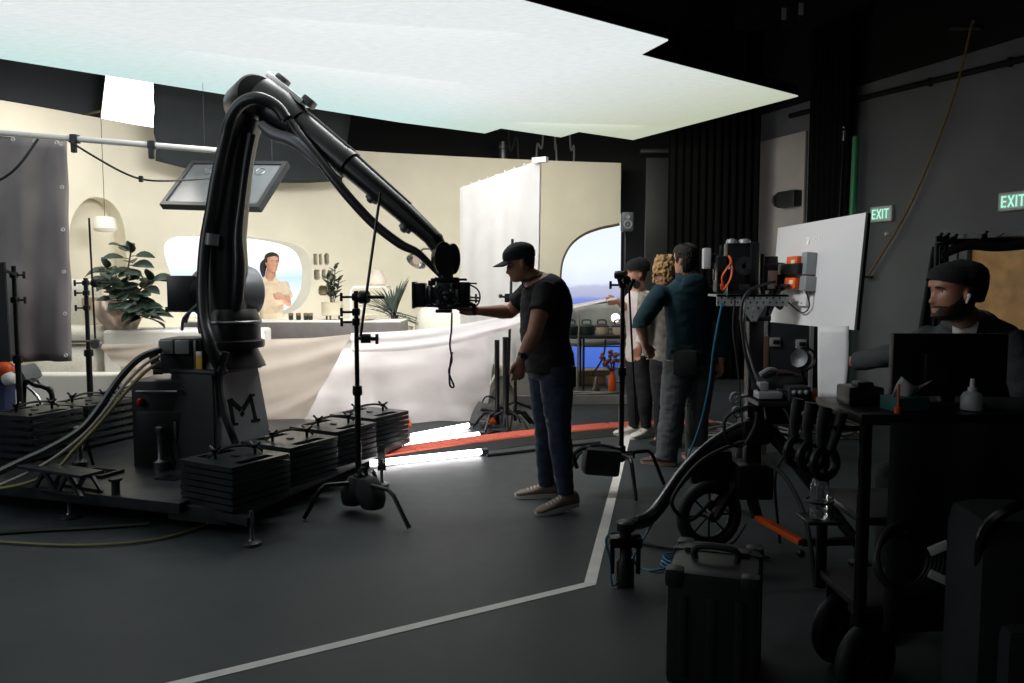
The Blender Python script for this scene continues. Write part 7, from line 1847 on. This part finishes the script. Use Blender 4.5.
# lower white card
a, b = P(818.5, 326, 3.78), P(849, 326, 3.66)
mb = MB(); f = quadfn(a, b, P(819, 398, 3.78), P(844, 400, 3.66))
mb.grid(lambda u, v: f(u, v) + V((0.012 * math.sin(v * 3) * (u - 0.5), -0.01 * math.sin(v * PI), 0)), 8, 10)
tag(mb.build('white_card', mat('white foam card', (205, 203, 203), 0.6), solid=0.006), 'narrow white card hanging below the white panel', 'card')
# clutter on the tray
def tz(px, Y=4.4): return V((P(px, 390, Y).x, Y, TZ + 0.015))
c = tz(772, 4.42); mb = MB(); rings = []
for i in range(9):
    t = i / 8; ring = []
    for j in range(20):
        an = 2 * PI * j / 20; k = math.sin(PI * (0.08 + 0.84 * t)) ** 0.5; ring.append(c + V((-0.12 + 0.3 * t, 0.1 * k * math.cos(an), 0.075 + 0.07 * k * math.sin(an) + 0.012 * noise.noise(V((t * 6, an, 1))))))
    rings.append(ring)
mb.loft(rings); r = thing('black_jacket', 'rolled black jacket with a grey and red edge lying on the stand tray', 'jacket', c); mb.build('cloth', M_cloth_black, r, angle=70)
mb = MB(); mb.tube([c + V((-0.09, -0.07, 0.13)), c + V((-0.04, -0.06, 0.155)), c + V((0.0, -0.05, 0.15))], 0.014, 8, 4); mb.mi = 1; mb.tube([c + V((0.0, -0.07, 0.135)), c + V((0.1, -0.06, 0.135))], 0.007, 6); mb.build('trim', [M_rigg, mat('dull red', (96, 34, 34), 0.6)], r)
c = tz(802, 4.5); r = thing('work_light', 'round grey work lamp head on the stand tray under the white panel', 'lamp', c)
mb = MB(); p = P(801, 359, 4.5); mb.lathe([(0.03, -0.05), (0.05, -0.03), (0.055, 0.02), (0.05, 0.035), (0.035, 0.03), (0.004, 0.02)], p, V((-0.6, -0.7, 0.2)), n=18); mb.build('lamp_head', M_rigg, r)
mb = MB(); mb.torus(p + V((0.02, 0.0, 0)), V((-0.6, -0.7, 0.2)), 0.062, 0.008, 20, 6); mb.cyl(V((p.x + 0.02, p.y + 0.03, c.z)), p + V((0.02, 0.03, -0.04)), 0.012, n=8); mb.lathe([(0.05, 0), (0.05, 0.012), (0.01, 0.02)], V((p.x + 0.02, p.y + 0.03, c.z)), n=12); mb.build('yoke', M_rig, r)
c = tz(768, 4.28); r = thing('camera_slider', 'grey camera plate clamp at the left of the stand tray', 'clamp', c)
mb = MB(); mb.box(c + V((0.0, 0, 0.03)), (0.13, 0.1, 0.04), 0.008); mb.box(c + V((-0.03, 0, 0.075)), (0.05, 0.06, 0.05), 0.01); mb.build('plate', M_rigg, r)
mb = MB(); mb.cyl(c + V((0.04, -0.03, 0.06)), c + V((0.22, -0.02, 0.04)), 0.008, n=8); mb.build('rod', M_steel, r)
c = tz(797, 4.27); r = thing('control_unit', 'small black control unit with an orange latch on the stand tray', 'control box', c)
mb = MB(); mb.box(c + V((0, 0, 0.04)), (0.12, 0.1, 0.08), 0.012); mb.build('body', M_dark, r)
for k in range(3):
    mb = MB(); mb.lathe([(0.011, 0), (0.012, 0.012), (0.006, 0.016)], c + V((-0.035 + 0.032 * k, -0.05, 0.05)), (0, -1, 0), n=10); mb.build('knob', M_rigg, r)
mb = MB(); mb.box(c + V((0.083, -0.01, 0.03)), (0.03, 0.05, 0.04), 0.006); mb.build('latch', M_orange, r)
# cables of the rig
def cable(name, label, pts, rad, m, k=6, grp=None):
    mb = MB(); mb.tube(pts, rad, 7, k); return tag(mb.build(name, m), label, 'cable', grp)
def flp(px, py, z): p = FL(px, py); return V((p.x, p.y, z))
cable('blue_cable', 'blue cable hanging from the bracket, looping down to the stand foot', [P(722, 303, 4.33), P(714, 345, 4.36), P(709, 385, 4.4), P(700, 425, 4.4), P(684, 465, 4.3), P(660, 510, 4.15), P(640, 545, 4.02), P(627, 568, 3.93), flp(613, 588, 0.012), P(610, 560, 3.9), P(606, 540, 3.92), P(612, 533, 3.94), P(620, 534, 3.96)], 0.0055, M_bluec)
cable('blue_cable', 'blue cable running low from the stand foot across to the spoked wheel', [P(628, 540, 3.95), flp(640, 575, 0.012) + V((0, 0.1, 0)), flp(660, 572, 0.012), flp(690, 560, 0.012)], 0.007, M_bluec)
mb = MB(); c = FL(680, 566)
for k in range(3): mb.torus(V((c.x, c.y, 0.01 + 0.014 * k)), (0.05 * k, 0, 1), 0.1 - 0.006 * k, 0.006, 24, 6)
tag(mb.build('blue_cable_coil', M_bluec), 'small coil of blue cable on the floor beside the black hard case', 'cable')
cable('black_cable', 'long black cable arching from the bracket down to the tray', [P(775, 282, 4.42), P(762, 285, 4.32), P(748, 292, 4.28), P(741, 310, 4.27), P(744, 345, 4.27), P(752, 378, 4.27), P(765, 398, 4.25)], 0.009, M_rubber)
cable('black_cable', 'thin black cable hanging left of the stand column', [P(735, 300, 4.32), P(733, 330, 4.32), P(738, 370, 4.34), P(741, 410, 4.36), P(744, 440, 4.4)], 0.005, M_rubber)
cable('grey_cable', 'pale grey cable draped over the front of the stand column', [P(745, 298, 4.3), P(745, 330, 4.28), P(752, 365, 4.3), P(762, 390, 4.3), P(766, 420, 4.32)], 0.006, mat('grey cable', (120, 122, 122), 0.5))
cable('black_cable', 'black cable looped round the left side of the stand column', [P(757, 405, 4.34), P(738, 410, 4.3), P(725, 420, 4.28), P(727, 440, 4.28), P(742, 446, 4.3), P(754, 428, 4.3), P(757, 412, 4.3)], 0.009, M_rubber)
cable('black_cable', 'black cable bundle along the left leg of the rolling stand', [P(752, 440, 4.32), P(725, 448, 4.28), P(700, 462, 4.2), P(680, 485, 4.12), P(672, 505, 4.1), P(690, 520, 4.15), P(712, 500, 4.2)], 0.011, M_rubber)
cable('black_cable', 'thick black cable bowing from the stand column to the monitor cart', [P(766, 462, 4.3), P(783, 475, 4.2), P(798, 500, 4.05), P(808, 530, 3.9), flp(815, 590, 0.015)], 0.012, M_rubber)
cable('black_cable', 'black cable rising beside the column towards the tray', [P(776, 400, 4.25), P(790, 420, 4.22), P(786, 450, 4.25), P(775, 480, 4.3), flp(780, 545, 0.012)], 0.008, M_rubber)
cable('black_cable', 'black cable along the floor in front of the spoked wheel', [flp(640, 545, 0.012), flp(680, 552, 0.012), flp(730, 556, 0.012), flp(770, 560, 0.012)], 0.009, M_rubber)
for k, (px, py, lab) in enumerate(((735, 398, 'upper pale cable clip left of the stand column'), (737, 412, 'lower pale cable clip left of the stand column'))):
    c = P(px, py, 4.33); mb = MB(); mb.torus(c, (0.3, -1, 0), 0.028, 0.007, 14, 6); mb.bar(c, V((RC.x - 0.04, 4.42, c.z)), 0.018, 0.012); tag(mb.build('cable_clip', M_rigg), lab, 'clip')
# flight case
fx0, fx1 = P(765, 350, 7.5).x, P(811, 350, 7.5).x; fz = 1.3
r = thing('flight_case', 'tall dark flight case with pale edges behind the white panel', 'case', V(((fx0 + fx1) / 2, 7.7, 0)))
mb = MB(); mb.box(((fx0 + fx1) / 2, 7.75, 0.06 + fz / 2), (fx1 - fx0 - 0.02, 0.5, fz), 0.006); mb.build('body', mat('slate laminate', (62, 66, 70), 0.5, 0, 0.08, 4), r)
mb = MB()
for x in (fx0, fx1): mb.bar((x, 7.5, 0.06), (x, 7.5, fz + 0.06), 0.035, 0.03)
for z in (0.075, fz + 0.05): mb.bar((fx0, 7.5, z), (fx1, 7.5, z), 0.03, 0.03)
mb.build('edge_trim', mat('aluminium edge', (205, 205, 205), 0.4, 0.3, 0.05), r)
for px, py in ((775, 342), (801, 344)):
    c = P(px, py, 7.49); mb = MB(); mb.box(c, (0.1, 0.02, 0.085), 0.008); l = mb.build('latch', mat('zinc latch', (210, 210, 208), 0.4, 0.2), r)
    mb = MB(); mb.box(c + V((0.01, -0.012, 0)), (0.06, 0.01, 0.04), 0.003); mb.build('latch_handle', M_dark, l)
for x in (fx0 + 0.08, fx1 - 0.08):
    for y in (7.58, 7.92):
        mb = MB(); mb.lathe([(0.03, -0.012), (0.03, 0.012)], (x, y, 0.03), (1, 0, 0), n=14); mb.build('caster', M_rubber, r)
for k, (px, lab) in enumerate(((751, 'pale wooden plank standing upright behind the stand column, left of two'), (765, 'pale wooden plank standing upright behind the stand column, right of two'))):
    c = P(px, 340, 6.9); zt_ = P(px, 336, 6.9).z; mb = MB(); mb.box((c.x, 6.9 + 0.01 * k, zt_ / 2), (0.07, 0.03, zt_), 0.004); mb.build; tag(mb.build('wooden_plank', mat('pale pine', (158, 128, 98), 0.6, 0, 0.15, 8)), lab, 'plank', 'planks behind the rolling stand')
random.seed(21)
for k, (px, py, rr, m_, lab) in enumerate(((722, 440, 0.2, M_cw, 'pale cable coil on the floor right of the teal sweatshirt man'), (765, 436, 0.24, M_rubber, 'black cable coil on the floor in front of the wooden planks'), (795, 439, 0.22, M_cw, 'pale cable coil on the floor in front of the flight case'), (838, 436, 0.22, M_cw, 'pale cable coil on the floor under the white card'))):
    c = FL(px, py); mb = MB()
    for q_ in range(6): mb.torus(V((c.x + random.uniform(-0.05, 0.05), c.y + random.uniform(-0.05, 0.05), 0.02 + 0.018 * q_)), (random.uniform(-0.12, 0.12), random.uniform(-0.12, 0.12), 1), rr * random.uniform(0.75, 1.05), 0.012, 26, 6)
    tag(mb.build('cable_coil', m_), lab, 'cable', 'cable coils on the floor at the back')
# black equipment stand before the door
ry = 6.4
rx0, rx1 = P(931, 300, ry).x, P(1075, 300, ry).x; rz_ = P(940, 243, ry).z
r = thing('clothes_rail', 'black tubular rail with rolled cloth in front of the wooden door', 'rack', V(((rx0 + rx1) / 2, ry, 0)))
for x in (rx0 + 0.03, rx1):
    mb = MB(); mb.cyl((x, ry, 0.03), (x, ry, rz_), 0.022, n=10); mb.bar((x, ry - 0.3, 0.02), (x, ry + 0.3, 0.02), 0.04); mb.build('post', M_rig, r)
mb = MB(); mb.tube([(rx0 + 0.03, ry, rz_ - 0.06), (rx0 + 0.08, ry, rz_ - 0.01), (rx0 + 0.2, ry, rz_ + 0.01), (rx1, ry, rz_ + 0.03)], 0.024, 8, 4); mb.build('top_rail', M_rig, r)
mb = MB(); mb.tube([(rx0 + 0.05, ry - 0.03, rz_ - 0.1), (rx0 + 0.25, ry - 0.03, rz_ - 0.02), (rx0 + 0.5, ry - 0.03, rz_ - 0.035), (rx0 + 0.8, ry - 0.03, rz_ + 0.0), (rx1, ry - 0.03, rz_ + 0.03)], [0.03, 0.04, 0.035, 0.045, 0.04], 10, 5); mb.build('rolled_cloth', M_cloth_black, r)
for px, py in ((938, 239), (945, 239), (953, 240), (983, 237)):
    c = P(px, py, ry - 0.04); mb = MB(); mb.box(c, (0.05, 0.05, 0.05), 0.01); mb.cyl(c, c + V((0.02, -0.02, 0.05)), 0.014, n=8); mb.build('clamp', M_rig, r)
mb = MB(); f = quadfn(V((rx0 - 0.0, ry + 0.02, rz_ - 0.03)), V((P(950, 250, ry).x, ry + 0.02, rz_ - 0.0)), V((rx0 - 0.22, ry + 0.02, 0.05)), V((P(962, 250, ry).x, ry + 0.02, 0.05)))
mb.grid(lambda u, v: f(u, v) + V((0, -0.03 * math.sin(u * 16) * (0.3 + v), 0)), 24, 10); mb.build('hung_cloth', M_cloth_black, r, angle=80, solid=0.006)
mb = MB()
for px in (940, 945, 958): mb.cyl(P(px, 246, ry - 0.05), P(px - 1, 330, ry - 0.05), 0.008, n=6)
mb.build('hanging_straps', M_rig, r)
# ================================================================== MONITOR CART
M_cart = mat('cart black', (33, 34, 35), 0.4, 0.2, 0.2)
cx0, cx1, cy0, cy1, cz = 1.2, 2.5, 2.72, 3.14, 1.06
ct = thing('monitor_cart', 'black equipment cart with large wheels carrying the monitor at the right', 'cart', V(((cx0 + cx1) / 2, (cy0 + cy1) / 2, 0)))
mb = MB(); mb.box(((cx0 + cx1) / 2, (cy0 + cy1) / 2, cz - 0.02), (cx1 - cx0, cy1 - cy0, 0.04), 0.008); mb.build('top_shelf', M_cart, ct)
for z in (0.68, 0.36):
    mb = MB(); mb.box(((cx0 + cx1) / 2, (cy0 + cy1) / 2, z), (cx1 - cx0 - 0.04, cy1 - cy0 - 0.02, 0.03), 0.006); mb.build('shelf', M_cart, ct)
for x in (cx0 + 0.03, cx1 - 0.03):
    for y in (cy0 + 0.03, cy1 - 0.03):
        mb = MB(); mb.cyl((x, y, 0.3), (x, y, cz - 0.01), 0.022, n=12); mb.build('post', M_blackm, ct)
for x, y in ((cx0 + 0.08, cy0 + 0.08), (cx0 + 0.1, cy1 - 0.06), (cx1 - 0.1, cy0 + 0.08), (cx1 - 0.1, cy1 - 0.06)):
    mb = MB(); c = V((x, y, 0.145)); a_ = V((0.45, -0.89, 0)); mb.torus(c, a_, 0.112, 0.032, 30, 10); w_ = mb.build('wheel', M_rubber, ct)
    mb = MB(); mb.lathe([(0.085, -0.018), (0.09, 0), (0.085, 0.018), (0.03, 0.02), (0.028, 0.032), (0.002, 0.032)], c, a_, n=20); mb.build('hub', M_cart, w_)
    mb = MB(); mb.bar(c + a_ * 0.045, c + a_ * 0.045 + V((0, 0, 0.17)), 0.04, 0.008); mb.bar(c - a_ * 0.045, c - a_ * 0.045 + V((0, 0, 0.17)), 0.04, 0.008); mb.box(c + V((0, 0, 0.18)), (0.1, 0.1, 0.02)); mb.build('fork', M_blackm, ct)
mb = MB(); mb.tube([(cx0 - 0.06, cy0 + 0.05, cz - 0.06), (cx0 - 0.06, cy1 - 0.05, cz - 0.06)], 0.012, 8)
for y in (cy0 + 0.06, cy1 - 0.06): mb.tube([(cx0 + 0.02, y, cz - 0.06), (cx0 - 0.06, y, cz - 0.06)], 0.01, 6)
mb.build('side_rail', M_blackm, ct)
mb = MB(); mb.box((cx0 - 0.05, 2.93, 0.63), (0.13, 0.13, 0.012), 0.003); mb.torus((cx0 - 0.055, 2.93, 0.7), (0, 0, 1), 0.05, 0.004, 20, 6); mb.cyl((cx0 - 0.005, 2.93, 0.63), (cx0 - 0.005, 2.93, 0.71), 0.004, n=6); mb.build('bottle_holder', M_blackm, ct)
mb = MB(); mb.box(((cx0 + cx1) / 2 + 0.1, 2.95, 0.55), (cx1 - cx0 - 0.4, 0.26, 0.24), 0.01); mb.build('equipment_drawer', M_cart, ct)
mb = MB(); mb.grid(lambda u, v: V((cx0 + 0.1 + (cx1 - cx0 - 0.12) * u, cy0 - 0.004 - 0.006 * math.sin(u * 30), cz - 0.03 - 0.74 * v)), 40, 4); mb.build('front_cover', M_cloth_black, ct, angle=80, solid=0.004)
# monitor, back towards us
a, b = P(889, 333, 2.97), P(1010, 334, 2.93); zt_ = a.z
r = thing('cart_monitor', 'wide black monitor seen from behind on the cart before the seated man', 'monitor', V(((a.x + b.x) / 2, 2.95, cz)))
mb = MB(); mb.box(((a.x + b.x) / 2, 2.95, (zt_ + cz + 0.03) / 2), (b.x - a.x, 0.035, zt_ - cz - 0.03), 0.008); mb.box(((a.x + b.x) / 2, 2.925, (zt_ + cz) / 2), (0.2, 0.03, 0.12), 0.01); mb.build('back_cover', M_cart, r)
mb = MB(); mb.box(((a.x + b.x) / 2, 2.95, cz + 0.006), (0.22, 0.14, 0.012), 0.004); mb.bar(((a.x + b.x) / 2, 2.955, cz + 0.01), ((a.x + b.x) / 2, 2.955, cz + 0.08), 0.05, 0.03); mb.build('foot', M_cart, r)
mb = MB(); mb.box(((a.x + b.x) / 2, 2.969, (zt_ + cz + 0.03) / 2), (b.x - a.x - 0.03, 0.004, zt_ - cz - 0.06)); mb.build('screen', mat('dark screen', (16, 18, 20), 0.2), r)
# tissue box
c = V((P(906, 396, 2.8).x, 2.81, cz)); r = thing('tissue_box', 'teal tissue box with a white tissue on the cart shelf', 'tissue box', c)
mb = MB(); mb.box(c + V((0, 0, 0.026)), (0.125, 0.1, 0.05), 0.004, rz=0.15); mb.build('box', mat('teal card', (48, 96, 90), 0.6), r)
mb = MB(); mb.grid(lambda u, v: c + lerpv(lerpv((-0.045, 0, 0.045), (0.03, 0.0, 0.045), u), lerpv((-0.02, -0.015, 0.122), (0.1, 0.01, 0.108), u), v) + V((0, 0.012 * math.sin(u * 7 + v * 3), -0.03 * math.sin(PI * u) * v)), 10, 8); mb.build('tissue', mat('tissue paper', (206, 208, 206), 0.9), r, angle=60, solid=0.001)
c2 = V((P(893, 395, 2.79).x, 2.75, cz)); mb = MB(); mb.cyl(c2 + V((0, 0, 0.002)), c2 + V((0.004, 0.008, 0.1)), 0.0045, n=8); mb.cyl(c2 + V((-0.0, 0, 0)), c2 + V((0, 0, 0.02)), 0.012, n=10)
tag(mb.build('orange_pen', M_orange), 'slim orange pen standing upright by the tissue box', 'pen')
c = V((P(972, 398, 2.8).x, 2.8, cz)); r = thing('spray_bottle', 'small white pump spray bottle on the cart shelf', 'bottle', c)
mb = MB(); mb.lathe([(0.03, 0), (0.036, 0.004), (0.036, 0.05), (0.028, 0.064), (0.014, 0.07)], c, n=20); mb.build('bottle', mat('frosted plastic', (196, 198, 198), 0.45), r)
mb = MB(); mb.lathe([(0.015, 0.068), (0.015, 0.082), (0.009, 0.085), (0.008, 0.112), (0.004, 0.114)], c, n=14); mb.build('pump', M_white, r)
c = V((P(866, 390, 2.9).x, 2.95, cz)); mb = MB(); mb.box(c + V((0, 0, 0.035)), (0.13, 0.12, 0.07), 0.01); mb.box(c + V((0.0, -0.02, 0.078)), (0.06, 0.06, 0.018), 0.006)
tag(mb.build('card_reader', M_cart), 'black boxy card reader on the left end of the cart top', 'card reader')
# clamps hanging on the side rail
for k, (px, lab) in enumerate(((819, 'black spring clamp hanging on the cart rail, closest to the white card'), (832, 'black spring clamp hanging on the cart rail between two others'), (846, 'black spring clamp hanging on the cart rail nearest the cart post'))):
    Yk = 3.02 - 0.1 * k; x = cx0 - 0.075 - 0.012 * (2 - k); c = V((x, Yk, cz - 0.09)); r = thing('spring_clamp', lab, 'clamp', c, 0, 'spring clamps on the cart rail')
    mb = MB(); mb.tube([c + V((-0.02, 0, -0.05)), c + V((-0.022, 0, 0.02)), c + V((-0.01, 0, 0.1))], [0.014, 0.02, 0.022], 10, 4); mb.build('handle', M_rubber, r)
    mb = MB(); mb.tube([c + V((0.0, -0.03, -0.05)), c + V((0.02, -0.035, 0.02)), c + V((0.035, -0.035, 0.085))], [0.014, 0.018, 0.02], 10, 4); mb.build('handle', M_rubber, r)
    mb = MB(); mb.torus(c + V((-0.01, -0.01, -0.1)), (0.4, -1, 0), 0.052, 0.016, 22, 8); mb.build('jaw', M_rig, r)
c = V((cx0 - 0.055, 2.93, 0.636)); r = thing('water_bottle', 'clear plastic water bottle held at the left side of the cart', 'bottle', c)
mb = MB(); mb.lathe([(0.028, 0), (0.033, 0.006), (0.033, 0.03), (0.031, 0.034), (0.033, 0.04), (0.033, 0.06), (0.031, 0.064), (0.033, 0.07), (0.033, 0.12), (0.024, 0.145), (0.013, 0.155), (0.013, 0.17)], c, n=20); mb.build('bottle', mat('clear plastic', (215, 225, 228), 0.08, 0, 0.0, trans=0.85), r)
mb = MB(); mb.lathe([(0.0145, 0.168), (0.0145, 0.184), (0.004, 0.185)], c, n=14); mb.build('cap', M_white, r)
# coil of cable with white ties hanging on the cart front
c = V((cx0 + 0.14, cy0 - 0.035, 0.56)); r = thing('hanging_coil', 'black cable coil with white ties hung on the cart front', 'cable', c)
mb = MB()
for k in range(5): mb.torus(c + V((0.005 * k, -0.006 * k, 0.004 * k)), (0.15, -1, 0.05 * k), 0.1 + 0.006 * k, 0.0085, 28, 6)
mb.cyl(c + V((0, 0.03, 0.09)), c + V((0, -0.03, 0.105)), 0.008, n=6); mb.build('coil', M_rubber, r)
for an in (0.5, -0.4):
    mb = MB(); d = V((math.cos(an), -0.05, math.sin(an))); mb.bar(c + d * 0.085 + V((0, -0.03, 0)), c + d * 0.15 + V((0, -0.04, 0)), 0.014, 0.03, 0.003); mb.build('tie', M_white, r)
# black bag / case in front of cart at the right edge
c = V((1.62, 2.42, 0)); r = thing('black_backpack', 'bulky black backpack standing at the lower right edge', 'bag', c)
mb = MB(); mb.box(c + V((0, 0, 0.42)), (0.46, 0.28, 0.82), 0.09, rz=-0.1); mb.build('body', M_cloth_black, r)
mb = MB(); mb.box(c + V((-0.01, -0.15, 0.3)), (0.34, 0.09, 0.42), 0.04, rz=-0.1); mb.build('front_pocket', M_cloth_black, r)
mb = MB(); mb.tube([c + V((-0.2, -0.05, 0.6)), c + V((-0.22, -0.1, 0.78)), c + V((-0.14, -0.12, 0.86)), c + V((-0.04, -0.06, 0.85))], 0.016, 8, 5); mb.build('handle', M_blackm, r)
# hard case
rz = -0.33; c = V((0.79, 3.02, 0.0)); r = thing('hard_case', 'black hard equipment case standing upright in the foreground', 'case', c, rz)
M_case = mat('black ribbed case', (42, 43, 44), 0.42, 0, 0.15)
w_, d_, h_ = 0.33, 0.4, 0.44
mb = MB(); mb.box((0, 0.0, 0.012 + h_ / 2), (w_, d_, h_), 0.03); mb.build('shell', M_case, r, world=False)
mb = MB(); mb.box((0, 0.06, 0.012 + h_ / 2), (w_ + 0.014, 0.03, h_ + 0.014), 0.012); mb.build('lid_seam', M_case, r, world=False)
for s in (-1, 1):
    mb = MB(); mb.box((s * 0.1, 0.06, h_ + 0.02), (0.045, 0.07, 0.02), 0.005); mb.build('latch', M_case, r, world=False)
    for t in (-1, 1):
        mb = MB(); mb.box((s * (w_ / 2 - 0.03), t * (d_ / 2 - 0.03), 0.012 + h_ - 0.03), (0.075, 0.075, 0.075), 0.025); mb.build('corner_guard', M_case, r, world=False)
mb = MB(); mb.tube([(-0.075, -0.03, h_), (-0.07, -0.03, h_ + 0.055), (0.07, -0.03, h_ + 0.055), (0.075, -0.03, h_)], 0.013, 8, 5); mb.build('handle', M_rubber, r, world=False)
for s in (-0.1, 0.0, 0.1):
    mb = MB(); mb.box((s, -d_ / 2 - 0.002, 0.012 + h_ * 0.45), (0.03, 0.012, h_ * 0.7), 0.005); mb.build('rib', M_case, r, world=False)
cable('blue_cable', 'blue and black cable lying over the top of the black hard case', [P(745, 525, 3.5), P(735, 540, 3.3), P(722, 549, 3.16), P(712, 556, 3.12), P(702, 566, 3.02), P(690, 574, 2.93)], 0.007, M_rubber)
# stool of the seated man
c = V((2.1, 3.6, 0)); r = thing('bar_stool', 'black stool under the seated man behind the cart', 'stool', c)
zs = D['pel'].z - 0.13
mb = MB(); mb.lathe([(0.17, 0), (0.185, 0.015), (0.185, 0.05), (0.16, 0.065), (0.01, 0.065)], c + V((0, 0, zs - 0.065)), n=24); mb.build('seat', M_cloth_black, r)
for k in range(4):
    an = k * PI / 2 + 0.6; d = V((math.cos(an), math.sin(an), 0)); mb = MB(); mb.cyl(c + d * 0.12 + V((0, 0, zs - 0.06)), c + d * 0.2 + V((0, 0, 0.0)), 0.014, n=8); mb.build('leg', M_blackm, r)
mb = MB(); mb.torus(c + V((0, 0, 0.28)), (0, 0, 1), 0.165, 0.01, 24, 6); mb.build('foot_ring', M_blackm, r)
# ================================================================== LIGHT
w = bpy.data.worlds.new('studio'); SC.world = w; w.use_nodes = True
w.node_tree.nodes['Background'].inputs[0].default_value = (0.75, 0.9, 1.0, 1); w.node_tree.nodes['Background'].inputs[1].default_value = 0.01
def area(name, loc, target, size, power, col=(1, 1, 1), sy=None):
    l = bpy.data.lights.new(name, 'AREA'); l.energy = power; l.color = col; l.shape = 'RECTANGLE'; l.size = size; l.size_y = sy or size
    o = bpy.data.objects.new(name, l); COL.objects.link(o); o.location = loc; d = V(target) - V(loc); o.rotation_euler = d.to_track_quat('-Z', 'Y').to_euler(); return o
area('set_fill', (-1.6, 7.6, 3.42), (-2.6, 9.6, 0.9), 2.6, 120, (1, 0.97, 0.93), 1.0)  # unseen lamp added under the LED ceiling to brighten the set
area('wall_wash_light', (-2.3, 9.55, 0.35), (-2.6, 11.6, 1.7), 3.2, 42, (1, 0.97, 0.93), 0.3)
area('left_wash_light', (-4.4, 7.9, 3.4), (-4.6, 9.0, 0.8), 1.2, 26, (1, 0.96, 0.9), 0.6)
area('cloth_fill', (-0.9, 6.3, 3.42), (-1.3, 8.4, 0.7), 2.0, 112, (1, 0.98, 0.96), 1.0)  # added lamp, unseen, brightens the hanging cloths
area('muslin_back_light', (-2.7, 8.2, 0.9), (-2.5, 7.5, 0.7), 1.8, 8, (1, 0.96, 0.92), 0.5)
area('side_fill', (-5.2, 2.6, 2.6), (2.2, 4.6, 1.5), 1.6, 25, (0.92, 0.97, 1.0), 1.2)  # unseen fill from the left, added for the white panel
sl_ = bpy.data.lights.new('rig_fill_spot', 'SPOT'); sl_.energy = 330; sl_.spot_size = math.radians(36); sl_.spot_blend = 1.0; sl_.shadow_soft_size = 0.35; sl_.color = (0.97, 0.99, 1.0)  # spot with no visible source, added to brighten the white panel
so_ = bpy.data.objects.new('rig_fill_spot', sl_); COL.objects.link(so_); so_.location = (-1.6, 3.3, 3.2); so_.rotation_euler = (V((1.9, 4.15, 1.45)) - so_.location).to_track_quat('-Z', 'Y').to_euler()
area('right_wall_fill', (0.9, 10.2, 3.3), (0.6, 12.4, 1.9), 1.6, 40, (1, 0.95, 0.8), 0.5)  # fill added for the dim right end of the set wall
area('room_fill', (-3.5, -2.2, 4.6), (2.0, 5.0, 1.0), 2.6, 14, (0.9, 0.97, 1.0))  # unseen fill added behind the camera
SC.view_settings.view_transform = 'Standard'; SC.view_settings.look = 'None'; SC.view_settings.gamma = 1.0; SC.view_settings.use_curve_mapping = False
SC.view_settings.exposure = 0.0
